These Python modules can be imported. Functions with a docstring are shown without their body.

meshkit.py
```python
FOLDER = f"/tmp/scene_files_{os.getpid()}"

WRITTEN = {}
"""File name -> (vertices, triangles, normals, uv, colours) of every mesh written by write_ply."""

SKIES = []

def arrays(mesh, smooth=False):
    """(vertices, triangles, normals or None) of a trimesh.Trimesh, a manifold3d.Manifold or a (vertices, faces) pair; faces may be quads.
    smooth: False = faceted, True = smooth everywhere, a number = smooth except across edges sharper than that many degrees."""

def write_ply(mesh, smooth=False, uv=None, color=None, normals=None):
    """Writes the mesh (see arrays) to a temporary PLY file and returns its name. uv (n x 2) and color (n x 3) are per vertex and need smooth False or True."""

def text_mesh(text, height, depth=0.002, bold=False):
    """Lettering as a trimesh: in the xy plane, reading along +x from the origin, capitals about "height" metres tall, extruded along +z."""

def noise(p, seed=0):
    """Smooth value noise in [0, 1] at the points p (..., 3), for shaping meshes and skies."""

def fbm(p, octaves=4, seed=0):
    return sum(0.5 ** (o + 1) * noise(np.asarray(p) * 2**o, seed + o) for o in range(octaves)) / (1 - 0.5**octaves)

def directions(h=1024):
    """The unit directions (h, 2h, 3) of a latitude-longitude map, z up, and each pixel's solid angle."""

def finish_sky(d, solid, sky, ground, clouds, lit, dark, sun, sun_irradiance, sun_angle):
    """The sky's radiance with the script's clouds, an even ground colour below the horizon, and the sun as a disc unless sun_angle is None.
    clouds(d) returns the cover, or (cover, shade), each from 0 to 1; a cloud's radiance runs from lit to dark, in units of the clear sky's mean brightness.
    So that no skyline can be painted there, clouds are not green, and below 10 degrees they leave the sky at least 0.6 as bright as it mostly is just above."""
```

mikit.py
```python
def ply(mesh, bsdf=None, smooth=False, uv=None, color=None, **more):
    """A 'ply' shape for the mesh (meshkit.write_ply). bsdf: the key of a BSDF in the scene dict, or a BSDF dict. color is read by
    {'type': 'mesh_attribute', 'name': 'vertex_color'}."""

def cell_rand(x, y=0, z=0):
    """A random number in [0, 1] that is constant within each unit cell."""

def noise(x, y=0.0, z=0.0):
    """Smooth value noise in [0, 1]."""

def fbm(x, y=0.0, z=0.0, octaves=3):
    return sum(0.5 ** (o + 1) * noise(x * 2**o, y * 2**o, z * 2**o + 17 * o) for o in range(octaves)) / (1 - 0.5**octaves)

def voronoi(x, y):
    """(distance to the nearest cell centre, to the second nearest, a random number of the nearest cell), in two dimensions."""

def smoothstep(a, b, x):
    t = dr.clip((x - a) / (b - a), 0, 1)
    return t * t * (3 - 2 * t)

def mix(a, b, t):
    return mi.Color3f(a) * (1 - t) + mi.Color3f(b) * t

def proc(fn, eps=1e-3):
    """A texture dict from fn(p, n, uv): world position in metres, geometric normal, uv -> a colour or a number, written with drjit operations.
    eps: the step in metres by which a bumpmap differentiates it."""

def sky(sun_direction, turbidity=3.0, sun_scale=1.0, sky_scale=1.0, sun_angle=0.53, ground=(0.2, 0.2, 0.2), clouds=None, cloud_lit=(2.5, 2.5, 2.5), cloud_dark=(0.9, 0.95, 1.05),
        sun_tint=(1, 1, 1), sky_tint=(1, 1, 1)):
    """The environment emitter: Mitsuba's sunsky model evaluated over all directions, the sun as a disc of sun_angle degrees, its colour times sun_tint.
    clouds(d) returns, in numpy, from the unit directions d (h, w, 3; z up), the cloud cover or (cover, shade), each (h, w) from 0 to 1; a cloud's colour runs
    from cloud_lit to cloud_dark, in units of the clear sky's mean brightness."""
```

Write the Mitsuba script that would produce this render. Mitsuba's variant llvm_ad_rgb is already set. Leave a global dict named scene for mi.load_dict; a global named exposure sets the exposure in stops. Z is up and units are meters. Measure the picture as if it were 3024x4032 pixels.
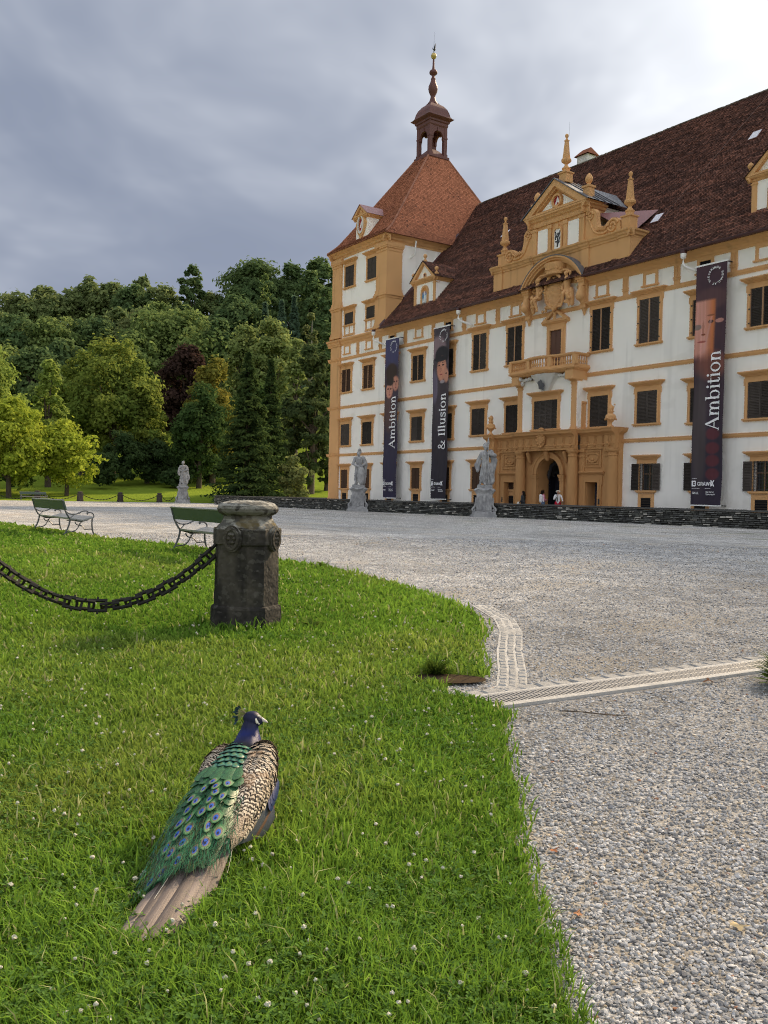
import math
import numpy as np
import trimesh
import manifold3d as m3
import drjit as dr
import mitsuba as mi
import mikit, meshkit
from mikit import proc, ply, noise, fbm, smoothstep, mix, voronoi, cell_rand
from shapely.geometry import Polygon, box as sbox, Point, LineString, MultiPoint
from shapely.ops import unary_union
from shapely import affinity

T = mi.ScalarTransform4f
scene, labels = {}, {}
exposure = 2.7

# ------------------------------------------------------------------ camera, light
EYE = 1.5
YAW, PITCH, ROLL = math.radians(33.7), math.radians(-1.0), math.radians(1.2)
fwd = np.array([-math.cos(YAW) * math.cos(PITCH), math.sin(YAW) * math.cos(PITCH), math.sin(PITCH)])
rgt = np.array([math.sin(YAW), math.cos(YAW), 0.0])
upv = np.cross(rgt, fwd)
up2 = -rgt * math.sin(ROLL) + upv * math.cos(ROLL)
scene['camera'] = {'type': 'perspective', 'fov': 2 * math.degrees(math.atan(1512 / 3600)), 'fov_axis': 'x', 'near_clip': 0.05, 'far_clip': 3000.0,
                   'to_world': T().look_at(origin=[0, 0, EYE], target=[float(v) for v in (np.array([0, 0, EYE]) + fwd)], up=[float(v) for v in up2])}
SAZ, SEL = math.radians(72), math.radians(33)
SUN = np.array([-math.cos(SAZ) * math.cos(SEL), math.sin(SAZ) * math.cos(SEL), math.sin(SEL)])


def clouds(d):
    z = np.maximum(d[..., 2], 0.0) + 0.34
    p = np.stack([d[..., 0] / z, d[..., 1] / z, z * 0], -1)
    warp = meshkit.fbm(p * 1.3 + 7.0, 4, 5) - 0.5
    warp2 = meshkit.fbm(p * 1.3 + 27.0, 4, 6) - 0.5
    q = p + np.stack([0.42 * warp, 0.42 * warp2, warp * 0], -1)
    big = meshkit.fbm(q * 0.9 + np.array([21.35, 25.32, 0]), 2, 11) - 0.5
    mid = meshkit.fbm(q * 2.6 + 20.33, 3, 23) - 0.5
    lump = 0.5 - np.abs(meshkit.fbm(q * 5.0 + 1.7, 4, 47) - 0.5) * 4
    wisp = meshkit.fbm(q * 9.5 + 9.7, 4, 31) - 0.5
    ang = np.degrees(np.arccos(np.clip(d @ SUN, -1, 1)))
    body = 0.80 * big + 0.85 * mid - 0.10 * (lump - 0.1) + 0.60 * wisp
    side = d[..., 0] * 0.95 + d[..., 1] * 0.30
    shade = 0.60 - 0.34 * side + 1.18 * body
    shade = 0.98 - 0.20 * np.logaddexp(0, (0.98 - shade) / 0.20)
    shade = 0.08 + np.logaddexp(0, (shade - 0.08) / 0.08) * 0.08
    rim = 1.45 * np.exp(-(ang / 16.0) ** 2) + (1.5 * mid + 1.3 * wisp) * np.exp(-(ang / 24.0) ** 2)
    glow = 0.30 * np.exp(-(ang / 26.0) ** 2) + 0.75 / (1 + np.exp(-(rim - 0.36) / 0.085))
    shade = np.clip(shade, 0, 1) * (1 - np.clip(glow, 0, 1))
    return np.ones_like(shade), shade


scene['sky'] = mikit.sky([float(v) for v in SUN], turbidity=4.0, sun_scale=0.75, sky_scale=1.0, sun_angle=5.0, clouds=clouds,
                         cloud_lit=(2.28, 2.32, 2.36), cloud_dark=(0.345, 0.42, 0.60), sun_tint=(1.0, 0.96, 0.88))
labels['sky'] = {'kind': 'structure', 'label': 'cloudy sky, blue grey on the left and bright near the hidden sun on the right'}

# ------------------------------------------------------------------ materials
def rgb(*c):
    return {'type': 'rgb', 'value': [float(x) for x in c]}


def diffuse(name, tex):
    scene[name] = {'type': 'twosided', 'bsdf': {'type': 'diffuse', 'reflectance': tex}}
    return name


def princ(name, tex, rough=0.6, **more):
    scene[name] = {'type': 'twosided', 'bsdf': {'type': 'principled', 'base_color': tex, 'roughness': rough, **more}}
    return name


VC = {'type': 'mesh_attribute', 'name': 'vertex_color'}
diffuse('m_vertex', VC)
princ('m_vertex_gloss', VC, 0.45, specular=0.4)


def plaster(base, amp, streak):
    base = tuple(base)

    def fn(p, n, uv):
        a = fbm(p.x * 0.35, p.y * 0.35, p.z * 0.35, 3)
        b = noise(p.x * 7, p.y * 7, p.z * 7)
        s = fbm(p.x * 2.2, p.y * 2.2, p.z * 0.16, 3)
        k = 1 + amp * (a - 0.5) + 0.10 * amp * (b - 0.5) - streak * smoothstep(0.55, 0.85, s)
        return mi.Color3f(*base) * k
    return proc(fn)


def bumped(name, tex, scale, freq, kind='princ', rough=0.8):
    def h(p, n, uv):
        return fbm(p.x * freq, p.y * freq, p.z * freq, 3)
    inner = {'type': 'principled', 'base_color': tex, 'roughness': rough, 'specular': 0.3}
    scene[name] = {'type': 'twosided', 'bsdf': {'type': 'bumpmap', 'bump': proc(h, 0.01), 'scale': scale, 'bsdf': inner}}
    return name


def white_fn(p, n, uv):
    a = fbm(p.x * .35, p.y * .35, p.z * .35, 3)
    b = noise(p.x * 7, p.y * 7, p.z * 7)
    s = fbm(p.x * 2.4, p.y * 2.4, p.z * .14, 3)
    t = fbm(p.x * .9 + 8, p.y * .9, p.z * .9, 4)
    k = 1 + .12 * (a - .5) + .015 * (b - .5) - .13 * smoothstep(.54, .80, s)
    c = mi.Color3f(.83, .81, .765) * k
    c = mix(c, (.60, .58, .53), smoothstep(.60, .72, t) * .22)
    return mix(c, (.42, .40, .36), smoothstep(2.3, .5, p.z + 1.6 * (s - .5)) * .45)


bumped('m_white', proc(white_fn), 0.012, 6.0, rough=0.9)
bumped('m_ochre', plaster((0.58, 0.33, 0.148), 0.24, 0.20), 0.010, 8.0, rough=0.85)
bumped('m_portal', plaster((0.46, 0.245, 0.100), 0.24, 0.18), 0.012, 9.0, rough=0.85)
princ('m_shutter', plaster((0.052, 0.043, 0.037), 0.8, 0.2), 0.75, specular=0.15)
princ('m_shutter_brown', plaster((0.070, 0.040, 0.026), 0.8, 0.2), 0.75, specular=0.15)
princ('m_wood', plaster((0.34, 0.19, 0.10), 0.3, 0.1), 0.6)
princ('m_redmetal', plaster((0.115, 0.042, 0.034), 0.5, 0.2), 0.55, specular=0.4)
princ('m_redsheet', plaster((0.26, 0.125, 0.125), 0.4, 0.15), 0.42, specular=0.5)
princ('m_greysheet', plaster((0.10, 0.105, 0.12), 0.4, 0.15), 0.45, specular=0.4)
princ('m_gutter', rgb(0.060, 0.020, 0.022), 0.4)
princ('m_iron', plaster((0.030, 0.031, 0.034), 0.5, 0.1), 0.5, specular=0.4)
princ('m_chain', plaster((0.020, 0.019, 0.018), 0.9, 0.2), 0.75, specular=0.25)
princ('m_whitepaint', rgb(0.75, 0.75, 0.74), 0.4)
princ('m_stucco', plaster((0.62, 0.62, 0.60), 0.35, 0.2), 0.8)
princ('m_gold', rgb(0.55, 0.42, 0.16), 0.35, metallic=0.7)
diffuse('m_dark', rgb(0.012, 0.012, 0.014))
diffuse('m_passage', rgb(0.22, 0.21, 0.20))
princ('m_glass', rgb(0.02, 0.022, 0.026), 0.12, specular=0.6)
princ('m_paleglass', rgb(0.60, 0.60, 0.66), 0.25, specular=0.6)
princ('m_red', rgb(0.30, 0.02, 0.025), 0.5)
princ('m_blue', rgb(0.10, 0.22, 0.45), 0.5)


def statue_fn(p, n, uv):
    a = fbm(p.x * 2.3, p.y * 2.3, p.z * 2.3, 3)
    b = fbm(p.x * 11, p.y * 11, p.z * 5, 3)
    return mix((0.235, 0.237, 0.245), (0.40, 0.40, 0.40), smoothstep(0.3, 0.7, 0.5 * a + 0.5 * b))


bumped('m_statue', proc(statue_fn), 0.02, 14.0, rough=0.9)


def pillar_fn(p, n, uv):
    a = fbm(p.x * 4.0, p.y * 4.0, p.z * 2.2, 4)
    b = fbm(p.x * 23, p.y * 23, p.z * 17, 3)
    s = fbm(p.x * 9, p.y * 9, p.z * 0.9, 3)
    base = mix((0.017, 0.016, 0.015), (0.066, 0.059, 0.048), smoothstep(0.35, 0.68, a * 0.6 + s * 0.4))
    base = base * (0.65 + 0.7 * b)
    up = smoothstep(0.15, 0.65, n.z)
    lich = smoothstep(0.50, 0.60, fbm(p.x * 13 + 5, p.y * 13, p.z * 13, 4))
    lich2 = smoothstep(0.62, 0.66, fbm(p.x * 21 + 15, p.y * 21, p.z * 21, 3))
    top = mix((0.085, 0.083, 0.074), (0.27, 0.265, 0.235), smoothstep(0.38, 0.6, fbm(p.x * 17, p.y * 17 + 3, p.z * 17, 4)))
    hi = smoothstep(1.08, 1.20, p.z + 0.06 * a)
    base = mix(base, (0.22, 0.215, 0.19), lich * hi * 0.45 + lich2 * 0.12)
    moss = smoothstep(0.55, 0.62, fbm(p.x * 6 + 2, p.y * 6, p.z * 6, 3)) * up * hi * (1 - smoothstep(1.28, 1.34, p.z))
    out = mix(base, top, up * hi)
    return mix(out, (0.10, 0.075, 0.025), moss * 0.75)


bumped('m_pillar', proc(pillar_fn), 0.016, 34.0, rough=0.95)


# ------------------------------------------------------------------ helpers
class MB:
    """Collects pieces into one mesh."""

    def __init__(self):
        self.v, self.f, self.c, self.n = [], [], [], 0

    def add(self, v, f, c=None):
        v = np.asarray(v, float).reshape(-1, 3)
        f = np.asarray(f, int)
        if f.shape[1] == 4:
            f = np.vstack([f[:, [0, 1, 2]], f[:, [0, 2, 3]]])
        self.v.append(v)
        self.f.append(f + self.n)
        self.n += len(v)
        if c is not None:
            self.c.append(np.broadcast_to(np.asarray(c, float), (len(v), 3)))
        return self

    def mesh(self, m, c=None):
        if hasattr(m, 'to_mesh'):
            q = m.to_mesh()
            return self.add(q.vert_properties[:, :3], q.tri_verts, c)
        return self.add(m.vertices, m.faces, c)

    def box(self, x0, x1, y0, y1, z0, z1, c=None):
        return self.add(BOXV * [x1 - x0, y1 - y0, z1 - z0] + [x0, y0, z0], BOXF, c)

    def obox(self, ctr, ax, ay, az, c=None):
        m = np.array([ax, ay, az], float)
        return self.add((BOXV * 2 - 1) @ m + np.asarray(ctr, float), BOXF, c)

    def poly(self, pg, y0, y1, c=None):
        """shapely polygon in (x, z), extruded from y0 to y1"""
        for g in getattr(pg, 'geoms', [pg]):
            if g.area < 1e-8:
                continue
            m = trimesh.creation.extrude_polygon(g, 1.0, engine='earcut')
            v = m.vertices
            self.add(np.stack([v[:, 0], y1 + (y0 - y1) * v[:, 2], v[:, 1]], 1), m.faces, c)
        return self

    def sweepx(self, prof, x0, x1, D, c=None):
        """profile [(projection, z)...] of a wall at y = D, swept along x"""
        g = Polygon(prof)
        m = trimesh.creation.extrude_polygon(g if g.is_valid else g.buffer(0), 1.0, engine='earcut')
        v = m.vertices
        return self.add(np.stack([x0 + (x1 - x0) * v[:, 2], D - v[:, 0], v[:, 1]], 1), m.faces[:, ::-1], c)

    def sweepy(self, prof, y0, y1, X, s=1, c=None):
        """the same on a wall facing +x (s=1) at x = X, swept along y"""
        m = trimesh.creation.extrude_polygon(Polygon(prof), 1.0, engine='earcut')
        v = m.vertices
        return self.add(np.stack([X + s * v[:, 0], y0 + (y1 - y0) * v[:, 2], v[:, 1]], 1), m.faces, c)

    def lathe(self, prof, ctr, n=16, sq=False, rot=0.0, c=None):
        p = np.asarray(prof, float)
        a = np.arange(n) * 2 * np.pi / n + rot
        k = len(p)
        v = np.stack([p[:, None, 0] * np.cos(a), p[:, None, 0] * np.sin(a), np.broadcast_to(p[:, 1:2], (k, n))], -1).reshape(-1, 3)
        i, j = np.meshgrid(np.arange(k - 1), np.arange(n), indexing='ij')
        q = np.stack([i * n + j, i * n + (j + 1) % n, (i + 1) * n + (j + 1) % n, (i + 1) * n + j], -1).reshape(-1, 4)
        f = np.vstack([q[:, [0, 1, 2]], q[:, [0, 2, 3]]])
        v = np.vstack([v, [[0, 0, p[0, 1]], [0, 0, p[-1, 1]]]])
        jj = np.arange(n)
        f = np.vstack([f, np.stack([jj * 0 + k * n, (jj + 1) % n, jj], 1), np.stack([jj * 0 + k * n + 1, (k - 1) * n + jj, (k - 1) * n + (jj + 1) % n], 1)])
        return self.add(v + np.asarray(ctr, float), f, c)

    def tube(self, pts, r, sides=6, c=None, caps=True):
        p = np.asarray(pts, float)
        r = np.broadcast_to(np.asarray(r, float), (len(p),))
        t = np.gradient(p, axis=0)
        t /= np.linalg.norm(t, axis=1, keepdims=True) + 1e-12
        ref = np.array([0, 0, 1.0]) if abs(t[:, 2]).mean() < 0.8 else np.array([1.0, 0.2, 0])
        a = np.cross(t, ref)
        a /= np.linalg.norm(a, axis=1, keepdims=True) + 1e-12
        b = np.cross(t, a)
        an = np.arange(sides) * 2 * np.pi / sides
        v = p[:, None] + r[:, None, None] * (np.cos(an)[None, :, None] * a[:, None] + np.sin(an)[None, :, None] * b[:, None])
        i, j = np.meshgrid(np.arange(len(p) - 1), np.arange(sides), indexing='ij')
        q = np.stack([i * sides + j, i * sides + (j + 1) % sides, (i + 1) * sides + (j + 1) % sides, (i + 1) * sides + j], -1).reshape(-1, 4)
        v = v.reshape(-1, 3)
        f = np.vstack([q[:, [0, 1, 2]], q[:, [0, 2, 3]]])
        if caps:
            m = len(v)
            v = np.vstack([v, p[:1], p[-1:]])
            s = np.arange(sides)
            f = np.vstack([f, np.stack([s * 0 + m, (s + 1) % sides, s], 1), np.stack([s * 0 + m + 1, m - sides + s, m - sides + (s + 1) % sides], 1)])
        return self.add(v, f, c)

    def get(self):
        return np.vstack(self.v), np.vstack(self.f)

    def col(self):
        return np.vstack(self.c)

    def moved(self, M):
        M = np.asarray(M, float)
        self.v = [v @ M[:3, :3].T + M[:3, 3] for v in self.v]
        return self


BOXV = np.array([[0, 0, 0], [1, 0, 0], [1, 1, 0], [0, 1, 0], [0, 0, 1], [1, 0, 1], [1, 1, 1], [0, 1, 1]], float)
BOXF = np.array([[0, 3, 2], [0, 2, 1], [4, 5, 6], [4, 6, 7], [0, 1, 5], [0, 5, 4], [1, 2, 6], [1, 6, 5], [2, 3, 7], [2, 7, 6], [3, 0, 4], [3, 4, 7]])
_used = {}


def key(name, parent=None):
    k = name if parent is None else parent + '__' + name
    n = _used.get(k, -1) + 1
    _used[k] = n
    return k if n == 0 else '%s_%03d' % (k, n)


def put(name, mb, mat, parent=None, smooth=False, label=None, cat=None, group=None, kind=None, color=None):
    k = key(name, parent)
    if isinstance(mb, MB):
        if color is None and mb.c and len(mb.c) == len(mb.v):
            color = mb.col()
        mb = mb.get()
    if color is not None:
        smooth = bool(smooth)
    scene[k] = ply(mb, mat, smooth=smooth, color=color)
    tag(k, label, cat, group, kind)
    return k


def tag(k, label=None, cat=None, group=None, kind=None):
    d = {a: b for a, b in (('label', label), ('category', cat), ('group', group), ('kind', kind)) if b}
    if d:
        labels[k] = {**labels.get(k, {}), **d}


def thing(name, label, cat, group=None):
    k = key(name)
    tag(k, label, cat, group)
    return k


def unit(v):
    v = np.asarray(v, float)
    return v / (np.linalg.norm(v, axis=-1, keepdims=True) + 1e-12)


def rotz(a):
    c, s = math.cos(a), math.sin(a)
    return np.array([[c, -s, 0], [s, c, 0], [0, 0, 1.0]])


def affine(R=np.eye(3), t=(0, 0, 0), s=1.0):
    M = np.eye(4)
    M[:3, :3] = np.asarray(R) * s
    M[:3, 3] = t
    return M


def ball(c, r, seg=12):
    c = np.asarray(c, float)
    r = np.broadcast_to(np.asarray(r, float), (3,))
    return m3.Manifold.sphere(1.0, seg).scale([float(x) for x in r]).translate([float(x) for x in c])


def bone(a, ra, b, rb, seg=12):
    return m3.Manifold.batch_hull([ball(a, ra, seg), ball(b, rb, seg)])


def limb(joints, seg=12):
    """joints [(point, radius), ...] as a chain of hulls"""
    return m3.Manifold.batch_boolean([bone(a[0], a[1], b[0], b[1], seg) for a, b in zip(joints[:-1], joints[1:])], m3.OpType.Add)


def fuse(parts, length=None, it=6, lamb=0.5):
    m = m3.Manifold.batch_boolean(parts, m3.OpType.Add)
    if length:
        m = m.refine_to_length(length)
    q = m.to_mesh()
    t = trimesh.Trimesh(q.vert_properties[:, :3], q.tri_verts, process=True)
    if it:
        trimesh.smoothing.filter_taubin(t, lamb=lamb, nu=lamb + 0.03, iterations=it)
    return t


def displaced(t, amp, freq, seed=0, stretch=(1, 1, 1)):
    v = np.array(t.vertices)
    n = np.array(t.vertex_normals)
    k = meshkit.fbm(v * freq * np.asarray(stretch), 3, seed) - 0.5
    return trimesh.Trimesh(v + n * (k * 2 * amp)[:, None], t.faces, process=False)


_ZR = [0, 5, 10, 16, 23, 35, 50, 70, 100, 140]
_ZV = [0, .02, .12, .25, .34, .34, .31, .28, .27, .27]


def gz(x, y):
    """height of the ground"""
    r = np.hypot(x, y)
    return np.interp(r, _ZR, _ZV)


# ================================================================== GROUND
def h_hill(x, y):
    r = np.hypot(x, y)
    az = np.degrees(np.arctan2(y, -x))
    rise = np.interp(r, [0, 104, 118, 140, 160, 190, 220, 260, 310, 420, 800], [0, 0, .9, 2.6, 5.5, 14, 25, 42, 54, 62, 66])
    f = np.interp(az, [-70, -25, 8, 22, 40, 80, 110], [0, .75, .92, 1.05, 1.12, .8, 0])
    return .27 + rise * f


def grid_mesh(xs, ys, fz):
    X, Y = np.meshgrid(xs, ys, indexing='ij')
    v = np.stack([X, Y, fz(X, Y)], -1).reshape(-1, 3)
    n, m = len(xs), len(ys)
    i, j = np.meshgrid(np.arange(n - 1), np.arange(m - 1), indexing='ij')
    a = i * m + j
    return v, np.stack([a, a + m, a + m + 1, a + 1], -1).reshape(-1, 4)


def gravel_fn(p, n, uv):
    a = fbm(p.x * .22, p.y * .22, 0.0, 3)
    d1, d2, w = voronoi(p.x * 38, p.y * 38)
    d3, d4, w2 = voronoi(p.x * 90 + 5, p.y * 90)
    t = w * .55 + w2 * .45
    c = mix((0.30, 0.295, 0.285), (0.86, 0.85, 0.82), t * t)
    g2 = fbm(p.x * 6.5, p.y * 6.5, 4.0, 3)
    g3 = noise(p.x * 2.2, p.y * 2.2, 9.0)
    c = c * (.40 + .85 * g2 + .35 * g3)
    track = smoothstep(.52, .66, fbm(p.x * .10 + 2, p.y * .75, 6.0, 3))
    c = c * (1 - .16 * track)
    c = mix(c, (0.42, 0.36, 0.29), smoothstep(0.80, 0.97, cell_rand(p.x * 38, p.y * 38)) * .45)
    dirt = smoothstep(0.56, 0.74, fbm(p.x * .9 + 3, p.y * .9, 2.0, 4))
    c = mix(c, (0.50, 0.45, 0.37), dirt * .55)
    weed = smoothstep(0.63, 0.72, fbm(p.x * .55 + 11, p.y * 1.6, 1.0, 4)) * smoothstep(18.0, 26.0, p.y)
    c = mix(c, (0.13, 0.15, 0.06), weed * .45)
    c = c * (1 - .34 * smoothstep(-10.5, -4.8, p.x + .15 * p.y))  # ground darkened near the path, painted shade for the pebble gaps
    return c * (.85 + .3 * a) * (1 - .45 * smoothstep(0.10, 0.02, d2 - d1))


def gravel_h(p, n, uv):
    d1, d2, w = voronoi(p.x * 38, p.y * 38)
    d3, d4, w2 = voronoi(p.x * 90 + 5, p.y * 90)
    return (1 - d1) * (.4 + .6 * w) + .35 * (1 - d3)


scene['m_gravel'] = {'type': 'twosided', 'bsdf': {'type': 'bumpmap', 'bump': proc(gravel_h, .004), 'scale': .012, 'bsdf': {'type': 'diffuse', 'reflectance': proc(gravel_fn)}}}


def turf_fn(p, n, uv):
    a = fbm(p.x * .5, p.y * .5, 0.0, 3)
    b = fbm(p.x * 9, p.y * 9, 0.0, 3)
    c = fbm(p.x * 45, p.y * 45, 0.0, 2)
    return mix((0.060, 0.105, 0.016), (0.150, 0.215, 0.036), .35 * a + .35 * b + .3 * c)


def turf_h(p, n, uv):
    return fbm(p.x * 30, p.y * 30, 0.0, 3)


scene['m_turf'] = {'type': 'twosided', 'bsdf': {'type': 'bumpmap', 'bump': proc(turf_h, .01), 'scale': .03, 'bsdf': {'type': 'diffuse', 'reflectance': proc(turf_fn)}}}


def park_fn(p, n, uv):
    a = fbm(p.x * .09, p.y * .09, 0.0, 3)
    b = fbm(p.x * .8, p.y * .8, 0.0, 4)
    c = mix((0.100, 0.155, 0.018), (0.200, 0.265, 0.036), .5 * a + .5 * b)
    return mix(c, (.05, .06, .02), smoothstep(9.0, 16.0, p.z) * .8)


diffuse('m_park', proc(park_fn))
gax = np.concatenate([np.arange(-98.2, -24, 1.4), np.arange(-24, 8, .4), np.arange(8, 62, 3.)])
gay = np.concatenate([np.arange(-40, -3, 3.), np.arange(-3, 12, .4), np.arange(12, 66, 1.6)])
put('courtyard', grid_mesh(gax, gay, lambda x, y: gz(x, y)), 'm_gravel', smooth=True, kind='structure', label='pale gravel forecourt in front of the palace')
tx = np.concatenate([np.arange(-900, -320, 30.), np.arange(-320, -97, 4.), np.arange(-97, 150, 12.), np.arange(150, 900, 50.)])
ty = np.concatenate([np.arange(-900, -120, 40.), np.arange(-120, 330, 5.), np.arange(330, 900, 40.)])


def terr(x, y):
    z = h_hill(x, y)
    inside = (x > -97.5) & (x < 60) & (y > -39) & (y < 64)
    pal_in = (x > -76) & (x < 70) & (y > 44)
    z = np.where(pal_in & (z > .2), np.minimum(z, .25), z)
    return np.where(inside, gz(x, y) - .25, z)


put('park_lawn', grid_mesh(tx, ty, terr), 'm_park', smooth=True, kind='structure', label='park lawn rising to the wooded hill behind the courtyard')

LAWN = [(-60, 6.3), (-45, 6.25), (-32.1, 6.25), (-27.5, 6.45), (-24.0, 6.55), (-22.0, 6.6), (-20.6, 7.1), (-19.0, 7.45), (-17.5, 7.6), (-14.9, 7.75), (-13.6, 7.95), (-11.87, 7.69), (-10.28, 7.43), (-9.07, 7.14), (-8.06, 6.68), (-7.38, 6.28),
        (-6.59, 5.55), (-5.92, 5.02), (-5.55, 4.72), (-5.50, 4.40), (-5.38, 4.08), (-4.90, 4.20), (-4.53, 4.06), (-4.24, 3.78), (-3.62, 3.28), (-3.16, 2.96), (-2.62, 2.46), (-2.31, 2.23), (-2.03, 2.0), (-1.84, 1.89), (-1.2, 1.5), (0, .6), (3, -2),
        (12, -9), (12, -38), (-60, -38)]
lawn_pg = Polygon(LAWN)
# fine outline, a little ragged
ring = np.array(lawn_pg.exterior.segmentize(.12).coords)[:-1]
nz = meshkit.fbm(np.stack([ring[:, 0] * 1.7, ring[:, 1] * 1.7, ring[:, 0] * 0], 1), 4, 3) - .5
dirs = np.roll(ring, -1, 0) - np.roll(ring, 1, 0)
nn = unit(np.stack([dirs[:, 1], -dirs[:, 0]], 1))
ring = ring + nn * (nz * .22)[:, None]
lawn_pg = Polygon(ring).buffer(0)
lv, lf = trimesh.creation.triangulate_polygon(lawn_pg, engine='earcut')
# use a clipped grid so that the sheet follows the ground
import shapely


def clip_grid(pg, step):
    x0, y0, x1, y1 = pg.bounds
    mb = MB()
    xs_ = np.arange(x0, x1 + step, step)
    ys_ = np.arange(y0, y1 + step, step)
    for a in xs_[:-1]:
        for b in ys_[:-1]:
            c = sbox(a, b, a + step, b + step)
            if pg.contains(c):
                mb.add([(a, b, 0), (a + step, b, 0), (a + step, b + step, 0), (a, b + step, 0)], [[0, 1, 2, 3]])
            else:
                q = pg.intersection(c)
                for g in getattr(q, 'geoms', [q]):
                    if g.geom_type == 'Polygon' and g.area > 1e-6:
                        v, f = trimesh.creation.triangulate_polygon(g, engine='earcut')
                        mb.add(np.c_[v, np.zeros(len(v))], f)
    v, f = mb.get()
    return v, f


v, f = clip_grid(lawn_pg, 1.5)
v[:, 2] = gz(v[:, 0], v[:, 1]) + .022
m = MB().add(v, f)
r3 = np.c_[ring, gz(ring[:, 0], ring[:, 1])]
k = len(r3)
i = np.arange(k)
m.add(np.vstack([r3 + [0, 0, -.02], r3 + [0, 0, .022]]), np.stack([i, (i + 1) % k, (i + 1) % k + k, i + k], 1))
put('lawn', m, 'm_turf', kind='structure', label='green clover lawn in the foreground, edged by the gravel')

# ---- bare soil in the lawn corner by the drain
soil = Point(-5.62, 4.38).buffer(1, 12)
soil = affinity.rotate(affinity.scale(soil, .30, .16), 55)
sv, sf = trimesh.creation.triangulate_polygon(soil, engine='earcut')
diffuse('m_soil', plaster((.06, .045, .03), .8, .2))
put('bare_soil', (np.c_[sv, gz(sv[:, 0], sv[:, 1]) + .026], sf), 'm_soil', kind='structure', label='patch of bare brown soil at the lawn corner')

# ---- drain channel
DA, DBp = np.array([-5.06, 4.20]), np.array([-4.72, 9.2])
du = unit(DBp - DA)
dn = np.array([du[1], -du[0]])
DR = thing('drain_channel', 'slotted metal drain channel with pale kerbs running across the gravel', 'drain')
bumped('m_concrete', plaster((.34, .335, .32), .45, .25), .01, 30, rough=.9)
princ('m_grate', plaster((.27, .27, .27), .4, .2), .6, metallic=.2)


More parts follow.
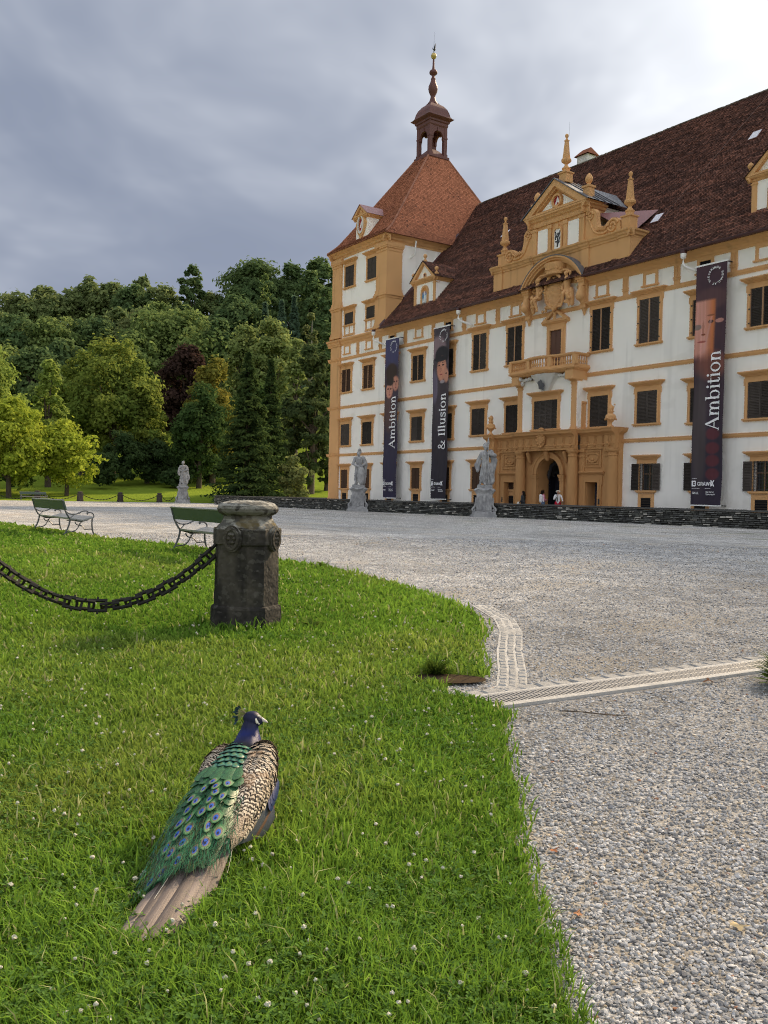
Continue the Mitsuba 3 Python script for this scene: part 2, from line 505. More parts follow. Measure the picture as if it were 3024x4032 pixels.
def strip(a, b, w0, w1, z0, z1):
    """box along the drain from distance a to b, offset w0 to w1, heights above the ground"""
    q = MB()
    n = max(1, int((b - a) / .8))
    e = np.linspace(a, b, n + 1)
    for s0, s1 in zip(e[:-1], e[1:]):
        P_ = []
        for dz in (z0, z1):
            for s_, w_ in ((s0, w0), (s1, w0), (s1, w1), (s0, w1)):
                c = DA + du * s_ + dn * w_
                P_.append((c[0], c[1], gz(c[0], c[1]) + dz))
        q.add(P_, BOXF[:, [0, 2, 1]])
    return q


put('channel', strip(0, 5.0, 0, .215, -.10, .004), 'm_dark', DR)  # solid block; its dark top paints in the shade under the slots
put('kerb', strip(-.1, 5.0, .228, .295, -.05, .022), 'm_concrete', DR)
put('kerb', strip(-.1, 5.0, -.05, -.012, -.05, .021), 'm_concrete', DR)
rail = MB()
for w0, w1 in ((-.012, .004), (.102, .114), (.212, .228)):
    q = strip(0, 5.0, w0, w1, -.03, .019)
    rail.add(*q.get())
put('grate_rail', rail, 'm_grate', DR)
nb = 0
for s_ in np.arange(.02, 3.6, .0345):
    for w0, w1, sh in ((.004, .102, 0), (.114, .212, .012)):
        q = strip(s_ + sh, s_ + sh + .0135, w0, w1, .0045, .018)
        if nb < 290:
            put('grate_bar', q, 'm_grate', DR)
        nb += 1
# stone row beside the drain
SR = thing('kerb_stone_row', 'row of pale granite setts laid along the drain channel', 'paving')
g = np.random.default_rng(12)


def sett(cx, cy, ux, uy, lx, ly, h, rr):
    """a rough paving sett as a low rounded block"""
    u = np.array([ux, uy])
    n = np.array([-uy, ux])
    b, t = [], []
    for a_, b_ in ((-1, -1), (1, -1), (1, 1), (-1, 1)):
        c = np.array([cx, cy]) + u * a_ * lx + n * b_ * ly
        b.append((c[0], c[1], gz(*c) - .05))
        c = np.array([cx, cy]) + u * a_ * (lx - .012) + n * b_ * (ly - .012) + rr.normal(0, .004, 2)
        t.append((c[0], c[1], gz(*c) + h + rr.normal(0, .003)))
    mid = [((p[0] * .2 + q[0] * .8), (p[1] * .2 + q[1] * .8), q[2] - .014) for p, q in zip(b, t)]
    mid = [(np.array(p) * [1, 1, 0] + [0, 0, q[2] - .012]) for p, q in zip(b, t)]
    V = np.array(b + [tuple(x) for x in mid] + t)
    F = []
    for k0 in (0, 4):
        for i in range(4):
            j = (i + 1) % 4
            F.append([k0 + i, k0 + j, k0 + 4 + j, k0 + 4 + i])
    F.append([8, 9, 10, 11])
    return MB().add(V, F)


def sett_fn(p, n, uv):
    a = fbm(p.x * 30, p.y * 30, p.z * 30, 3)
    b = noise(p.x * 170, p.y * 170, p.z * 170)
    return mix((.19, .19, .19), (.44, .44, .43), .6 * a + .4 * b)


diffuse('m_sett', proc(sett_fn))
for s_ in np.arange(.08, 4.9, .17):
    c = DA + du * s_ + dn * (-.13)
    put('sett', sett(c[0], c[1], du[0], du[1], .075, .062, .014, g), 'm_sett', SR)
# cobble band along the lawn edge
CB = thing('cobble_band', 'curved band of three rows of pale cobbles beside the lawn edge', 'paving')
path = LineString([(-5.22, 4.42), (-5.32, 4.62), (-5.72, 4.98), (-6.4, 5.55), (-7.2, 6.28), (-7.9, 6.8), (-8.9, 7.28)])
band = MB()
cnt = 0
for off in (0.045, .120, .195):
    ln = path.parallel_offset(off, 'right') if off else path
    Lp = ln.length
    s_ = 0.0
    fwdl = np.hypot(*(np.array(ln.coords[0]) - np.array([-5.2, 4.4]))) < np.hypot(*(np.array(ln.coords[-1]) - np.array([-5.2, 4.4])))
    while s_ < Lp - .1:
        w_ = g.uniform(.10, .15)
        q0, q1 = ln.interpolate(s_), ln.interpolate(s_ + w_)
        if not fwdl:
            q0, q1 = ln.interpolate(Lp - s_), ln.interpolate(Lp - s_ - w_)
        u = unit(np.array([q1.x - q0.x, q1.y - q0.y]))
        c = ((q0.x + q1.x) / 2, (q0.y + q1.y) / 2)
        put('cobble', sett(c[0], c[1], u[0], u[1], w_ / 2 - .008, .033, .012 - .004 * (s_ > 2.6), g), 'm_sett', CB)
        s_ += w_
v, f = clip_grid(path.buffer(.5, single_sided=True, cap_style=2) if False else path.parallel_offset(.115, 'right').buffer(.118, cap_style=2), .4)
v[:, 2] = gz(v[:, 0], v[:, 1]) + .005
put('mortar', (v, f), 'm_concrete', CB)
# ================================================================== PALACE
D = 44.0
CX = -45.35
PAL = thing('palace', 'large white and ochre baroque palace with dark tiled roof and a corner tower', 'palace')
Z0 = 0.28


def pal(name, mb, mat, sub=None, **k):
    return put(name, mb, mat, PAL if sub is None else sub, **k)


XL, XT, XR = -75.3, -66.3, -14.0
bays = [-72.65, -68.9, -65.2, -61.3, -57.35, -53.4, -49.5, CX, -41.3, -37.42, -33.5, -29.75, -25.8, -21.9, -18.0]
open_bays = [-37.35, -33.45, -29.55, -25.7, -21.8, -18.0]
# ---- walls
main = sbox(XL, -0.6, XR, 16.0)
holes = [sbox(x - .52, 2.17, x + .52, 3.80) for x in open_bays]
holes.append(sbox(CX - 1.12, Z0 - .3, CX + 1.12, 3.2).union(Point(CX, 3.2).buffer(1.12, 24)))
for dx in (-3.95, 3.95):
    holes.append(sbox(CX + dx - .52, Z0 - .3, CX + dx + .52, 2.68))
w = MB().poly(main.difference(unary_union(holes)), D, D + 0.6)
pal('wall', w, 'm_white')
w = MB()
w.box(XL, XT, D, D + .5, 16.0, 24.2)
w.box(XT - .5, XT, D + .5, 59.0, 10, 24.2)
w.box(XL, XL + .5, D + .5, 59.0, -.6, 24.2)
w.box(XL, XT, 59.0, 59.5, -.6, 24.2)
pal('tower_wall', w, 'm_white')
w = MB()
w.box(XL, XR, 67.0, 67.5, -.6, 16.0)
w.box(XR - .5, XR, D + .6, 67.0, -.6, 16.0)
w.box(XL + .0, XL + .4, 59.5, 67.0, -.6, 16.0)
pal('rear_wall', w, 'm_white')


# ---- string courses, friezes and cornices (projection, z)
def course(z0, z1, p=.11):
    h = z1 - z0
    return [(-.02, z0), (p * .45, z0), (p * .55, z0 + .28 * h), (p * .8, z0 + .36 * h), (p * .85, z0 + .68 * h), (p, z0 + .76 * h), (p, z1 - .02), (-.02, z1)]


XP0, XP1 = -73.75, -75.62     # left corner pilaster
for nm, z0, z1 in (('lower_string_course', 5.12, 5.37), ('upper_string_course', 9.53, 9.80), ('frieze_course', 14.03, 14.31)):
    m = MB().sweepx(course(z0, z1), XP0, XR, D)
    pal(nm, m, 'm_ochre')
    m = MB().sweepx(course(z0 - .02, z1 + .02, .24), XP1 - .22, XP0 + .08, D)
    m.sweepy(course(z0 - .02, z1 + .02, .24), D + .002, D + 2.0, XP1 + .2, -1)
    pal('pilaster_course', m, 'm_ochre')
m = MB().sweepx([(-.02, 15.42), (.05, 15.42), (.07, 15.52), (.14, 15.56), (.16, 15.68), (.30, 15.78), (.44, 15.84), (.50, 15.96), (-.02, 15.99)], XT + .3, CX - 2.95, D)
m.sweepx([(-.02, 15.42), (.05, 15.42), (.07, 15.52), (.14, 15.56), (.16, 15.68), (.30, 15.78), (.44, 15.84), (.50, 15.96), (-.02, 15.99)], CX + 2.95, XR, D)
pal('cornice', m, 'm_ochre')
tc = [(-.02, 15.42), (.05, 15.42), (.07, 15.56), (.14, 15.6), (.17, 15.76), (.30, 15.86), (.33, 15.98), (-.02, 16.16)]
m = MB().sweepx(tc, XP0, XT + .3, D)
pal('tower_cornice', m, 'm_ochre')
m = MB().sweepx([(a + (.16 if a > 0 else 0), b) for a, b in tc], XP1 - .2, XP0 + .1, D).sweepy([(a + (.16 if a > 0 else 0), b) for a, b in tc], D + .002, D + 2, XP1 + .2, -1)
pal('pilaster_cornice', m, 'm_ochre')
top = [(-.02, 23.55), (.05, 23.55), (.08, 23.72), (.18, 23.78), (.22, 23.94), (.42, 24.06), (.52, 24.12), (.56, 24.26), (-.02, 24.28)]
m = MB().sweepx(top, XL - .5, XT + .5, D).sweepy(top, D - .5, 59.9, XT, 1).sweepy(top, D - .5, 59.9, XL, -1)
pal('tower_cornice', m, 'm_ochre')
# ---- corner pilasters of the tower


def pilaster_stack(x0, x1, side):
    lv = [(Z0 - .6, 1.05, .26), (1.05, 1.25, .2), (1.25, 5.1, .14), (5.39, 9.5, .14), (9.82, 14.0, .14), (14.33, 15.4, .14)]
    up = [(16.16, 16.45, .26), (16.45, 16.7, .20), (16.7, 18.75, .16), (18.75, 18.95, .22), (18.95, 19.08, .30), (19.08, 19.25, .22), (19.25, 19.5, .18), (19.5, 22.8, .12), (22.8, 22.92, .17),
          (22.92, 23.05, .14), (23.05, 23.2, .22), (23.2, 23.55, .26)]
    for a, b, p in (lv if side < 0 else []) + up:
        q = MB()
        e = p - .12
        if side < 0:
            q.box(x0 - e, x1 + e, D - p, D + .3, a, b)
            q.box(x0 - e, x0 - e + .5, D + .3, D + 1.6 + e, a, b)
        else:
            q.box(x0 - e, x1 + e, D - p, D + .3, a, b)
            q.box(x1 - .4, x1 + e, D + .3, D + 1.5 + e, a, b)
        pal('corner_pilaster', q, 'm_ochre')


pilaster_stack(XL - .12, XP0, -1)
pilaster_stack(-67.85, XT + .12, 1)


# ---- windows
def window(cx, wd, z0, z1, style, yb=D, hood=True, leaves=2, fr=.20, wood=False, brown=False, seed=0):
    W = key('window', PAL)
    x0, x1 = cx - wd / 2, cx + wd / 2
    P = lambda nm, mb, mat, **k: put(nm, mb, mat, W, **k)
    ring = sbox(x0 - fr, z0, x1 + fr, z1 + fr)
    if style != 'small':
        ring = ring.union(sbox(x0 - fr - .07, z1 - .16, x1 + fr + .07, z1 + fr))
    ring = ring.difference(sbox(x0, z0 - .1, x1, z1))
    f = MB().poly(ring, yb - .07, yb + .02)
    f.poly(sbox(x0 - fr * .55, z0, x1 + fr * .55, z1 + fr * .55).difference(sbox(x0, z0 - .1, x1, z1)), yb - .10, yb - .06)
    P('frame', f, 'm_ochre')
    if hood:
        b = z1 + fr
        hw = wd / 2 + .30
        h = MB()
        h.box(cx - hw + .08, cx + hw - .08, yb - .055, yb, b - .01, b + .16)
        for k, (e, a, c) in enumerate(((.08, .13, .19), (.15, .19, .25), (.24, .25, .31), (.30, .31, .36), (.27, .36, .385))):
            h.box(cx - hw + .08 - e, cx + hw - .08 + e, yb - .05 - e, yb - .001 * k, b + a, b + c)
        P('hood', h, 'm_ochre')
    s = MB().box(x0 - fr - .10, x1 + fr + .10, yb - .17, yb, z0 - .085, z0).box(x0 - fr - .05, x1 + fr + .05, yb - .11, yb, z0 - .15, z0 - .085)
    P('sill', s, 'm_ochre')
    if style == 'open':
        g = MB().box(x0 - .02, x1 + .02, yb + .30, yb + .34, z0 - .02, z1 + .02)
        P('pane', g, 'm_glass')
        c = MB()
        for t in (.0, .5, 1.0):
            xx = x0 + t * wd
            c.box(xx - .04, xx + .04, yb + .25, yb + .30, z0, z1)
        for t in (0, .62, 1):
            zz = z0 + t * (z1 - z0)
            c.box(x0, x1, yb + .246, yb + .30, zz - .035, zz + .035)
        P('casement', c, 'm_wood')
        g = MB()
        for i in range(6):
            xx = x0 + (i + .5) * wd / 6
            g.box(xx - .012, xx + .012, yb - .085, yb - .06, z0, z1)
        for i in range(9):
            zz = z0 + (i + .5) * (z1 - z0) / 9
            g.box(x0, x1, yb - .105, yb - .085, zz - .012, zz + .012)
        P('grille', g, 'm_iron')
        for sd in (-1, 1):
            xa = x0 - .56 if sd < 0 else x1 + .02
            put_shutter(P, xa, xa + .54, yb - .15, z0 + .01, z1 - .01, 'm_shutter')
        return W
    mat = 'm_shutter_brown' if brown else 'm_shutter'
    if style == 'board':
        b = MB()
        n = 4
        for i in range(n):
            a0 = x0 + wd * i / n
            b.box(a0 + .006, a0 + wd / n - .006, yb - .05 - .004 * (i % 2), yb - .01, z0, z1)
        for zz in (z0 + .2 * (z1 - z0), z0 + .8 * (z1 - z0)):
            b.box(x0, x1, yb - .075, yb - .05, zz - .05, zz + .05)
        P('shutter', b, mat)
        return W
    if style == 'panel':
        for i in range(2):
            a0 = x0 + wd * i / 2
            b = MB().box(a0 + .01, a0 + wd / 2 - .01, yb - .03, yb - .005, z0, z1)
            for k in range(3):
                b.box(a0 + .08, a0 + wd / 2 - .08, yb - .055, yb - .03, z0 + (k + .08) * (z1 - z0) / 3, z0 + (k + .92) * (z1 - z0) / 3)
            P('shutter', b, mat)
        return W
    gap = .05 if wood else .0
    if wood:
        P('mullion', MB().box(cx - .045, cx + .045, yb - .085, yb, z0, z1), 'm_wood')
        for xx in (x0 + .02, x1 - .02):
            P('jamb', MB().box(xx - .02, xx + .02, yb - .072, yb, z0, z1), 'm_wood')
        for xx in (x0 - .03, x1 + .03):
            for t in (.1, .47, .85):
                zz = z0 + t * (z1 - z0)
                P('hinge', MB().box(xx - .045, xx + .045, yb - .13, yb - .10, zz - .035, zz + .035), 'm_iron')
    lw = (wd - (.19 if wood else 0.0)) / leaves
    for i in range(leaves):
        a0 = x0 + (.05 if wood else 0) + i * lw + (.09 if wood and i >= leaves / 2 else 0)
        put_shutter(P, a0 + .008, a0 + lw - .008, yb - .06, z0 + .01, z1 - .01, mat)
    return W


_sr = np.random.default_rng(17)
for _k, _m in enumerate((.75, 1.0, 1.5)):
    princ('m_shutter_tone_%d' % _k, plaster((.052 * _m, .044 * _m, .039 * _m), 0.8, 0.25), 0.75, specular=0.15)


def put_shutter(P, x0, x1, y, z0, z1, mat):
    b = MB()
    if mat == 'm_shutter':
        mat = 'm_shutter_tone_%d' % _sr.integers(3)
    st = .055
    b.box(x0, x0 + st, y, y + .045, z0, z1).box(x1 - st, x1, y, y + .045, z0, z1)
    b.box(x0 + st, x1 - st, y + .002, y + .043, z0, z0 + .08).box(x0 + st, x1 - st, y + .002, y + .043, z1 - .08, z1)
    mid = (z0 + z1) / 2
    if z1 - z0 > 1.2:
        b.box(x0 + st, x1 - st, y + .002, y + .043, mid - .04, mid + .04)
    n = int((z1 - z0 - .16) / .085)
    for i in range(n):
        zz = z0 + .08 + (i + .5) * (z1 - z0 - .16) / n
        b.obox((.5 * (x0 + x1), y + .022, zz), (.5 * (x1 - x0) - st, 0, 0), (0, .020, .022), (0, -.005, .006))
    b.box(x0 + st, x1 - st, y + .046, y + .05, z0 + .08, z1 - .08)
    P('shutter', b, mat)


for i, x in enumerate(bays):
    mid = 4 <= i <= 10 and i != 10
    tall = i in (5, 6, 8, 9)
    if i == 7:
        continue
    # first floor row, second floor row
    dz = .13 if tall else 0
    window(x, 1.54, 6.11 + dz, 8.08 + dz, 'louvre')
    if tall:
        window(x, 1.56, 11.12, 13.80, 'louvre', wood=True, fr=.17)
    else:
        window(x, 1.54, 11.06, 13.13, 'louvre', wood=True, brown=i < 3)
    if i < 4 or i in (4, 5, 6):
        window(x - .02, 1.18, 2.16, 3.86, 'panel', fr=.16, brown=True)
for x in open_bays:
    window(x, 1.04, 2.17, 3.80, 'open', fr=.14)
# aprons with a vent under the ground floor windows
for x in bays[:7] + open_bays:
    A = key('vent', PAL)
    put('surround', MB().poly(sbox(x - .60, Z0 - .3, x + .60, 2.0).difference(sbox(x - .38, 1.05, x + .38, 1.72)), D - .05, D + .01), 'm_ochre', A)
    put('opening', MB().box(x - .38, x + .38, D - .012, D - .004, 1.05, 1.72), 'm_dark', A)  # flat dark panel, shade of the vent hollow put into its colour
    b = MB()
    for k in range(5):
        b.obox((x, D - .03, 1.11 + .14 * k), (.37, 0, 0), (0, .02, -.03), (0, .006, .004))
    put('louvre', b, 'm_shutter', A)
# tower windows
for x in bays[:2]:
    window(x + .25 if x < -70 else x + .3, 1.58, 20.72, 22.64, 'panel')
    window(x + .3 if x < -70 else x + .25, 1.46, 17.25, 18.33, 'board')
    xx = x + .3 if x < -70 else x + .25
    a = MB().poly(sbox(xx - .93, 16.3, xx + .93, 17.1).difference(unary_union([sbox(xx - .72, 16.4, xx - .06, 17.1), sbox(xx + .06, 16.4, xx + .72, 17.1)])), D - .04, D + .01)
    a.box(xx - 1.0, xx + 1.0, D - .10, D, 16.22, 16.3)
    pal('apron', a, 'm_ochre')
# frieze: little windows above the axes, fluted pilaster strips between
for i, x in enumerate(bays):
    if i == 7:
        continue
    Fw = key('frieze_window', PAL)
    f = MB().poly(sbox(x - .56, 14.62, x + .56, 15.44).difference(sbox(x - .37, 14.62, x + .37, 15.26)), D - .06, D + .01)
    f.box(x - .66, x + .66, D - .13, D, 14.53, 14.62)
    put('frame', f, 'm_ochre', Fw)
    if i in (2, 4, 10):
        put('opening', MB().box(x - .37, x + .37, D - .02, D - .004, 14.62, 15.26), 'm_dark', Fw)  # unpierced wall; dark panel paints the shade of an open window
    else:
        put('infill', MB().box(x - .37, x + .37, D - .012, D - .004, 14.62, 15.26), 'm_white', Fw)
for a, b in zip(bays[:-1], bays[1:]):
    x = (a + b) / 2
    if abs(x - CX) < 2.6:
        continue
    f = MB().poly(sbox(x - .21, 14.52, x + .21, 15.43).difference(unary_union([sbox(x - .15, 14.75, x - .03, 15.3), sbox(x + .03, 14.75, x + .15, 15.3)])), D - .07, D + .01)
    f.box(x - .21, x + .21, D - .035, D + .005, 14.31, 15.35)
    f.box(x - .26, x + .26, D - .11, D, 14.66, 14.71).box(x - .24, x + .24, D - .09, D, 14.54, 14.60)
    pal('frieze_pilaster', f, 'm_ochre')

# ---- roof of the main range
EZ, EY, RZ, RY = 15.98, 43.28, 29.15, 55.1
XD0 = XT + .03


def roof_z(y):
    return EZ + .02 + (y - EY) * (RZ - EZ) / (RY - EY)


def tower_x(z):
    """x of the tower roof's right face at height z"""
    s = np.interp(z, [24.15, 24.95, 26.3, 33.6], [0, .13, .27, 1])
    return -65.62 - s * (4.03)


m = MB()
pts = [(XD0, EY, EZ), (XR + .4, EY, EZ), (XR + .4, RY, RZ), (-68.2, RY, RZ), (XD0, D + 7.9, roof_z(D + 7.9))]
m.add(pts, [[0, 1, 2], [0, 2, 4], [4, 2, 3]])
m.add([(XR + .4, RY, RZ - .02), (XR + .4, 67.6, EZ), (-68.2, 67.6, EZ), (-68.2, RY, RZ - .02)], [[0, 1, 2, 3]])
ROOF = pal('roof', m, 'm_tilebase') if False else None
scene['m_tilebase'] = {'type': 'twosided', 'bsdf': {'type': 'diffuse', 'reflectance': rgb(.05, .028, .023)}}
ROOF = pal('roof', m, 'm_tilebase')


def tile_rows(o, u, n, rows, wd, ln, lift, rng, palette, width_jit=.1):
    """tiles on a plane. rows: [(v, x0, x1)] distance up the slope and extent along u; o origin, u along, s up the slope, n normal"""
    s = np.cross(n, u)
    cs, vs = [], []
    for k, (v, a, b) in enumerate(rows):
        N = int((b - a) / wd)
        if N < 1:
            continue
        x = a + (np.arange(N) + (.5 if k % 2 else 0)) * wd
        x = x[x + wd <= b + .05]
        N = len(x)
        if not N:
            continue
        jl = rng.normal(0, .008, N)
        jn = rng.uniform(0, lift * .5, N)
        jt = rng.normal(0, .006, N)
        e = wd * .94
        # lower edge slightly rounded: 4 points, upper edge 2 points
        def P(dx, dv, h):
            return o + (x + dx)[:, None] * u + (v + dv)[:, None] * s + h[:, None] * n
        z = np.zeros(N)
        q = np.stack([P(0, jl + .030, lift + jn + jt), P(.3 * e, jl, lift + jn), P(.7 * e, jl, lift + jn), P(e, jl + .030, lift + jn - jt), P(e, z + ln, z + .006), P(0, z + ln, z + .006),
                      P(.3 * e, jl + .004, z - .004), P(.7 * e, jl + .004, z - .004)], 1)
        vs.append(q)
        c = palette(rng, x, v, N)
        cs.append(c)
    V = np.concatenate(vs)
    C = np.concatenate(cs)
    F1 = np.array([[0, 1, 5], [1, 2, 5], [2, 4, 5], [2, 3, 4], [1, 6, 7], [1, 7, 2]])
    return V, C, F1


def tiles_mesh(V, C, F1):
    N = len(V)
    F = (F1[None] + (np.arange(N) * 8)[:, None, None]).reshape(-1, 3)
    return (V.reshape(-1, 3), F), np.repeat(C, 8, axis=0)


def dark_tiles(rng, x, v, N):
    base = np.array([.095, .054, .045])
    red = np.array([.230, .108, .078])
    pts = np.stack([x * .30, np.full(N, v * 2.2), np.zeros(N)], -1)
    t = np.clip(rng.random(N) ** 2.4 + (meshkit.fbm(pts, 3, 4) - .5) * 1.5, 0, 1)
    c = base + (red - base) * t[:, None]
    return c * rng.uniform(.55, 1.3, N)[:, None]


def red_tiles(rng, x, v, N):
    base = np.array([.44, .180, .105])
    dk = np.array([.17, .080, .055])
    pts = np.stack([x * .5, np.full(N, v * .35), np.zeros(N)], -1)
    t = np.clip(1.6 * (meshkit.fbm(pts, 3, 9) - .52) + (rng.random(N) < .035) * .75, 0, 1)
    t = np.maximum(t, np.clip((1.0 - v) * .5, 0, .35))
    c = base + (dk - base) * t[:, None]
    return c * rng.uniform(.78, 1.18, N)[:, None]


rng = np.random.default_rng(5)
L = math.hypot(RY - EY, RZ - EZ)
sdir = np.array([0, (RY - EY) / L, (RZ - EZ) / L])
nrm = np.array([0, -sdir[2], sdir[1]])
rows = []
ex = .168
for k in range(int(L / ex)):
    v = k * ex
    z = EZ + sdir[2] * v
    x0 = XD0 + .02 if z < 24.3 else float(tower_x(z)) + .02
    rows.append((v, x0, XR + .3))
V, C, F1 = tile_rows(np.array([0, EY - .06, EZ + .015]), np.array([1., 0, 0]), nrm, rows, .185, .20, .030, rng, dark_tiles)
# leave out what lies under the gable and the dormers
cen = V.mean(1)
hid = (np.abs(cen[:, 0] - CX) < 6.2) & (cen[:, 2] < 17.0) & (cen[:, 1] > 43.8)
V, C = V[~hid], C[~hid]
cen = V.mean(1)
near = np.argsort(np.hypot(cen[:, 0] + 29.0, (cen[:, 1] - 43.5) * 2.0) + 50 * (cen[:, 0] > -28.4))
pick = near[:300]
mk = np.ones(len(V), bool)
mk[pick] = False
for k in pick:
    put('tile', (V[k], F1), 'm_vertex', ROOF, color=np.repeat(C[k][None], 8, 0))
mesh, col = tiles_mesh(V[mk], C[mk], F1)
put('tile_field', mesh, 'm_vertex', ROOF, color=col, kind='stuff')
# ridge tiles
m = MB()
xs = np.arange(-67.6, XR + .4, .36)
for x in xs:
    zz = RZ + .06 + .02 * rng.random()
    a = np.linspace(0, np.pi, 6)
    ring = lambda X, r, dz: np.stack([np.full(6, X), RY + r * np.cos(a), zz + dz + r * np.sin(a) - .06], 1)
    v = np.vstack([ring(x, .135, 0), ring(x + .39, .115, .02 * rng.normal())])
    i = np.arange(5)
    col_ = np.array([.17, .15, .12]) * rng.uniform(.6, 1.3)
    m.add(v, np.stack([i, i + 1, i + 7, i + 6], 1), col_)
put('ridge', m, 'm_vertex', ROOF)
# gutter
a = np.linspace(np.pi, 2 * np.pi, 9)
prof = [(EY - .10 + .09 * math.cos(t), EZ - .02 + .09 * math.sin(t)) for t in a]
m = MB()
for x0, x1 in ((XT + .25, CX - 3.0), (CX + 3.0, XR)):
    for (y0, z0), (y1, z1) in zip(prof[:-1], prof[1:]):
        m.add([(x0, y0, z0), (x1, y0, z0), (x1, y1, z1), (x0, y1, z1)], [[0, 1, 2, 3]])
    m.box(x0, x1, EY - .20, EY - .185, EZ - .03, EZ)
    m.box(x0, x1, EY - .03, EY + .4, EZ - .06, EZ - .03)
put('gutter', m, 'm_gutter', ROOF)
# flashing along the tower
m = MB()
for y0 in np.arange(EY, D + 7.6, .6):
    y1 = min(y0 + .62, D + 7.9)
    m.add([(XT + .14, y0, roof_z(y0) + .10), (XT + .14, y1, roof_z(y1) + .10), (XT + .015, y1, roof_z(y1) + .26), (XT + .015, y0, roof_z(y0) + .26)], [[0, 1, 2, 3]])
    m.add([(XT + .30, y0, roof_z(y0) + .05), (XT + .30, y1, roof_z(y1) + .05), (XT + .14, y1, roof_z(y1) + .10), (XT + .14, y0, roof_z(y0) + .10)], [[0, 1, 2, 3]])
put('flashing', m, 'm_gutter', ROOF)
# skylights, a chimney, a lightning wire
for x, y in ((-57.3, 49.6), (-38.9, 46.2), (-35.3, 50.85), (-30.2, 52.6)):
    k = key('skylight', ROOF)
    m = MB()
    c = np.array([x, y, roof_z(y) + .10])
    m.obox(c, (.36, 0, 0), sdir * .48, nrm * .06)
    put('frame', m, 'm_redmetal', PAL + '__roof', label=None) if False else None
    put('skylight', MB().obox(c, (.36, 0, 0), sdir * .46, nrm * .05), 'm_redmetal', ROOF)
    put('skylight_pane', MB().obox(c + nrm * .055, (.30, 0, 0), sdir * .40, nrm * .012), 'm_paleglass', ROOF)
m = MB().box(-56.0, -54.8, 56.2, 57.2, 26, 30.45)
put('chimney', m, 'm_stucco', ROOF)
m = MB()
m.add([(-56.2, 56.0, 30.45), (-54.6, 56.0, 30.45), (-54.6, 57.4, 30.45), (-56.2, 57.4, 30.45), (-55.9, 56.7, 31.1), (-54.9, 56.7, 31.1)], [[0, 1, 5], [0, 5, 4], [1, 2, 5], [2, 3, 4], [2, 4, 5], [3, 0, 4]])
put('chimney_cap', m, 'm_tilered', ROOF)
scene['m_tilered'] = {'type': 'twosided', 'bsdf': {'type': 'diffuse', 'reflectance': rgb(.27, .115, .075)}}
m = MB().tube([(-38.6, 45.6, roof_z(45.6) + .08), (-36.7, RY - .05, RZ + .12)], .011, 4).tube([(-59.5, 45.4, roof_z(45.4) + .08), (-63.2, RY - 1.2, roof_z(RY - 1.2) + .08)], .011, 4)
put('lightning_wire', m, 'm_wire', ROOF)
princ('m_wire', rgb(.16, .10, .085), .5)

# ---- tower roof
TCX, TCY, TZ1 = -70.65, 51.7, 33.6
TX0, TX1, TY0, TY1 = -75.75, -65.62, 43.35, 59.9
LX, LY = 1.0, 1.0
zs = np.array([24.15, 24.55, 25.0, 25.6, 26.3, 28.5, 31.0, 33.6])
ss = np.interp(zs, [24.15, 24.95, 26.3, 33.6], [0, .13, .27, 1])


def hip(z, sx, sy):
    s = np.interp(z, [24.15, 24.55, 25.0, 25.6, 26.3, 28.5, 31.0, 33.6], ss)
    xe = TX1 if sx > 0 else TX0
    ye = TY1 if sy > 0 else TY0
    return np.array([xe + (TCX + sx * LX - xe) * s, ye + (TCY + sy * LY - ye) * s, z])


m = MB()
for k in range(len(zs) - 1):
    r0 = [hip(zs[k], *c) for c in ((-1, -1), (1, -1), (1, 1), (-1, 1))]
    r1 = [hip(zs[k + 1], *c) for c in ((-1, -1), (1, -1), (1, 1), (-1, 1))]
    for i in range(4):
        j = (i + 1) % 4
        m.add([r0[i], r0[j], r1[j], r1[i]], [[0, 1, 2, 3]])
m.add([(TX0, TY0, 24.15), (TX1, TY0, 24.15), (TX1, TY1, 24.15), (TX0, TY1, 24.15)], [[3, 2, 1, 0]])
TR = pal('tower_roof', m, 'm_tilered')
allV, allC = [], []
for cs in (((-1, -1), (1, -1)), ((1, -1), (1, 1)), ((1, 1), (-1, 1)), ((-1, 1), (-1, -1))):
    z = 24.15
    while z < 33.5:
        a0, b0 = hip(z, *cs[0]), hip(z, *cs[1])
        a1, b1 = hip(z + .3, *cs[0]), hip(z + .3, *cs[1])
        u = unit(b0 - a0)
        up = (a1 + b1 - a0 - b0) / 2
        up = up - u * (up @ u)
        s = unit(up)
        n = np.cross(u, s)
        ln = np.linalg.norm(b0 - a0)
        V, C, _ = tile_rows(a0, u, n, [(0.0, .0 + .09 * rng.random(), ln)], .185, .19, .030, rng, lambda r, x, v, N, z=z: red_tiles(r, x + 40 * cs[0][0] + 13 * cs[0][1], (z - 24.15), N))
        allV.append(V)
        allC.append(C)
        z += .155 * s[2]
V, C = np.concatenate(allV), np.concatenate(allC)
cen = V.mean(1)
order = np.argsort(cen[:, 2] + 100 * (cen[:, 0] < TX1 - .9) + np.abs(cen[:, 1] - 46) * .05)
pick = order[:260]
mk = np.ones(len(V), bool)
mk[pick] = False
for k in pick:
    put('tile', (V[k], F1), 'm_vertex', TR, color=np.repeat(C[k][None], 8, 0))
mesh, col = tiles_mesh(V[mk], C[mk], F1)
put('tile_field', mesh, 'm_vertex', TR, color=col, kind='stuff')
for c in ((-1, -1), (1, -1), (1, 1), (-1, 1)):
    m = MB()
    pts = [hip(z, *c) + np.array([0, 0, .05]) for z in np.arange(24.2, 33.5, .33)]
    for p, q in zip(pts[:-1], pts[1:]):
        m.tube([p, q + (q - p) * .12], [.10, .085], 6, c=np.array([.33, .16, .11]) * rng.uniform(.8, 1.15))
    put('hip_tiles', m, 'm_vertex', TR)
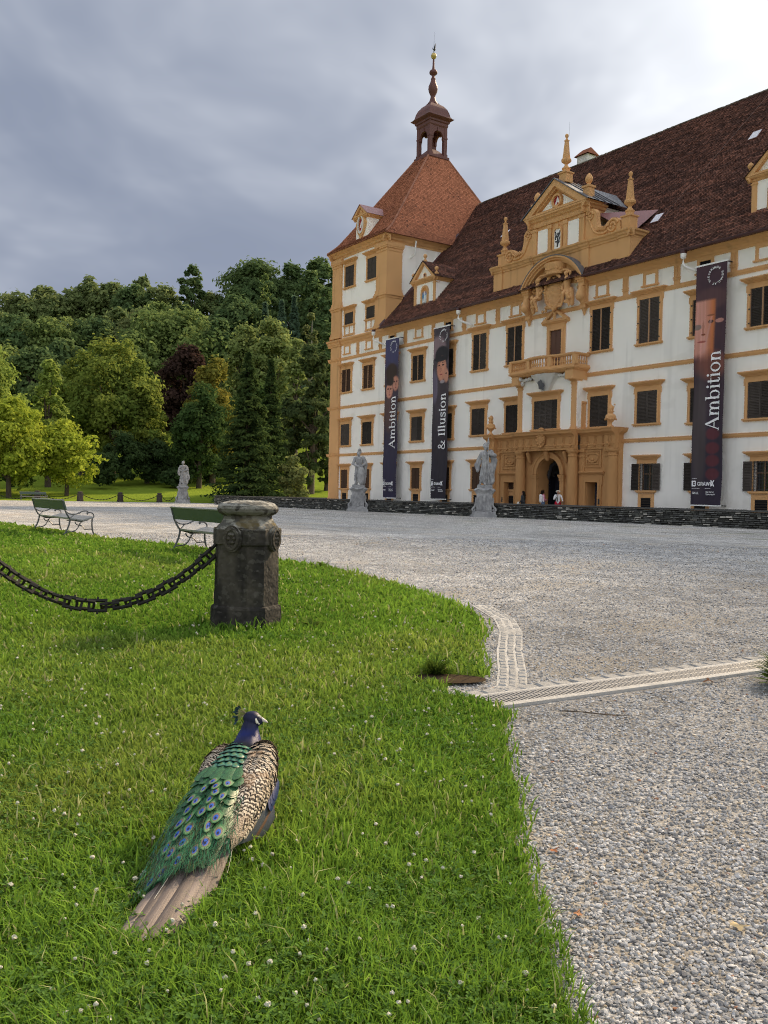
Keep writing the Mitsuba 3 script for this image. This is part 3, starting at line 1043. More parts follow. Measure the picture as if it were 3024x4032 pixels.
# ---- lantern
LN = key('lantern', PAL)
c0 = np.array([TCX, TCY, 0])
r2 = math.sqrt(2)
P = lambda nm, mb, mat='m_redmetal', **k: put(nm, mb, mat, LN, **k)
P('base', MB().lathe([(1.20 * r2, 33.4), (1.20 * r2, 33.62), (1.10 * r2, 33.66), (1.05 * r2, 33.72), (.5, 34.4)], c0, 4, rot=math.pi / 4))
for sx in (-1, 1):
    for sy in (-1, 1):
        x, y = TCX + sx * .86, TCY + sy * .86
        q = MB().box(x - .17, x + .17, y - .17, y + .17, 33.6, 36.4).box(x - .21, x + .21, y - .21, y + .21, 35.35, 35.47).box(x - .21, x + .21, y - .21, y + .21, 33.6, 33.9)
        P('post', q)
for k in range(4):
    g = sbox(-.72, 35.2, .72, 36.4).difference(unary_union([Point(0, 35.42).buffer(.56, 16), sbox(-.56, 35.0, .56, 35.42)]))
    q = MB().poly(g, -1.0, -.80)
    q.box(-.1, .1, -1.06, -.8, 35.9, 36.3)
    q.moved(affine(rotz(k * math.pi / 2), (TCX, TCY, 0)))
    P('arch', q)
P('cornice', MB().lathe([(1.02 * r2, 36.38), (1.08 * r2, 36.5), (1.08 * r2, 36.75), (1.18 * r2, 36.8), (1.2 * r2, 36.95), (1.42 * r2, 37.1), (1.50 * r2, 37.18), (1.3 * r2, 37.28)], c0, 4, rot=math.pi / 4))
P('dome', MB().lathe([(1.36 * r2, 37.24), (1.22 * r2, 37.45), (1.14 * r2, 37.8), (1.0 * r2, 38.15), (.74 * r2, 38.5), (.45 * r2, 38.72), (.42 * r2, 38.80)], c0, 4, rot=math.pi / 4), smooth=40)
P('spire', MB().lathe([(.52, 38.74), (.46, 38.86), (.32, 39.05), (.22, 39.4), (.22, 39.55), (.38, 39.85), (.46, 40.15), (.42, 40.45), (.28, 40.8), (.2, 41.05), (.24, 41.15), (.16, 41.25), (.14, 41.45), (.36, 41.62), (.40, 41.78),
                      (.3, 41.95), (.14, 42.05), (.10, 42.4), (.07, 43.1)], c0, 12), smooth=50)
P('ball', MB().lathe([(.04, 43.0), (.2, 43.1), (.27, 43.28), (.27, 43.38), (.18, 43.55), (.04, 43.62)], c0, 12), 'm_gold', smooth=60)
v = MB().tube([c0 + [0, 0, 43.55], c0 + [0, 0, 44.4], c0 + [0, 0, 45.6]], [.03, .010, .005], 5)
v.mesh(fuse([limb([((0, 0, 43.75), .04), ((.08, .02, 43.9), .10), ((.10, .02, 44.1), .08), ((.18, .03, 44.4), .03)]), limb([((.08, 0, 43.9), .08), ((-.12, -.03, 44.0), .04), ((-.18, -.04, 44.15), .02)])], .06, 2).apply_translation(c0))
P('weathervane', v, 'm_iron')


# ---- gabled dormers
def dormer(cx, yf, zb, w, zw, name='dormer', oval=False):
    K = key(name, PAL)
    P = lambda nm, mb, mat='m_ochre', **k: put(nm, mb, mat, K, **k)
    hw = w / 2
    back = lambda z: EY + (z - EZ) * (RY - EY) / (RZ - EZ) + .5
    yb = 54.0 if oval else back(zw + .6)
    if oval:
        yb = yf + 3.2
    P('body', MB().box(cx - hw, cx + hw, yf, yb, zb - .8, zw), 'm_white')
    if not oval:
        for s in (-1, 1):
            x = cx + s * (hw - .16)
            q = MB().box(x - .20, x + .20, yf - .10, yf + .35, zb - .5, zb + .30).box(x - .15, x + .15, yf - .07, yf + .3, zb + .30, zw - .25).box(x - .20, x + .20, yf - .11, yf + .33, zw - .40, zw - .34)
            q.box(x - .20, x + .20, yf - .11, yf + .33, zb + .34, zb + .40)
            P('pilaster', q)
        ar = unary_union([sbox(cx - .52, zb + .45, cx + .52, zb + 1.5), Point(cx, zb + 1.5).buffer(.52, 16)])
        inn = unary_union([sbox(cx - .34, zb + .45, cx + .34, zb + 1.5), Point(cx, zb + 1.5).buffer(.34, 16)])
        P('niche_frame', MB().poly(ar.difference(inn), yf - .09, yf + .02))
        P('niche_sill', MB().box(cx - .62, cx + .62, yf - .12, yf, zb + .36, zb + .45))
        pic = MB().poly(inn, yf - .03, yf - .008)
        P('painting', pic, 'm_niche_blue' if cx < -50 else 'm_red')
        if cx < -50:
            an = MB().box(cx - .03, cx + .03, yf - .05, yf - .03, zb + .65, zb + 1.55).box(cx - .14, cx + .14, yf - .051, yf - .03, zb + 1.28, zb + 1.33)
            t = np.linspace(-2.6, -.55, 9)
            an.tube([(cx + .2 * math.cos(a), yf - .045, zb + .85 + .2 * math.sin(a)) for a in t], .03, 5)
            P('anchor', an, 'm_whitepaint')
    e = [(0.0, 0), (.06, .03), (.10, .12), (.22, .17), (.28, .26), (0, .28)]
    q = MB()
    q.sweepx([(a, zw - .24 + b) for a, b in e], cx - hw - .26, cx + hw + .26, yf)
    for s in (-1, 1):
        q.sweepy([(a, zw - .24 + b) for a, b in e], yf - .26, yb, cx + s * hw, s)
    P('cornice', q)
    rise = .50 * w
    tri = Polygon([(cx - hw - .30, zw + .04), (cx + hw + .30, zw + .04), (cx, zw + .04 + rise)])
    inn = Polygon([(cx - hw + .28, zw + .16), (cx + hw - .28, zw + .16), (cx, zw - .12 + rise)])
    P('pediment_field', MB().poly(inn.buffer(.05), yf - .02, yf + .3), 'm_white')
    q = MB().poly(tri.difference(inn), yf - .28, yf + .3)
    P('pediment', q)
    if not oval:
        P('oculus', MB().poly(Point(cx, zw + .42).buffer(.21, 12).difference(Point(cx, zw + .42).buffer(.13, 12)), yf - .08, yf))
        P('oculus_glass', MB().poly(Point(cx, zw + .42).buffer(.13, 12), yf - .05, yf - .022), 'm_redmetal')
        for dx, z in ((-hw - .1, zw + .22), (hw + .1, zw + .22), (0, zw + rise + .02)):
            P('ball_finial', MB().lathe([(.17, 0), (.17, .12), (.09, .17), (.06, .28), (.11, .33), (.17, .42), (.17, .5), (.11, .6), (.03, .65)], (cx + dx, yf - .05, z), 10), smooth=50)
    rf = MB()
    zt = zw + .07 + rise
    for s in (-1, 1):
        rf.add([(cx, yf - .34, zt + .03), (cx + s * (hw + .36), yf - .34, zw + .02), (cx + s * (hw + .36), yb + 1.2, zw + .02), (cx, yb + 2.2, zt + .03)], [[0, 1, 2, 3]])
        rf.add([(cx, yf - .34, zt - .03), (cx + s * (hw + .36), yf - .34, zw - .04), (cx + s * (hw + .36), yf - .34, zw + .02), (cx, yf - .34, zt + .03)], [[0, 1, 2, 3]])
    P('roof', rf, 'm_tilebase' if not oval else 'm_redsheet')
    if not oval:
        rr = MB()
        r_ = np.random.default_rng(3)
        for s in (-1, 1):
            L2 = math.hypot(hw + .36, zt - zw)
            u = np.array([0, 1.0, 0]) * (-s)
            up = np.array([-s * (hw + .36), 0, zt - zw]) / L2
            n = np.cross(u, up)
            o = np.array([cx + s * (hw + .40), yf - .3 if s < 0 else yb + 1.2, zw + .03])
            V, C, _ = tile_rows(o if s < 0 else o, u if s > 0 else u, n, [(k * .168, 0 if s > 0 else 0, 0) for k in range(0)] or [(k * .168, 0.0, yb - yf + 1.5) for k in range(int(L2 / .168))], .185, .2, .03, r_, dark_tiles)
            me, co = tiles_mesh(V, C, F1)
            rr.add(me[0], me[1], co)
        P('tile_field', rr, 'm_vertex', kind='stuff')
    else:
        a = np.linspace(0, 2 * np.pi, 33)
        wob = 1 + .10 * np.cos(4 * a) + .05 * np.cos(8 * a)
        ov = Polygon(np.stack([cx + .72 * wob * np.cos(a), zb + 1.15 + 1.15 * wob * np.sin(a)], 1))
        inn = affinity.scale(Point(cx, zb + 1.15).buffer(1, 24), .36, .68)
        P('cartouche', MB().poly(ov.difference(inn), yf - .16, yf + .05), 'm_ochre')
        P('cartouche_rim', MB().poly(affinity.scale(inn, 1.35, 1.25).difference(inn), yf - .24, yf - .1), 'm_stucco')
        P('shield', MB().poly(inn, yf - .06, yf - .01), 'm_red')
        P('shield_chevron', MB().poly(Polygon([(cx - .26, zb + .9), (cx, zb + 1.5), (cx + .26, zb + .9), (cx + .12, zb + .85), (cx, zb + 1.15), (cx - .12, zb + .85)]), yf - .09, yf - .05), 'm_whitepaint')
    return K


def niche_blue(p, n, uv):
    return mix(mix((0.10, 0.25, 0.45), (0.55, 0.60, 0.62), smoothstep(0.4, 0.7, noise(p.x * 3, p.z * 3, 1.0))), (0.55, 0.25, 0.08), smoothstep(18.2, 18.6, p.z))


diffuse('m_niche_blue', proc(niche_blue))
dormer(-61.45, 44.6, 16.95, 3.0, 19.38)
dormer(-29.55, 44.6, 16.95, 3.0, 19.38)
dormer(-71.0, 44.3, 25.0, 2.0, 26.85, name='tower_dormer', oval=True)

# ---- downpipes
for x in (-66.95, -55.1, -34.4, -20.0):
    K = key('downpipe', PAL)
    put('hopper', MB().lathe([(.09, 0), (.16, .08), (.17, .26), (.17, .30), (.13, .30)], (x, EY - .12, 15.42), 12), 'm_whitepaint', K, smooth=40)
    put('pipe', MB().tube([(x, EY - .12, 15.45), (x, EY - .12, 15.1), (x + .1, EY - .02, 14.95), (x + .75, D - .1, 14.60)], .085, 10), 'm_whitepaint', K, smooth=50)
    put('outlet', MB().box(x - .14, x + .14, EY - .22, EY - .0, 15.70, 15.92), 'm_gutter', K)
K = key('downpipe', PAL)
put('pipe', MB().tube([(XT + .05, 46.4, 22.45), (XT + .5, 46.6, 22.75), (XT + .5, 46.6, 23.3), (XT + .6, 46.6, 23.9)], .07, 8), 'm_whitepaint', K, smooth=50)
# ================================================================== CENTRE OF THE FACADE
# ---- projecting bay above the portal, carries the balcony
YB = 43.2
m = MB().box(CX - 2.85, CX + 2.85, YB, D, 6.05, 9.62)
pal('centre_bay', m, 'm_white')
window(CX, 2.24, 6.24, 8.17, 'louvre', yb=YB, leaves=4)
for s in (-1, 1):
    x = CX + s * 2.58
    q = MB().box(x - .27, x + .27, YB - .10, YB + .5, 6.1, 6.28).box(x - .30, x + .30, YB - .14, YB + .52, 6.05, 6.14)
    q.box(x - .21, x + .21, YB - .07, YB + .3, 6.28, 9.05).box(x - .26, x + .26, YB - .11, YB + .36, 9.05, 9.14).box(x - .23, x + .23, YB - .09, YB + .33, 9.14, 9.24).box(x - .30, x + .30, YB - .16, YB + .4, 9.24, 9.34)
    pal('bay_pilaster', q, 'm_ochre')
    q = MB().box(x - .34, x + .34, YB - .55, D, 9.34, 9.92)
    pal('balcony_corbel', q, 'm_ochre')
    xs = CX + s * 2.85
    f = MB().sweepy([(0, 6.15), (.04, 6.15), (.04, 7.75), (.10, 7.8), (.12, 7.92), (0, 7.95)], D - .42, D - .02, xs, s)
    f.sweepy([(0, 6.08), (.09, 6.08), (.09, 6.15), (0, 6.15)], D - .5, D - .01, xs, s)
    pal('bay_side_panel', f, 'm_ochre')
# ---- balcony with a bowed front
BAL = key('balcony', PAL)
half = 3.08
xs = np.linspace(-half, half, 49)
yf = 42.62 - .42 * np.cos(np.clip(xs / 2.0, -1, 1) * np.pi / 2) ** 2


def bal_poly(e):
    f = [(CX + a * (half + e) / half, b - e) for a, b in zip(xs, yf)]
    return Polygon(f + [(CX + half + e, D), (CX - half - e, D)])


def flat(mb, pg, z0, z1):
    m = trimesh.creation.extrude_polygon(pg, z1 - z0, engine='earcut')
    m.apply_translation([0, 0, z0])
    return mb.mesh(m)


P = lambda nm, mb, mat='m_ochre', **k: put(nm, mb, mat, BAL, **k)
s_ = MB()
for e, a, b in ((-.12, 9.90, 9.95), (-.04, 9.95, 10.02), (.06, 10.02, 10.08), (.10, 10.08, 10.14)):
    flat(s_, bal_poly(e), a, b)
P('slab', s_)
rail = bal_poly(.03).difference(bal_poly(-.22)).difference(sbox(CX - half + .24, 43.2, CX + half - .24, 45))
P('plinth', flat(MB(), rail, 10.14, 10.27))
r_ = MB()
flat(r_, rail, 10.86, 10.92)
flat(r_, bal_poly(.07).difference(bal_poly(-.26)).difference(sbox(CX - half + .24, 43.2, CX + half - .24, 45)), 10.92, 11.02)
P('handrail', r_)
prof = [(.075, 10.27), (.075, 10.32), (.04, 10.35), (.06, 10.42), (.075, 10.50), (.05, 10.60), (.035, 10.68), (.06, 10.72), (.035, 10.76), (.05, 10.80), (.07, 10.82), (.07, 10.86)]
piers = (-half + .02, -1.02, 1.02, half - .02)
for x in np.arange(-half + .3, half - .2, .215):
    if min(abs(x - p) for p in piers) < .22:
        continue
    P('baluster', MB().lathe(prof, (CX + x, float(np.interp(x, xs, yf)) + .10, 0), 8), smooth=40)
for x in piers:
    y = float(np.interp(x, xs, yf)) + .1
    P('pier', MB().box(CX + x - .15, CX + x + .15, y - .14, y + .14, 10.26, 10.87))
for s in (-1, 1):
    for y in np.arange(42.95, 43.9, .215):
        P('baluster', MB().lathe(prof, (CX + s * (half - .09), y, 0), 8), smooth=40)
# white shell console and stucco brackets
a = np.linspace(np.pi, 2 * np.pi, 29)
pr = [(.34, 8.62), (.42, 8.70), (.40, 8.80), (.48, 8.88), (.62, 9.1), (.78, 9.35), (1.02, 9.6), (1.25, 9.78), (1.30, 9.88), (1.18, 9.90)]
V = []
for r, z in pr:
    k = 1 + (.05 * np.cos(a * 11) if r > .5 else 0 * a)
    V.append(np.stack([CX + r * k * np.cos(a), YB + .0 + .62 * r * k * np.sin(a), np.full(29, z)], 1))
V = np.vstack(V)
i, j = np.meshgrid(np.arange(len(pr) - 1), np.arange(28), indexing='ij')
q = np.stack([i * 29 + j, i * 29 + j + 1, (i + 1) * 29 + j + 1, (i + 1) * 29 + j], -1).reshape(-1, 4)
P('shell_console', MB().add(V, q), 'm_stucco', smooth=35)
o = MB()
a = np.linspace(0, 2 * np.pi, 25)
o.add(np.vstack([[[CX, YB - .56, 9.15]], np.stack([CX + (.30 + .05 * np.cos(a * 5)) * np.cos(a), YB - .535 - .12 * np.sin(a), 9.15 + (.32 + .05 * np.cos(a * 5)) * np.sin(a)], 1)]),
      np.stack([np.zeros(24, int), np.arange(1, 25), np.arange(2, 26)], 1))
P('console_oval', o, 'm_greysheet')
g = np.random.default_rng(8)
for s in (-1, 1):
    bl = [ball((CX + s * 2.35, YB - .35, 9.75), (.22, .2, .2), 10), ball((CX + s * 2.2, YB - .2, 9.45), (.13, .16, .18), 10)]
    for k in range(9):
        bl.append(ball((CX + s * (1.35 + .13 * k), YB - .18 + g.normal(0, .04), 9.70 + .05 * math.sin(k * 2)), .10 + .04 * g.random(), 8))
    P('stucco_garland', fuse(bl, .07, 3), 'm_stucco', smooth=True)
# balcony door with broken pediment
Wd = key('balcony_door', PAL)
P = lambda nm, mb, mat='m_ochre', **k: put(nm, mb, mat, Wd, **k)
x0, x1 = CX - .56, CX + .56
P('frame', MB().poly(sbox(x0 - .30, 10.14, x1 + .30, 13.30).difference(sbox(x0, 10.1, x1, 12.98)), D - .10, D + .01).poly(sbox(x0 - .14, 10.14, x1 + .14, 13.10).difference(sbox(x0, 10.1, x1, 12.98)), D - .14, D - .09))
P('entablature', MB().box(x0 - .36, x1 + .36, D - .12, D, 13.30, 13.42).sweepx([(0, 13.42), (.16, 13.42), (.24, 13.50), (.30, 13.54), (.30, 13.60), (0, 13.62)], CX - 1.24, CX + 1.24, D))
tri = Polygon([(CX - 1.24, 13.62), (CX + 1.24, 13.62), (CX, 14.44)])
inn = Polygon([(CX - .82, 13.70), (CX + .82, 13.70), (CX, 14.24)])
P('pediment', MB().poly(tri.difference(inn), D - .28, D))
P('pediment_field', MB().poly(inn.buffer(.03), D - .02, D + .02), 'm_white')
P('mask', fuse([ball((CX, D - .22, 14.15), (.16, .14, .2), 10), ball((CX - .07, D - .26, 13.86), (.06, .06, .26), 8), ball((CX + .08, D - .26, 13.90), (.06, .06, .24), 8), ball((CX, D - .24, 13.78), (.07, .06, .22), 8)], .05, 2), smooth=True)
for k in (0, 1):
    q = MB()
    a0 = x0 + k * .56
    q.box(a0 + .01, a0 + .55, D - .02, D + .0, 10.14, 12.97)
    for n in range(2):
        q.box(a0 + .07, a0 + .49, D - .035, D - .02, 10.3 + n * 1.35, 11.5 + n * 1.35)
    P('leaf', q, 'm_doorwood')
princ('m_doorwood', plaster((.085, .035, .02), .5, .2), .6)

# ---- portal
PO = key('portal', PAL)
P = lambda nm, mb, mat='m_portal', **k: put(nm, mb, mat, PO, **k)
YP, YM = 43.62, 43.30      # faces of the side bays and of the middle bay
face = sbox(CX - 6.1, Z0 - .5, CX + 6.1, 4.80)
cut = [sbox(CX - 1.12, Z0 - .6, CX + 1.12, 3.2), Point(CX, 3.2).buffer(1.12, 24)] + [sbox(CX + s * 3.95 - .52, Z0 - .6, CX + s * 3.95 + .52, 2.68) for s in (-1, 1)]
P('face', MB().poly(face.difference(unary_union(cut)), YP, D + .05))


def ent(x0, x1, yw, first=False):
    """entablature piece over a wall at yw"""
    q = MB()
    q.sweepx([(-.3, 4.78), (.0, 4.78), (.0, 4.90), (.03, 4.92), (.03, 5.02), (.07, 5.05), (.07, 5.11), (.01, 5.13), (.01, 5.62), (.06, 5.66), (.10, 5.72), (.26, 5.80), (.34, 5.84), (.36, 5.94), (.42, 6.02), (.42, 6.07), (-.3, 6.10)], x0, x1, yw)
    return q


P('entablature', ent(CX - 6.1, CX - 2.9, YP - .1))
P('entablature', ent(CX + 2.9, CX + 6.1, YP - .1))
P('entablature', ent(CX - 2.93, CX + 2.93, YM - .32))
for s in (-1, 1):
    P('entablature', ent(CX + s * 5.72 - .42, CX + s * 5.72 + .42, YP - .42))
    e = MB().sweepy([(0, 4.78), (.03, 5.02), (.07, 5.11), (.01, 5.13), (.01, 5.62), (.10, 5.72), (.30, 5.82), (.36, 5.95), (.40, 6.06), (0, 6.10)], YP - .1, D, CX + s * 6.1, s)
    P('entablature', e)
P('ledge', MB().box(CX - 6.1, CX + 6.1, YP - .2, D, 5.95, 6.085))
tri_x = [(-5.72, YP - .43)] + [(x, YP - .11) for x in (-4.9, -4.2, -3.5)] + [(x, YM - .33) for x in (-2.6, -1.9, -1.2, 1.2, 1.9, 2.6)] + [(x, YP - .11) for x in (3.5, 4.2, 4.9)] + [(5.72, YP - .43)]
for x, y in tri_x:
    q = MB()
    for d in (-.10, .0, .10):
        q.box(CX + x + d - .032, CX + x + d + .032, y - .035, y + .02, 5.15, 5.60)
    q.lathe([(.02, 5.00), (.06, 5.06), (.09, 5.10), (.02, 5.12)], (CX + x, y - .07, -.08), 8)
    P('triglyph', q)
col = [(.44, Z0 - .1), (.44, .62), (.40, .66), (.42, .74), (.37, .80), (.345, .88), (.35, 1.6), (.335, 3.2), (.30, 4.30), (.34, 4.34), (.34, 4.40), (.30, 4.42), (.30, 4.52), (.36, 4.58), (.42, 4.66), (.42, 4.78)]
for x, y in ((-5.72, YP - .12), (-2.5, YM - .02), (2.5, YM - .02), (5.72, YP - .12)):
    P('column', MB().lathe(col, (CX + x, y, 0), 20), smooth=40)
for x in (-3.05, 3.05, -5.25, 5.25):
    q = MB().box(CX + x - .2, CX + x + .2, YP - .08, YP + .1, Z0 - .2, 4.3).box(CX + x - .25, CX + x + .25, YP - .13, YP + .1, 4.3, 4.42).box(CX + x - .28, CX + x + .28, YP - .17, YP + .1, 4.62, 4.79)
    q.box(CX + x - .2, CX + x + .2, YP - .08, YP + .1, 4.42, 4.62)
    P('pilaster', q)
# arch
ring = Point(CX, 3.2).buffer(1.50, 32).difference(Point(CX, 3.2).buffer(1.12, 32)).intersection(sbox(CX - 2, 3.2, CX + 2, 5))
q = MB().poly(ring, YP - .16, YP + .02)
q.poly(Point(CX, 3.2).buffer(1.50, 32).difference(Point(CX, 3.2).buffer(1.40, 32)).intersection(sbox(CX - 2, 3.2, CX + 2, 5)), YP - .21, YP - .15)
P('arch', q)
for s in (-1, 1):
    x = CX + s * 1.31
    q = MB().box(x - .19, x + .19, YP - .14, YP + .02, Z0 - .2, 2.75).box(x - .25, x + .25, YP - .22, D + .3, 2.95, 3.05).box(x - .28, x + .28, YP - .26, D + .3, 3.05, 3.16).box(x - .21, x + .21, YP - .17, D + .2, 2.75, 2.95)
    P('jamb', q)
    P('console', fuse([bone((CX + s * 1.75, YP - .35, 4.6), .16, (CX + s * 1.75, YP - .15, 4.0), .09), ball((CX + s * 1.75, YP - .33, 4.62), (.17, .17, .17))], .08, 1), smooth=40)
P('keystone', fuse([bone((CX, YP - .32, 4.66), .2, (CX, YP - .2, 4.2), .13), ball((CX, YP - .34, 4.45), (.13, .12, .16))], .08, 1), smooth=40)
g_in = unary_union([sbox(CX - 1.12, Z0 - .3, CX + 1.12, 3.2), Point(CX, 3.2).buffer(1.12, 24)])
P('arch_reveal', MB().poly(g_in.difference(unary_union([sbox(CX - 1.09, Z0 - .4, CX + 1.09, 3.2), Point(CX, 3.2).buffer(1.09, 24)])), YP - .01, D + .62))
# passage, gate leaf, openwork fan
m = MB()
g = unary_union([sbox(CX - 1.6, Z0 - .3, CX + 1.6, 3.2), Point(CX, 3.2).buffer(1.6, 16)])
m.poly(g.buffer(.1).difference(g), D + .61, D + 12)
m.poly(g, D + 11.6, D + 12)
P('passage', m, 'm_passage')
P('gate_leaf', MB().box(CX - 1.1, CX - 1.02, D + .7, D + 2.0, Z0 - .2, 3.1).box(CX - 1.1, CX + .12, D + 1.2, D + 1.3, Z0 - .2, 3.3), 'm_gate')
princ('m_gate', rgb(.006, .006, .013), .6)
gg = np.random.default_rng(4)
bl = []
for k in range(40):
    t = math.pi * (k + .5) / 40
    rr = 1.0 - .28 * gg.random() * (1 - .4 * math.sin(t))
    bl.append(ball((CX + rr * math.cos(t), D + .45 + .05 * gg.random(), 3.15 + rr * math.sin(t)), .07 + .08 * gg.random(), 6))
for k in range(16):
    bl.append(ball((CX - .98 + .10 * gg.random(), D + .45, 2.9 - .03 * k + .5), .07, 6))
P('iron_fan', fuse(bl, None, 0), 'm_iron')
# side doors and relief panels
for s in (-1, 1):
    x = CX + s * 3.95
    K = key('side_door', PAL)
    Q = lambda nm, mb, mat='m_portal', **k: put(nm, mb, mat, K, **k)
    o = sbox(x - .52, Z0 - .3, x + .52, 2.68)
    fr = sbox(x - .80, Z0 - .3, x + .80, 2.98).union(sbox(x - .88, 2.5, x + .88, 2.98)).difference(o)
    q = MB().poly(fr, YP - .08, YP + .02)
    q.poly(sbox(x - .66, Z0 - .3, x + .66, 2.84).difference(o), YP - .12, YP - .07)
    Q('frame', q)
    q = MB().box(x - .84, x + .84, YP - .06, YP, 2.98, 3.16)
    q.sweepx([(0, 3.16), (.10, 3.16), (.16, 3.24), (.26, 3.28), (.26, 3.34), (0, 3.37)], x - 1.08, x + 1.08, YP)
    Q('hood', q)
    Q('reveal', MB().poly(o.difference(sbox(x - .49, Z0 - .4, x + .49, 2.65)), YP - .005, D + .5))
    Q('leaf', MB().box(x - .52, x + .52, D + .40, D + .46, Z0 - .2, 2.68), 'm_bluedoor')
    Q('handle_plate', MB().box(x + s * .68 - .05, x + s * .68 + .05, YP - .15, YP - .12, 1.25, 1.6), 'm_iron')
    K = key('relief_panel', PAL)
    p1, p2 = sbox(x - .74, 3.62, x + .74, 4.72), sbox(x - .52, 3.82, x + .52, 4.54)
    q = MB().poly(p1.difference(p1.buffer(-.09)), YP - .07, YP).poly(p2.difference(p2.buffer(-.07)), YP - .06, YP)
    put('moulding', q, 'm_portal', K)
    bl = [ball((x + .40 * math.cos(t), YP - .03, 4.22 + .27 * math.sin(t)), .07 + .03 * gg.random(), 8) for t in np.linspace(math.pi, 2 * math.pi, 12)]
    bl += [ball((x + u, YP - .03, 4.42), .055, 8) for u in (-.42, -.36, .36, .42)] + [ball((x, YP - .05, 4.10), (.12, .09, .10), 8)]
    put('festoon', fuse(bl, .05, 1), 'm_portal', K, smooth=True)
princ('m_bluedoor', plaster((.035, .042, .062), .5, .3), .5)
# arms on the entablature
bl = [ball((CX - .05, YM - .46, 5.50), (.42, .14, .52), 14), ball((CX - .05, YM - .52, 6.05), (.34, .2, .14), 12), ball((CX, YM - .5, 6.2), (.2, .18, .12), 10)]
for k in range(26):
    t = k * 2.4
    bl.append(ball((CX - .05 + .40 * math.cos(t) * (.4 + .6 * gg.random()), YM - .56, 5.48 + .5 * math.sin(t) * (.4 + .6 * gg.random())), .05 + .05 * gg.random(), 6))
P('coat_of_arms', fuse(bl, .06, 2), smooth=True)
# urns
urn = [(.20, 0), (.20, .06), (.12, .10), (.08, .20), (.10, .27), (.22, .38), (.31, .52), (.33, .66), (.28, .74), (.17, .80), (.13, .88), (.22, .93), (.22, .97), (.13, 1.0), (.15, 1.08), (.17, 1.18), (.12, 1.3), (.05, 1.38)]
for s in (-1, 1):
    ux, uy = CX + s * 5.72, YP - .40
    q = MB().lathe(urn, (ux, uy, 6.10), 16)
    bl = [ball((ux + .33 * math.cos(t), uy + .33 * math.sin(t), 6.66 - .10 * abs(math.sin(2 * t))), .065, 6) for t in np.linspace(0, 2 * math.pi, 22)]
    q.mesh(fuse(bl, None, 0))
    bl = [ball((ux + .10 * gg.normal(), uy + .10 * gg.normal(), 7.20 + .10 * k / 3), .06, 6) for k in range(9)]
    q.mesh(fuse(bl, None, 0))
    P('urn', q, 'm_ochre', smooth=40)

# ---- cartouche under its arch, at the roof line
AR = key('crest', PAL)
P = lambda nm, mb, mat='m_ochre', **k: put(nm, mb, mat, AR, **k)
ya = D - .38
R = (2.9 ** 2 + 1.72 ** 2) / (2 * 1.72)
zc = 17.85 - R


def seg(r):
    return Point(CX, zc).buffer(r, 64)


cap = sbox(CX - 2.95, 16.08, CX + 2.95, 18.5)
q = MB().poly(seg(R).difference(seg(R - .12)).intersection(cap), ya - .38, D + .2).poly(seg(R - .10).difference(seg(R - .26)).intersection(cap), ya - .26, D + .2).poly(seg(R - .24).difference(seg(R - .40)).intersection(cap), ya - .12, D + .2)
P('arch', q)
P('arch_cover', MB().poly(seg(R + .05).difference(seg(R - .01)).intersection(sbox(CX - 3.0, 16.08, CX + 3.0, 18.5)), ya - .40, D + .9), 'm_greysheet')
P('field', MB().poly(seg(R - .3).intersection(sbox(CX - 2.6, 15.3, CX + 2.6, 18)), D - .03, D + .3), 'm_white')
for s in (-1, 1):
    x = CX + s * 2.62
    q = MB()
    for e, a, b in ((.30, 15.72, 15.86), (.38, 15.86, 16.0), (.46, 16.0, 16.10), (.24, 15.45, 15.72)):
        q.box(x - e, x + e, D - .25 - e, D, a, b)
    q.box(x - .22, x + .22, D - .28, D, 14.3, 15.45)
    q.box(x - .24, x + .24, D - .32, D, 14.02, 14.30)
    q.lathe([(.02, 13.55), (.10, 13.75), (.16, 13.95), (.20, 14.02)], (x, D - .12, 0), 8)
    P('bracket', q)
    v = [bone((x - s * .0, D - .55, 14.75), .30, (x, D - .42, 15.3), .22, 14), bone((x, D - .5, 14.8), .28, (x, D - .25, 14.35), .15, 14)]
    P('scroll', fuse(v, .10, 2), smooth=True)
# shield and crown
th = np.linspace(0, 2 * np.pi, 41)
sh = []
for r, dy in ((1.0, 0), (.92, .10), (.80, .16), (.74, .12), (.5, .20), (.25, .24), (.02, .26)):
    wob = 1 + .06 * np.cos(6 * th) * (r > .8)
    zz = 15.55 + r * wob * 1.10 * np.sin(th) * np.where(np.sin(th) < 0, 1.12, .95)
    sh.append(np.stack([CX + .04 + r * wob * .80 * np.cos(th), np.full(41, D - .30 - dy), zz], 1))
V = np.vstack(sh)
i, j = np.meshgrid(np.arange(6), np.arange(40), indexing='ij')
q = np.stack([i * 41 + j, (i + 1) * 41 + j, (i + 1) * 41 + j + 1, i * 41 + j + 1], -1).reshape(-1, 4)
t = trimesh.Trimesh(*[np.asarray(z) for z in (V, np.vstack([q[:, [0, 1, 2]], q[:, [0, 2, 3]]]))], process=False)
t = t.subdivide().subdivide()
t = displaced(t, .055, 4.5, 7)
P('shield', t, smooth=True)
cl = []
for k in range(34):
    a = 2 * math.pi * k / 34
    cl.append(ball((CX + .04 + .80 * math.cos(a), D - .42, 15.55 + 1.15 * math.sin(a)), .09 + .06 * gg.random(), 8))
P('shield_border', fuse(cl, .07, 2), smooth=True)
q = MB().lathe([(.78, 16.62), (.80, 16.70), (.76, 16.76), (.80, 17.0), (.90, 17.28), (.88, 17.36), (.6, 17.38)], (CX + .05, D - .12, 0), 20)
P('crown', q, smooth=40)
cl = [ball((CX + .05 + .78 * math.cos(a), D - .12 + .78 * math.sin(a), 16.95 + .05 * math.sin(5 * a)), .09, 8) for a in np.linspace(math.pi, 2 * math.pi, 13)]
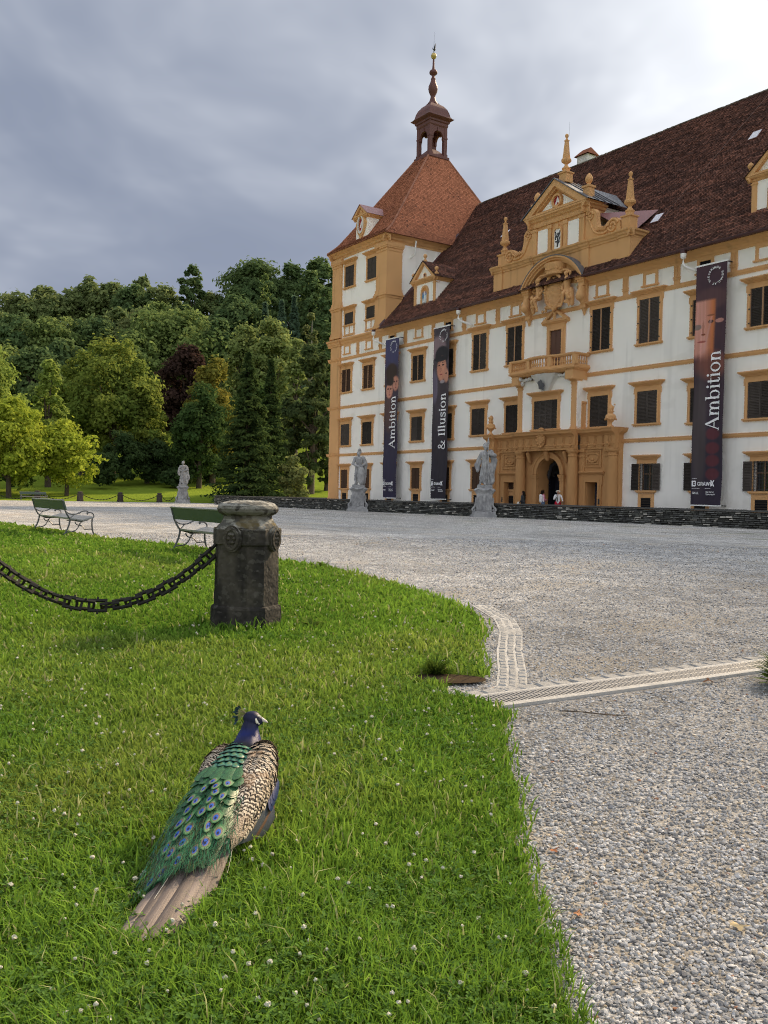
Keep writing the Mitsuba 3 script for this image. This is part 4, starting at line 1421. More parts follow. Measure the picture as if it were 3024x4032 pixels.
P('crown_relief', fuse(cl, .08, 1), smooth=True)


def crest_figure(s):
    """seated figure with one arm raised to the crown, legs hanging to the course"""
    x = CX + s * 1.35
    y = D - .42
    b = [limb([((x, y, 15.35), .24), ((x - s * .02, y - .05, 15.75), .22), ((x, y - .04, 16.12), .25)]), bone((x, y - .05, 16.2), .09, (x, y - .1, 16.34), .08), ball((x - s * .03, y - .14, 16.48), (.15, .16, .18)),
         limb([((x + s * .2, y, 16.15), .10), ((x + s * .28, y - .05, 16.55), .085), ((x - s * .15, y - .05, 16.78), .07), ((x - s * .55, y - .05, 16.75), .06)]),
         limb([((x - s * .2, y, 16.1), .10), ((x - s * .38, y - .12, 15.72), .08), ((x - s * .25, y - .25, 15.4), .07)]),
         limb([((x - s * .1, y - .1, 15.3), .17), ((x + s * .02, y - .42, 15.12), .14), ((x - s * .12, y - .36, 14.6), .095), ((x - s * .22, y - .38, 14.34), .07), ((x - s * .3, y - .55, 14.28), .06)]),
         limb([((x + s * .1, y - .05, 15.3), .17), ((x + s * .32, y - .36, 15.0), .14), ((x + s * .3, y - .2, 14.55), .10), ((x + s * .35, y - .2, 14.28), .07)]),
         limb([((x + s * .3, y + .05, 15.4), .16), ((x + s * .45, y - .1, 14.9), .18), ((x + s * .5, y - .05, 14.4), .14)])]
    for k in range(9):
        b.append(ball((x - s * .03 + .15 * math.cos(k), y - .08 + .04 * math.sin(k * 2), 16.56 + .06 * math.sin(k)), .07, 6))
    for k in range(14):
        b.append(ball((x + s * (.1 + .4 * gg.random()), y - .15 - .2 * gg.random(), 15.35 - .9 * gg.random()), .08 + .05 * gg.random(), 6))
    return displaced(fuse(b, .07, 3), .03, 5, 3)


for s in (-1, 1):
    P('figure', crest_figure(s), smooth=True)
    cl = [ball((CX + s * (2.1 + .18 * gg.normal()), D - .25, 16.2 + .3 * gg.normal()), .14, 8) for k in range(10)]
    P('trophy', fuse(cl, .09, 2), smooth=True)
cl = [ball((CX + .45 * gg.normal(), D - .42, 14.42 + .10 * gg.normal()), .10 + .05 * gg.random(), 8) for k in range(14)]
P('shell_mask', fuse(cl, .07, 2), smooth=True)

# ---- gable above
GB = key('gable', PAL)
P = lambda nm, mb, mat='m_ochre', **k: put(nm, mb, mat, GB, **k)
yg = 43.86
H = 6.38
P('attic', MB().box(CX - H, CX + H, yg, yg + 1.0, 15.9, 17.95))
for s in (-1, 1):
    x = CX + s * (H - .42)
    q = MB().box(x - .46, x + .46, yg - .10, yg + 1.05, 16.2, 17.95).box(x - .50, x + .50, yg - .13, yg + 1.08, 16.2, 16.5)
    P('attic_pier', q)
    x = CX + s * 2.62
    P('attic_pier', MB().box(x - .35, x + .35, yg - .09, yg + .3, 16.2, 17.95))
prof = [(0, 17.88), (.06, 17.88), (.08, 17.98), (.16, 18.04), (.20, 18.16), (.30, 18.24), (.32, 18.34), (0, 18.38)]
q = MB().sweepx(prof, CX - H - .32, CX + H + .32, yg - .002)
for s in (-1, 1):
    q.sweepx([(a + (.10 if a > 0 else 0), b + .003) for a, b in prof], CX + s * (H - .42) - .52, CX + s * (H - .42) + .52, yg)
    q.sweepx([(a + (.08 if a > 0 else 0), b + .002) for a, b in prof], CX + s * 2.62 - .42, CX + s * 2.62 + .42, yg)
    q.sweepy(prof, yg - .3, yg + 1.35, CX + s * H, s)
q.box(CX - H, CX + H, yg, yg + 1.0, 17.95, 18.37)
P('attic_cornice', q)
# upper storey
P('storey', MB().box(CX - 2.5, CX + 2.5, yg + .06, yg + 1.3, 18.37, 20.4))
for a, b in ((-1.80, -.66), (.80, 1.94)):
    pass
for s in (-1, 1):
    P('storey_field', MB().box(CX + s * 1.44 - .52, CX + s * 1.44 + .52, yg + .035, yg + .07, 18.46, 20.05), 'm_white')
    P('storey_pilaster', MB().box(CX + s * .74 - .15, CX + s * .74 + .15, yg - .05, yg + .1, 18.37, 20.2).box(CX + s * .74 - .2, CX + s * .74 + .2, yg - .09, yg + .1, 18.37, 18.5).box(CX + s * .74 - .2, CX + s * .74 + .2, yg - .09, yg + .1, 19.95, 20.2))
    P('storey_pilaster', MB().box(CX + s * 2.25 - .22, CX + s * 2.25 + .22, yg - .06, yg + .1, 18.37, 20.2).box(CX + s * 2.25 - .27, CX + s * 2.25 + .27, yg - .1, yg + .1, 20.0, 20.2))
ar = unary_union([sbox(CX - .46, 18.4, CX + .46, 19.5), Point(CX, 19.5).buffer(.46, 16)])
inn = unary_union([sbox(CX - .33, 18.4, CX + .33, 19.5), Point(CX, 19.5).buffer(.33, 16)])
P('niche_frame', MB().poly(ar.difference(inn), yg - .06, yg + .08).box(CX - .12, CX + .12, yg - .09, yg + .06, 19.8, 20.1))
P('niche_painting', MB().poly(inn, yg + .02, yg + .058), 'm_whitepaint')
e = unary_union([LineString([(CX - .02, 18.62), (CX + .02, 19.3)]).buffer(.06), LineString([(CX - .22, 19.6), (CX - .1, 19.25), (CX + .12, 19.3), (CX + .2, 19.62)]).buffer(.045), LineString([(CX - .2, 18.95), (CX + .16, 18.9)]).buffer(.05),
                 LineString([(CX - .18, 19.45), (CX - .2, 19.1)]).buffer(.05), Point(CX + .03, 19.45).buffer(.09), LineString([(CX + .2, 19.2), (CX + .05, 18.75)]).buffer(.04)])
P('niche_emblem', MB().poly(e, yg + .005, yg + .02), 'm_iron')
prof = [(0, 20.28), (.05, 20.28), (.08, 20.42), (.06, 20.6), (.18, 20.66), (.24, 20.78), (.38, 20.84), (.40, 20.95), (0, 20.98)]
q = MB().sweepx(prof, CX - 2.92, CX + 2.92, yg - .002)
for s in (-1, 1):
    q.sweepy(prof, yg - .38, yg + 1.7, CX + s * 2.52, s)
q.box(CX - 2.52, CX + 2.52, yg, yg + 1.3, 20.28, 20.97)
P('entablature', q)
tri = Polygon([(CX - 3.06, 20.97), (CX + 3.06, 20.97), (CX, 23.05)])
inn = Polygon([(CX - 2.2, 21.08), (CX + 2.2, 21.08), (CX, 22.58)])
P('pediment', MB().poly(tri.difference(inn), yg - .42, yg + 1.2).poly(inn.buffer(.13).intersection(tri).difference(inn.buffer(-.12)), yg - .25, yg + .3))
P('pediment_back', MB().poly(inn.buffer(.05), yg - .02, yg + .5))
oc = Point(CX, 21.66)
for s in (-1, 1):
    t = Polygon([(CX + s * .52, 21.22), (CX + s * 1.62, 21.22), (CX + s * .42, 22.02)]).difference(oc.buffer(.52))
    P('pediment_field', MB().poly(t, yg - .05, yg - .015), 'm_white')
P('oculus_rim', MB().poly(oc.buffer(.46, 20).difference(oc.buffer(.33, 20)), yg - .22, yg))
P('oculus_shield', MB().poly(oc.buffer(.34, 20), yg - .08, yg - .02), 'm_red')
P('oculus_chevron', MB().poly(Polygon([(CX - .22, 21.4), (CX + .02, 21.95), (CX + .27, 21.4), (CX + .12, 21.38), (CX + .02, 21.62), (CX - .1, 21.38)]), yg - .10, yg - .07), 'm_whitepaint')
rf = MB()
for s in (-1, 1):
    rf.add([(CX, yg - .5, 23.12), (CX + s * 3.2, yg - .5, 20.99), (CX + s * 3.2, yg + 3.2, 20.99), (CX, yg + 5.6, 23.12)], [[0, 1, 2, 3]])
    rf.add([(CX, yg - .5, 23.05), (CX + s * 3.2, yg - .5, 20.92), (CX + s * 3.2, yg - .5, 20.99), (CX, yg - .5, 23.12)], [[0, 1, 2, 3]])
    for k in range(4):
        y = yg + .5 + k * .65
        rf.obox((CX + s * 1.6, y, 22.08), (s * 1.6, 0, -1.065), (0, .03, 0), (0, 0, .05))
P('roof', rf, 'm_greysheet')
for s in (-1, 1):
    rf = MB()
    a = [(CX + s * 2.5, yg + 1.0, 20.4), (CX + s * 2.6, yg + 4.6, 20.9), (CX + s * 5.9, yg + 3.1, roof_z(yg + 3.1) + .1), (CX + s * 5.7, yg + .9, 18.38)]
    rf.add(a, [[0, 1, 2, 3]])
    for t in (.15, .4, .65, .9):
        p0, p1 = np.array(a[0]) * (1 - t) + np.array(a[1]) * t, np.array(a[3]) * (1 - t) + np.array(a[2]) * t
        rf.tube([p0, p1], .035, 5)
    P('flashing_roof', rf, 'm_redsheet')
    rf = MB()
    rf.add([(CX + s * 6.4, yg + 1.0, 17.8), (CX + s * 6.4, yg + .9, 16.6), (CX + s * 8.0, 46.05, roof_z(46.05) + .07), (CX + s * 7.0, 45.6, roof_z(45.6) + .07)], [[0, 1, 2], [0, 2, 3]])
    P('side_flashing', rf, 'm_redsheet')
P('storey_back', MB().box(CX - 2.5, CX + 2.5, yg + 1.3, yg + 5, 18, 20.97).box(CX - H, CX + H, yg + 1.0, yg + 1.5, 15.9, 17.9), 'm_white')


def spiral(cx, cz, r, s, turns=1.6, n=26, th=.0):
    t = np.linspace(0, turns * 2 * math.pi, n)
    rr = r * (1 - .78 * t / t[-1])
    return [(cx + s * a * math.cos(b + th), cz + a * math.sin(b + th)) for a, b in zip(rr, t)]


for s in (-1, 1):
    # big scroll: outer volute low, small volute high, concave slope between
    lo, hi = (CX + s * 4.85, 18.86), (CX + s * 2.95, 20.0)
    line = [(CX + s * 4.85, 19.36), (CX + s * 4.3, 19.1), (CX + s * 4.05, 18.7), (CX + s * 3.6, 18.72), (CX + s * 3.35, 19.2), (CX + s * 3.3, 19.7), (CX + s * 3.28, 20.1)]
    body = Polygon([(CX + s * 2.5, 18.37), (CX + s * 5.5, 18.37)] + [(CX + s * a, b) for a, b in ((5.4, 19.1), (5.1, 19.35), (4.75, 19.40), (4.4, 19.22), (4.1, 18.95), (3.8, 18.92), (3.55, 19.15), (3.42, 19.6), (3.4, 20.1), (3.2, 20.36), (2.9, 20.40), (2.5, 20.3))])
    q = MB().poly(body.buffer(0), yg + .05, yg + .45)
    for (c, r, sg, th) in ((lo, .46, s, .3), (hi, .36, s, 1.8)):
        pts = spiral(c[0], c[1], r, sg, 1.6, 28, th)
        q.tube([(a, yg + .02, b) for a, b in pts], .075, 6)
    q.tube([(CX + s * a, yg + .02, b) for a, b in ((4.45, 18.62), (4.1, 18.55), (3.7, 18.62), (3.3, 18.85), (3.05, 19.3), (2.85, 19.7))], .07, 6)
    for k in range(5):
        q.mesh(fuse([bone((CX + s * (3.55 + .16 * k), yg - .02, 18.86 - .02 * k), .06, (CX + s * (3.75 + .16 * k), yg - .02, 19.02 - .02 * k), .05, 8)], None, 0))
    P('volute', q, smooth=35)
ob = [(.34, 0), (.34, .30), (.40, .34), (.40, .44), (.28, .48), (.24, .60), (.17, .68), (.15, .80), (.30, .92), (.44, 1.05), (.48, 1.20), (.42, 1.32), (.27, 1.38), (.24, 1.42)]


def obelisk(x, y, z, sc, base):
    q = MB()
    q.box(x - .46 * sc, x + .46 * sc, y - .46 * sc, y + .46 * sc, z, z + base)
    q.box(x - .56 * sc, x + .56 * sc, y - .56 * sc, y + .56 * sc, z + base, z + base + .12 * sc)
    z += base + .12 * sc
    a = np.arange(24) * 2 * np.pi / 24
    q.lathe([(r * sc, b * sc) for r, b in ob], (x, y, z), 20)
    for k in range(14):
        t = 2 * np.pi * k / 14
        q.mesh(ball((x + .42 * sc * math.cos(t), y + .42 * sc * math.sin(t), z + 1.17 * sc), (.075 * sc, .075 * sc, .17 * sc), 6))
    r2_ = math.sqrt(2)
    q.lathe([(.25 * sc * r2_, 1.40 * sc), (.25 * sc * r2_, 1.5 * sc), (.14 * sc * r2_, 3.0 * sc), (.19 * sc * r2_, 3.02 * sc), (.19 * sc * r2_, 3.1 * sc), (.1 * sc, 3.14 * sc)], (x, y, z), 4, rot=math.pi / 4)
    q.lathe([(.08 * sc, 3.1 * sc), (.13 * sc, 3.2 * sc), (.07 * sc, 3.3 * sc), (.16 * sc, 3.42 * sc), (.19 * sc, 3.54 * sc), (.15 * sc, 3.66 * sc), (.03 * sc, 3.74 * sc)], (x, y, z), 12)
    return q


for s in (-1, 1):
    P('obelisk_finial', obelisk(CX + s * 5.87, yg + .45, 18.37, .74, .85), smooth=30)
    x, z = CX + s * 2.42, 21.35
    q = MB().box(x - .26, x + .26, yg + .1, yg + .62, 20.95, 21.95).box(x - .33, x + .33, yg + .03, yg + .69, 21.95, 22.08)
    q.lathe([(.2, 22.08), (.14, 22.16), (.12, 22.24), (.2, 22.34), (.26, 22.48), (.24, 22.62), (.14, 22.80), (.03, 22.92)], (x, yg + .36, 0), 12)
    P('pine_finial', q, smooth=35)
P('obelisk_finial', obelisk(CX + .25, yg + .4, 22.85, .70, .62), smooth=30)
P('lightning_rod', MB().tube([(CX + .45, yg + .4, 26.0), (CX + .45, yg + .4, 26.9)], .007, 4), 'm_iron')
# ================================================================== STONE WALL
SW = thing('stone_wall', 'long low dark rubble stone wall with scattered pale stones in front of the palace', 'wall')
WY = 38.0
wx0, wx1 = -88.8, -12.0
WH = .92
rng = np.random.default_rng(21)
put('core', MB().box(wx0 + .04, wx1, WY + .03, WY + .46, -.1, Z0 + WH - .1), 'm_joint', SW)
diffuse('m_joint', rgb(.022, .021, .019))
stones = []
z = Z0 - .10
row = 0
while z < Z0 + WH - .13:
    h = rng.uniform(.075, .135)
    h = min(h, Z0 + WH - .10 - z)
    x = wx0 + rng.uniform(-.1, 0)
    while x < wx1:
        l = rng.uniform(.14, .46)
        pale = rng.random() < .12
        c = np.array([.46, .44, .39]) * rng.uniform(.6, 1.25) if pale else np.array([.100, .102, .095]) * rng.uniform(.55, 1.8) * np.array([1, 1, .95 + .1 * rng.random()])
        y = WY + rng.normal(0, .012)
        e = .02
        v = np.array([[0, .1, 0], [l - .012, .1, 0], [l - .012, .1, h - .01], [0, .1, h - .01], [e, -.0, e], [l - .012 - e, -.0, e], [l - .012 - e, -.0, h - .01 - e], [e, -.0, h - .01 - e]]) + rng.normal(0, .007, (8, 3))
        stones.append((v + [x, y, z], c))
        x += l
    z += h
    row += 1
SF = np.array([[4, 5, 6], [4, 6, 7], [0, 1, 5], [0, 5, 4], [1, 2, 6], [1, 6, 5], [2, 3, 7], [2, 7, 6], [3, 0, 4], [3, 4, 7]])
score = np.array([np.hypot(s[0][0, 0], s[0][0, 1]) - .004 * (s[1].mean() > .15) for s in stones])
inview = np.array([s[0][0, 0] < -26.6 for s in stones])
order = np.argsort(score + 1000 * ~inview)
for k in order[:290]:
    put('stone', (stones[k][0], SF), 'm_vertex', SW, color=np.repeat(stones[k][1][None], 8, 0))
mb = MB()
for k in order[290:]:
    mb.add(stones[k][0], SF, stones[k][1])
put('stone_field', mb, 'm_vertex', SW, kind='stuff')
x = wx0 - .05
while x < wx1:
    l = rng.uniform(.6, 1.3)
    q = MB().box(x, x + l - .012, WY - .05 + rng.normal(0, .008), WY + .52, Z0 + WH - .09, Z0 + WH + rng.normal(0, .006))
    put('coping_stone', q, 'm_coping', SW)
    x += l
bumped('m_coping', plaster((.085, .085, .08), .9, .3), .02, 9, rough=.9)
W2 = thing('stone_wall', 'low stone wall end running back toward the trees left of the palace tower', 'wall')
m = MB()
y = WY + .5
mb = MB()
put('core', MB().box(wx0 + .02, wx0 + .42, WY + .5, 60, -.1, Z0 + WH - .1), 'm_joint', W2)
put('coping', MB().box(wx0 - .03, wx0 + .48, WY + .5, 60, Z0 + WH - .09, Z0 + WH - .005), 'm_coping', W2)

# ================================================================== STATUES
gs = np.random.default_rng(31)


def pedestal(K, M):
    P = lambda nm, mb, **k: put(nm, mb.moved(M), 'm_statue', K, **k)
    P('plinth', MB().box(-.82, .82, -.70, .70, -.15, .18).box(-.74, .74, -.62, .62, .18, .36))
    q = MB().box(-.48, .48, -.46, .46, .36, 1.56)
    P('pedestal_body', q)
    for x in (-.27, .27):
        r = sbox(x - .15, .48, x + .15, 1.22).union(Point(x, 1.22).buffer(.15))
        P('pedestal_panel', MB().poly(r.difference(r.buffer(-.035)), -.50, -.45))
    P('pedestal_console', MB().box(-.09, .09, -.56, -.46, .40, .70).box(-.08, .08, -.53, -.46, 1.0, 1.38))
    for s in (-1, 1):
        pts = [(s * .50, -.30, 1.25), (s * .52, -.30, .95), (s * .56, -.30, .72), (s * .66, -.30, .60), (s * .74, -.30, .52), (s * .72, -.30, .42), (s * .62, -.30, .40), (s * .57, -.30, .47), (s * .62, -.30, .52)]
        P('pedestal_scroll', MB().tube(pts, .075, 8), smooth=50)
        P('pedestal_scroll', MB().tube([(a, b + .55, c) for a, b, c in pts], .075, 8), smooth=50)
    # wavy cornice
    x = np.linspace(-.66, .66, 25)
    bump = .09 * np.exp(-((np.abs(x) - .36) / .10) ** 2)
    pr = [(.50, 1.48), (.54, 1.54), (.56, 1.60), (.62, 1.66), (.66, 1.70), (.66, 1.74), (.56, 1.82), (.50, 1.84)]
    V = []
    for r, zz in pr:
        k = r / .66
        top = np.stack([x * k, np.full(25, -.60 * k), zz + bump * (.5 + .5 * k)], 1)
        bot = np.stack([x[::-1] * k, np.full(25, .60 * k), np.full(25, zz)], 1)
        V.append(np.vstack([top, bot]))
    n = 50
    V = np.vstack(V)
    i, j = np.meshgrid(np.arange(len(pr) - 1), np.arange(n), indexing='ij')
    f = np.stack([i * n + j, i * n + (j + 1) % n, (i + 1) * n + (j + 1) % n, (i + 1) * n + j], -1).reshape(-1, 4)
    b = MB().add(V, f)
    b.box(-.5, .5, -.46, .46, 1.78, 1.86)
    P('pedestal_cornice', b, smooth=30)
    P('figure_base', MB().box(-.46, .46, -.40, .40, 1.85, 2.05))


def folds(t, amp, seed):
    v = np.array(t.vertices)
    n = np.array(t.vertex_normals)
    a = np.arctan2(v[:, 1], v[:, 0])
    w = np.clip((1.55 - (v[:, 2] - 2.05) / 1.5) * 1.1, 0.12, 1)
    k = np.sin(a * 9 + 1.5 * np.sin(v[:, 2] * 3 + seed) + 3 * meshkit.noise(v * 2.2, seed)) * .6 + (meshkit.fbm(v * [5, 5, 2.2], 3, seed) - .5) * 1.6
    return trimesh.Trimesh(v + n * (amp * k * w)[:, None], t.faces, process=False)


def statue(loc, th, kind, label):
    K = thing('statue', label, 'statue', 'stone statues on pedestals along the low wall')
    M = affine(rotz(th), (loc[0], loc[1], Z0))
    pedestal(K, M)
    S, B = 1.46, 2.05
    J = lambda x, y, z: (x * S, y * S, z * S + B)
    b = []
    if kind == 'shield':
        b += [limb([(J(-.12, -.02, 0.05), .10), (J(-.17, 0, .28), .115), (J(-.14, -.04, .50), .13), (J(-.08, 0, .90), .20)]), bone(J(-.13, 0, .04), .09, J(-.20, -.20, .02), .06),
              limb([(J(.12, .05, .04), .10), (J(.10, .04, .45), .13), (J(.08, 0, .90), .20)])]
        b += [bone(J(0, 0, .86), .25, J(0, .01, 1.05), .23, 16), bone(J(0, .01, 1.05), .23, J(0, .0, 1.32), .29, 16), bone(J(-.17, .02, 1.40), .14, J(.17, .02, 1.40), .14)]
        b += [bone(J(0, .02, .95), .27, J(0, .02, .70), .33, 16)]
        b += [limb([(J(-.22, .02, 1.38), .14), (J(-.32, -.02, 1.12), .115), (J(-.10, -.22, .98), .085), (J(-.02, -.25, .95), .08)]), limb([(J(.22, .02, 1.38), .16), (J(.34, 0, 1.15), .13), (J(.20, -.24, 1.0), .09)])]
        b += [limb([(J(.20, .12, 1.42), .16), (J(.33, .12, 1.1), .18), (J(.30, .14, .6), .16), (J(.24, .16, .1), .16)])]
        b += [bone(J(0, -.02, 1.42), .10, J(-.02, -.05, 1.55), .095), ball(J(-.03, -.06, 1.63), (.135, .155, .19), 14), ball(J(-.05, -.19, 1.62), (.035, .05, .05)), ball(J(-.02, -.02, 1.70), (.17, .20, .13), 14)]
        b += [limb([(J(-.05, -.12, 1.82), .06), (J(0, 0, 1.86), .10), (J(.03, .12, 1.80), .09), (J(.05, .16, 1.68), .06)]), bone(J(-.02, -.02, 1.74), .06, J(0, 0, 1.84), .08)]
        fig = folds(fuse(b, .045, 3), .045, 4)
        put('figure', MB().mesh(fig).moved(M), 'm_statue', K, smooth=True)
        a = np.linspace(0, 2 * np.pi, 33)
        V = [np.stack([.13 * S + r * .30 * np.cos(a), np.full(33, -.30 * S - d), B + .52 * S + r * .72 * np.sin(a)], 1) for r, d in ((.02, .16), (.4, .15), (.75, .10), (.9, .07), (.93, .10), (1.0, .09), (1.0, .0), (.9, -.02))]
        i, j = np.meshgrid(np.arange(7), np.arange(32), indexing='ij')
        f = np.stack([i * 33 + j, i * 33 + j + 1, (i + 1) * 33 + j + 1, (i + 1) * 33 + j], -1).reshape(-1, 4)
        put('shield', MB().add(np.vstack(V), f[:, ::-1]).moved(M), 'm_statue', K, smooth=40)
    else:
        b += [limb([(J(-.20, -.12, .04), .07), (J(-.12, -.05, .3), .10), (J(-.06, 0, .6), .15)]), bone(J(-.2, -.12, .03), .06, J(-.27, -.24, .02), .05), bone(J(.03, -.12, .04), .07, J(.02, -.28, .02), .055)]
        b += [m3.Manifold.batch_hull([ball(J(-.13, -.02, .24), .16), ball(J(.22, .05, .06), .17), ball(J(.12, .15, .06), .17), ball(J(0, -.06, .12), .14), ball(J(0, 0, .95), .24)])]
        b += [limb([(J(.18, .02, .85), .17), (J(.24, -.05, .45), .16), (J(.29, -.05, .12), .13)])]
        b += [bone(J(0, 0, .92), .235, J(0, 0, 1.08), .20, 16), bone(J(0, 0, 1.08), .20, J(-.02, -.02, 1.30), .26, 16), bone(J(-.17, .02, 1.38), .12, J(.15, .02, 1.38), .13)]
        if kind == 'spear':
            b += [limb([(J(-.2, .02, 1.36), .12), (J(-.30, .05, 1.08), .11), (J(-.36, .02, .90), .10)]), limb([(J(-.22, .10, 1.05), .13), (J(-.38, .06, .86), .16), (J(-.34, .02, .62), .13)])]
            b += [limb([(J(.18, .02, 1.38), .15), (J(.40, -.02, 1.28), .12), (J(.16, -.20, 1.34), .085)]), limb([(J(.22, .10, 1.42), .19), (J(.36, .12, 1.1), .20), (J(.32, .14, .6), .17), (J(.28, .12, .2), .16)])]
            b += [bone(J(-.01, -.01, 1.40), .095, J(.0, -.04, 1.52), .09), ball(J(.02, -.05, 1.60), (.13, .15, .18), 14), ball(J(.11, -.14, 1.58), (.05, .05, .06)), ball(J(.0, -.02, 1.68), (.19, .21, .15), 14), bone(J(.0, -.1, 1.66), .08, J(.13, -.20, 1.64), .03),
                  limb([(J(-.1, .1, 1.72), .06), (J(-.02, 0, 1.80), .08), (J(.08, -.04, 1.79), .07)])]
        else:
            b += [limb([(J(-.2, .02, 1.36), .14), (J(-.30, -.02, 1.10), .12), (J(-.12, -.22, 1.02), .09)]), limb([(J(.18, .02, 1.38), .15), (J(.32, 0, 1.12), .13), (J(.10, -.24, 1.04), .09)]), limb([(J(-.28, -.1, 1.2), .13), (J(-.30, -.12, .9), .13), (J(-.24, -.1, .7), .11)])]
            b += [limb([(J(.26, .08, 1.3), .15), (J(.34, .08, .8), .15), (J(.42, .06, .48), .14), (J(.30, .06, .2), .14)])]
            b += [bone(J(0, 0, 1.40), .10, J(.0, -.03, 1.52), .09), ball(J(.0, -.05, 1.60), (.13, .15, .18), 14), ball(J(.0, -.18, 1.58), (.03, .04, .05)), ball(J(-.02, .02, 1.66), (.16, .17, .15), 14), ball(J(-.07, .08, 1.6), .10), ball(J(.02, 0, 1.73), .09)]
        fig = folds(fuse(b, .045, 3), .060, 7 if kind == 'spear' else 12)
        put('figure', MB().mesh(fig).moved(M), 'm_statue', K, smooth=True)
        if kind == 'spear':
            q = MB().tube([J(.17, -.22, .02), J(.12, -.22, 1.72)], .028, 6)
            q.lathe([(.02, 0), (.07, .05), (.03, .1), (.09, .14), (.05, .34), (.005, .56)], J(.12, -.22, 1.70), 8)
            put('spear', q.moved(M), 'm_statue', K)
    return K


statue((-59.9, 37.55), math.radians(52), 'shield', 'grey stone statue of a plumed warrior resting on an oval shield')
statue((-44.75, 37.5), math.radians(46), 'spear', 'grey stone statue of a helmeted woman with a spear, right of the shield bearer')
statue((-96.6, 37.6), math.radians(66), 'draped', 'pale stone statue of a draped figure far off on the park lawn edge')

# ================================================================== PILLARS AND CHAINS


def octo(half, ch):
    h, c = half, ch
    return [(h, -h + c), (h, h - c), (h - c, h), (-h + c, h), (-h, h - c), (-h, -h + c), (-h + c, -h), (h - c, -h)]


def prism8(mb, rings):
    """rings: [(half, chamfer, z)...] a chamfered square swept up"""
    V = np.vstack([np.c_[octo(h, c), np.full(8, z)] for h, c, z in rings])
    k = len(rings)
    i, j = np.meshgrid(np.arange(k - 1), np.arange(8), indexing='ij')
    f = np.stack([i * 8 + j, i * 8 + (j + 1) % 8, (i + 1) * 8 + (j + 1) % 8, (i + 1) * 8 + j], -1).reshape(-1, 4)
    V = np.vstack([V, [[0, 0, rings[0][2]], [0, 0, rings[-1][2]]]])
    t = np.arange(8)
    mb.add(V, np.vstack([f[:, [0, 1, 2]], f[:, [0, 2, 3]], np.stack([t * 0 + k * 8, (t + 1) % 8, t], 1), np.stack([t * 0 + k * 8 + 1, (k - 1) * 8 + t, (k - 1) * 8 + (t + 1) % 8], 1)]))
    return mb


def rough(mb, amp, seed, edge=.05):
    v, f = mb.get()
    t = trimesh.Trimesh(v, f, process=True)
    for _ in range(4):
        if len(t.faces) > 2600:
            break
        t = t.subdivide()
    v = np.array(t.vertices)
    k = (meshkit.fbm(v * 9, 3, seed) - .5) * 2 * amp + (meshkit.fbm(v * 40, 2, seed + 3) - .5) * .6 * amp
    ctr = v.mean(0)
    n = np.array(t.vertex_normals)
    return trimesh.Trimesh(v + n * k[:, None], t.faces, process=False)


# ================================================================== near pillar
def near_pillar(x, y, rot, label):
    K = thing('stone_pillar', label, 'pillar', 'stone pillars of the near chain fence')
    z = float(gz(x, y))
    M = affine(rotz(rot), (x, y, z))
    P = lambda nm, mb, sd, am=.007: put(nm, MB().mesh(rough(mb, am, sd)).moved(M), 'm_pillar', K, smooth=28)
    P('base', prism8(MB(), [(.318, .138, -.15), (.318, .138, .20), (.308, .134, .225), (.290, .127, .235)]), 1)
    P('shaft', prism8(MB(), [(.290, .127, .20), (.283, .124, .86)]), 2)
    P('collar', prism8(MB(), [(.292, .127, .855), (.304, .131, .865), (.304, .131, 1.015), (.296, .127, 1.03)]), 3)
    a = np.arange(24)
    P('shoulder', MB().lathe([(.305, 1.015), (.315, 1.032), (.300, 1.055), (.272, 1.085), (.252, 1.12), (.246, 1.15), (.248, 1.165)], (0, 0, 0), 28), 4, .010)
    P('cap', MB().lathe([(.258, 1.158), (.285, 1.172), (.310, 1.195), (.318, 1.225), (.305, 1.258), (.27, 1.285), (.20, 1.302), (.10, 1.312), (.01, 1.314)], (0, 0, 0), 32), 5, .009)
    for k in range(4):
        q = MB().poly(affinity.scale(Point(0, .925).buffer(1, 20), .105, .135), -.330, -.290)
        q.poly(affinity.scale(Point(0, .925).buffer(1, 20), .085, .112).difference(affinity.scale(Point(0, .925).buffer(1, 20), .060, .085)), -.346, -.326)
        bl = [ball((.03 * math.cos(t), -.330, .925 + .045 * math.sin(t)), .024, 6) for t in np.linspace(0, 6.28, 7)]
        q.mesh(fuse(bl, None, 0))
        q.moved(affine(rotz(k * math.pi / 2)))
        put('medallion', q.moved(M), 'm_pillar', K, smooth=30)
    return np.array([x, y, z])


PA = near_pillar(-8.70, 4.10, math.radians(36), 'weathered dark stone pillar with a round lichen covered cap beside the green bench')
PB = near_pillar(-9.62, 1.36, math.radians(20), 'weathered stone pillar at the far end of the near chain')
labels[list(labels)[-1]] = labels[list(labels)[-1]]


def catenary(a, b, sag, n=200):
    t = np.linspace(0, 1, n)
    p = a[None] * (1 - t)[:, None] + b[None] * t[:, None]
    p[:, 2] -= sag * (1 - (2 * t - 1) ** 2)
    return p


def resample(p, step):
    d = np.r_[0, np.cumsum(np.linalg.norm(np.diff(p, axis=0), axis=1))]
    s = np.arange(0, d[-1] + 1e-9, step)
    return np.stack([np.interp(s, d, p[:, k]) for k in range(3)], 1)


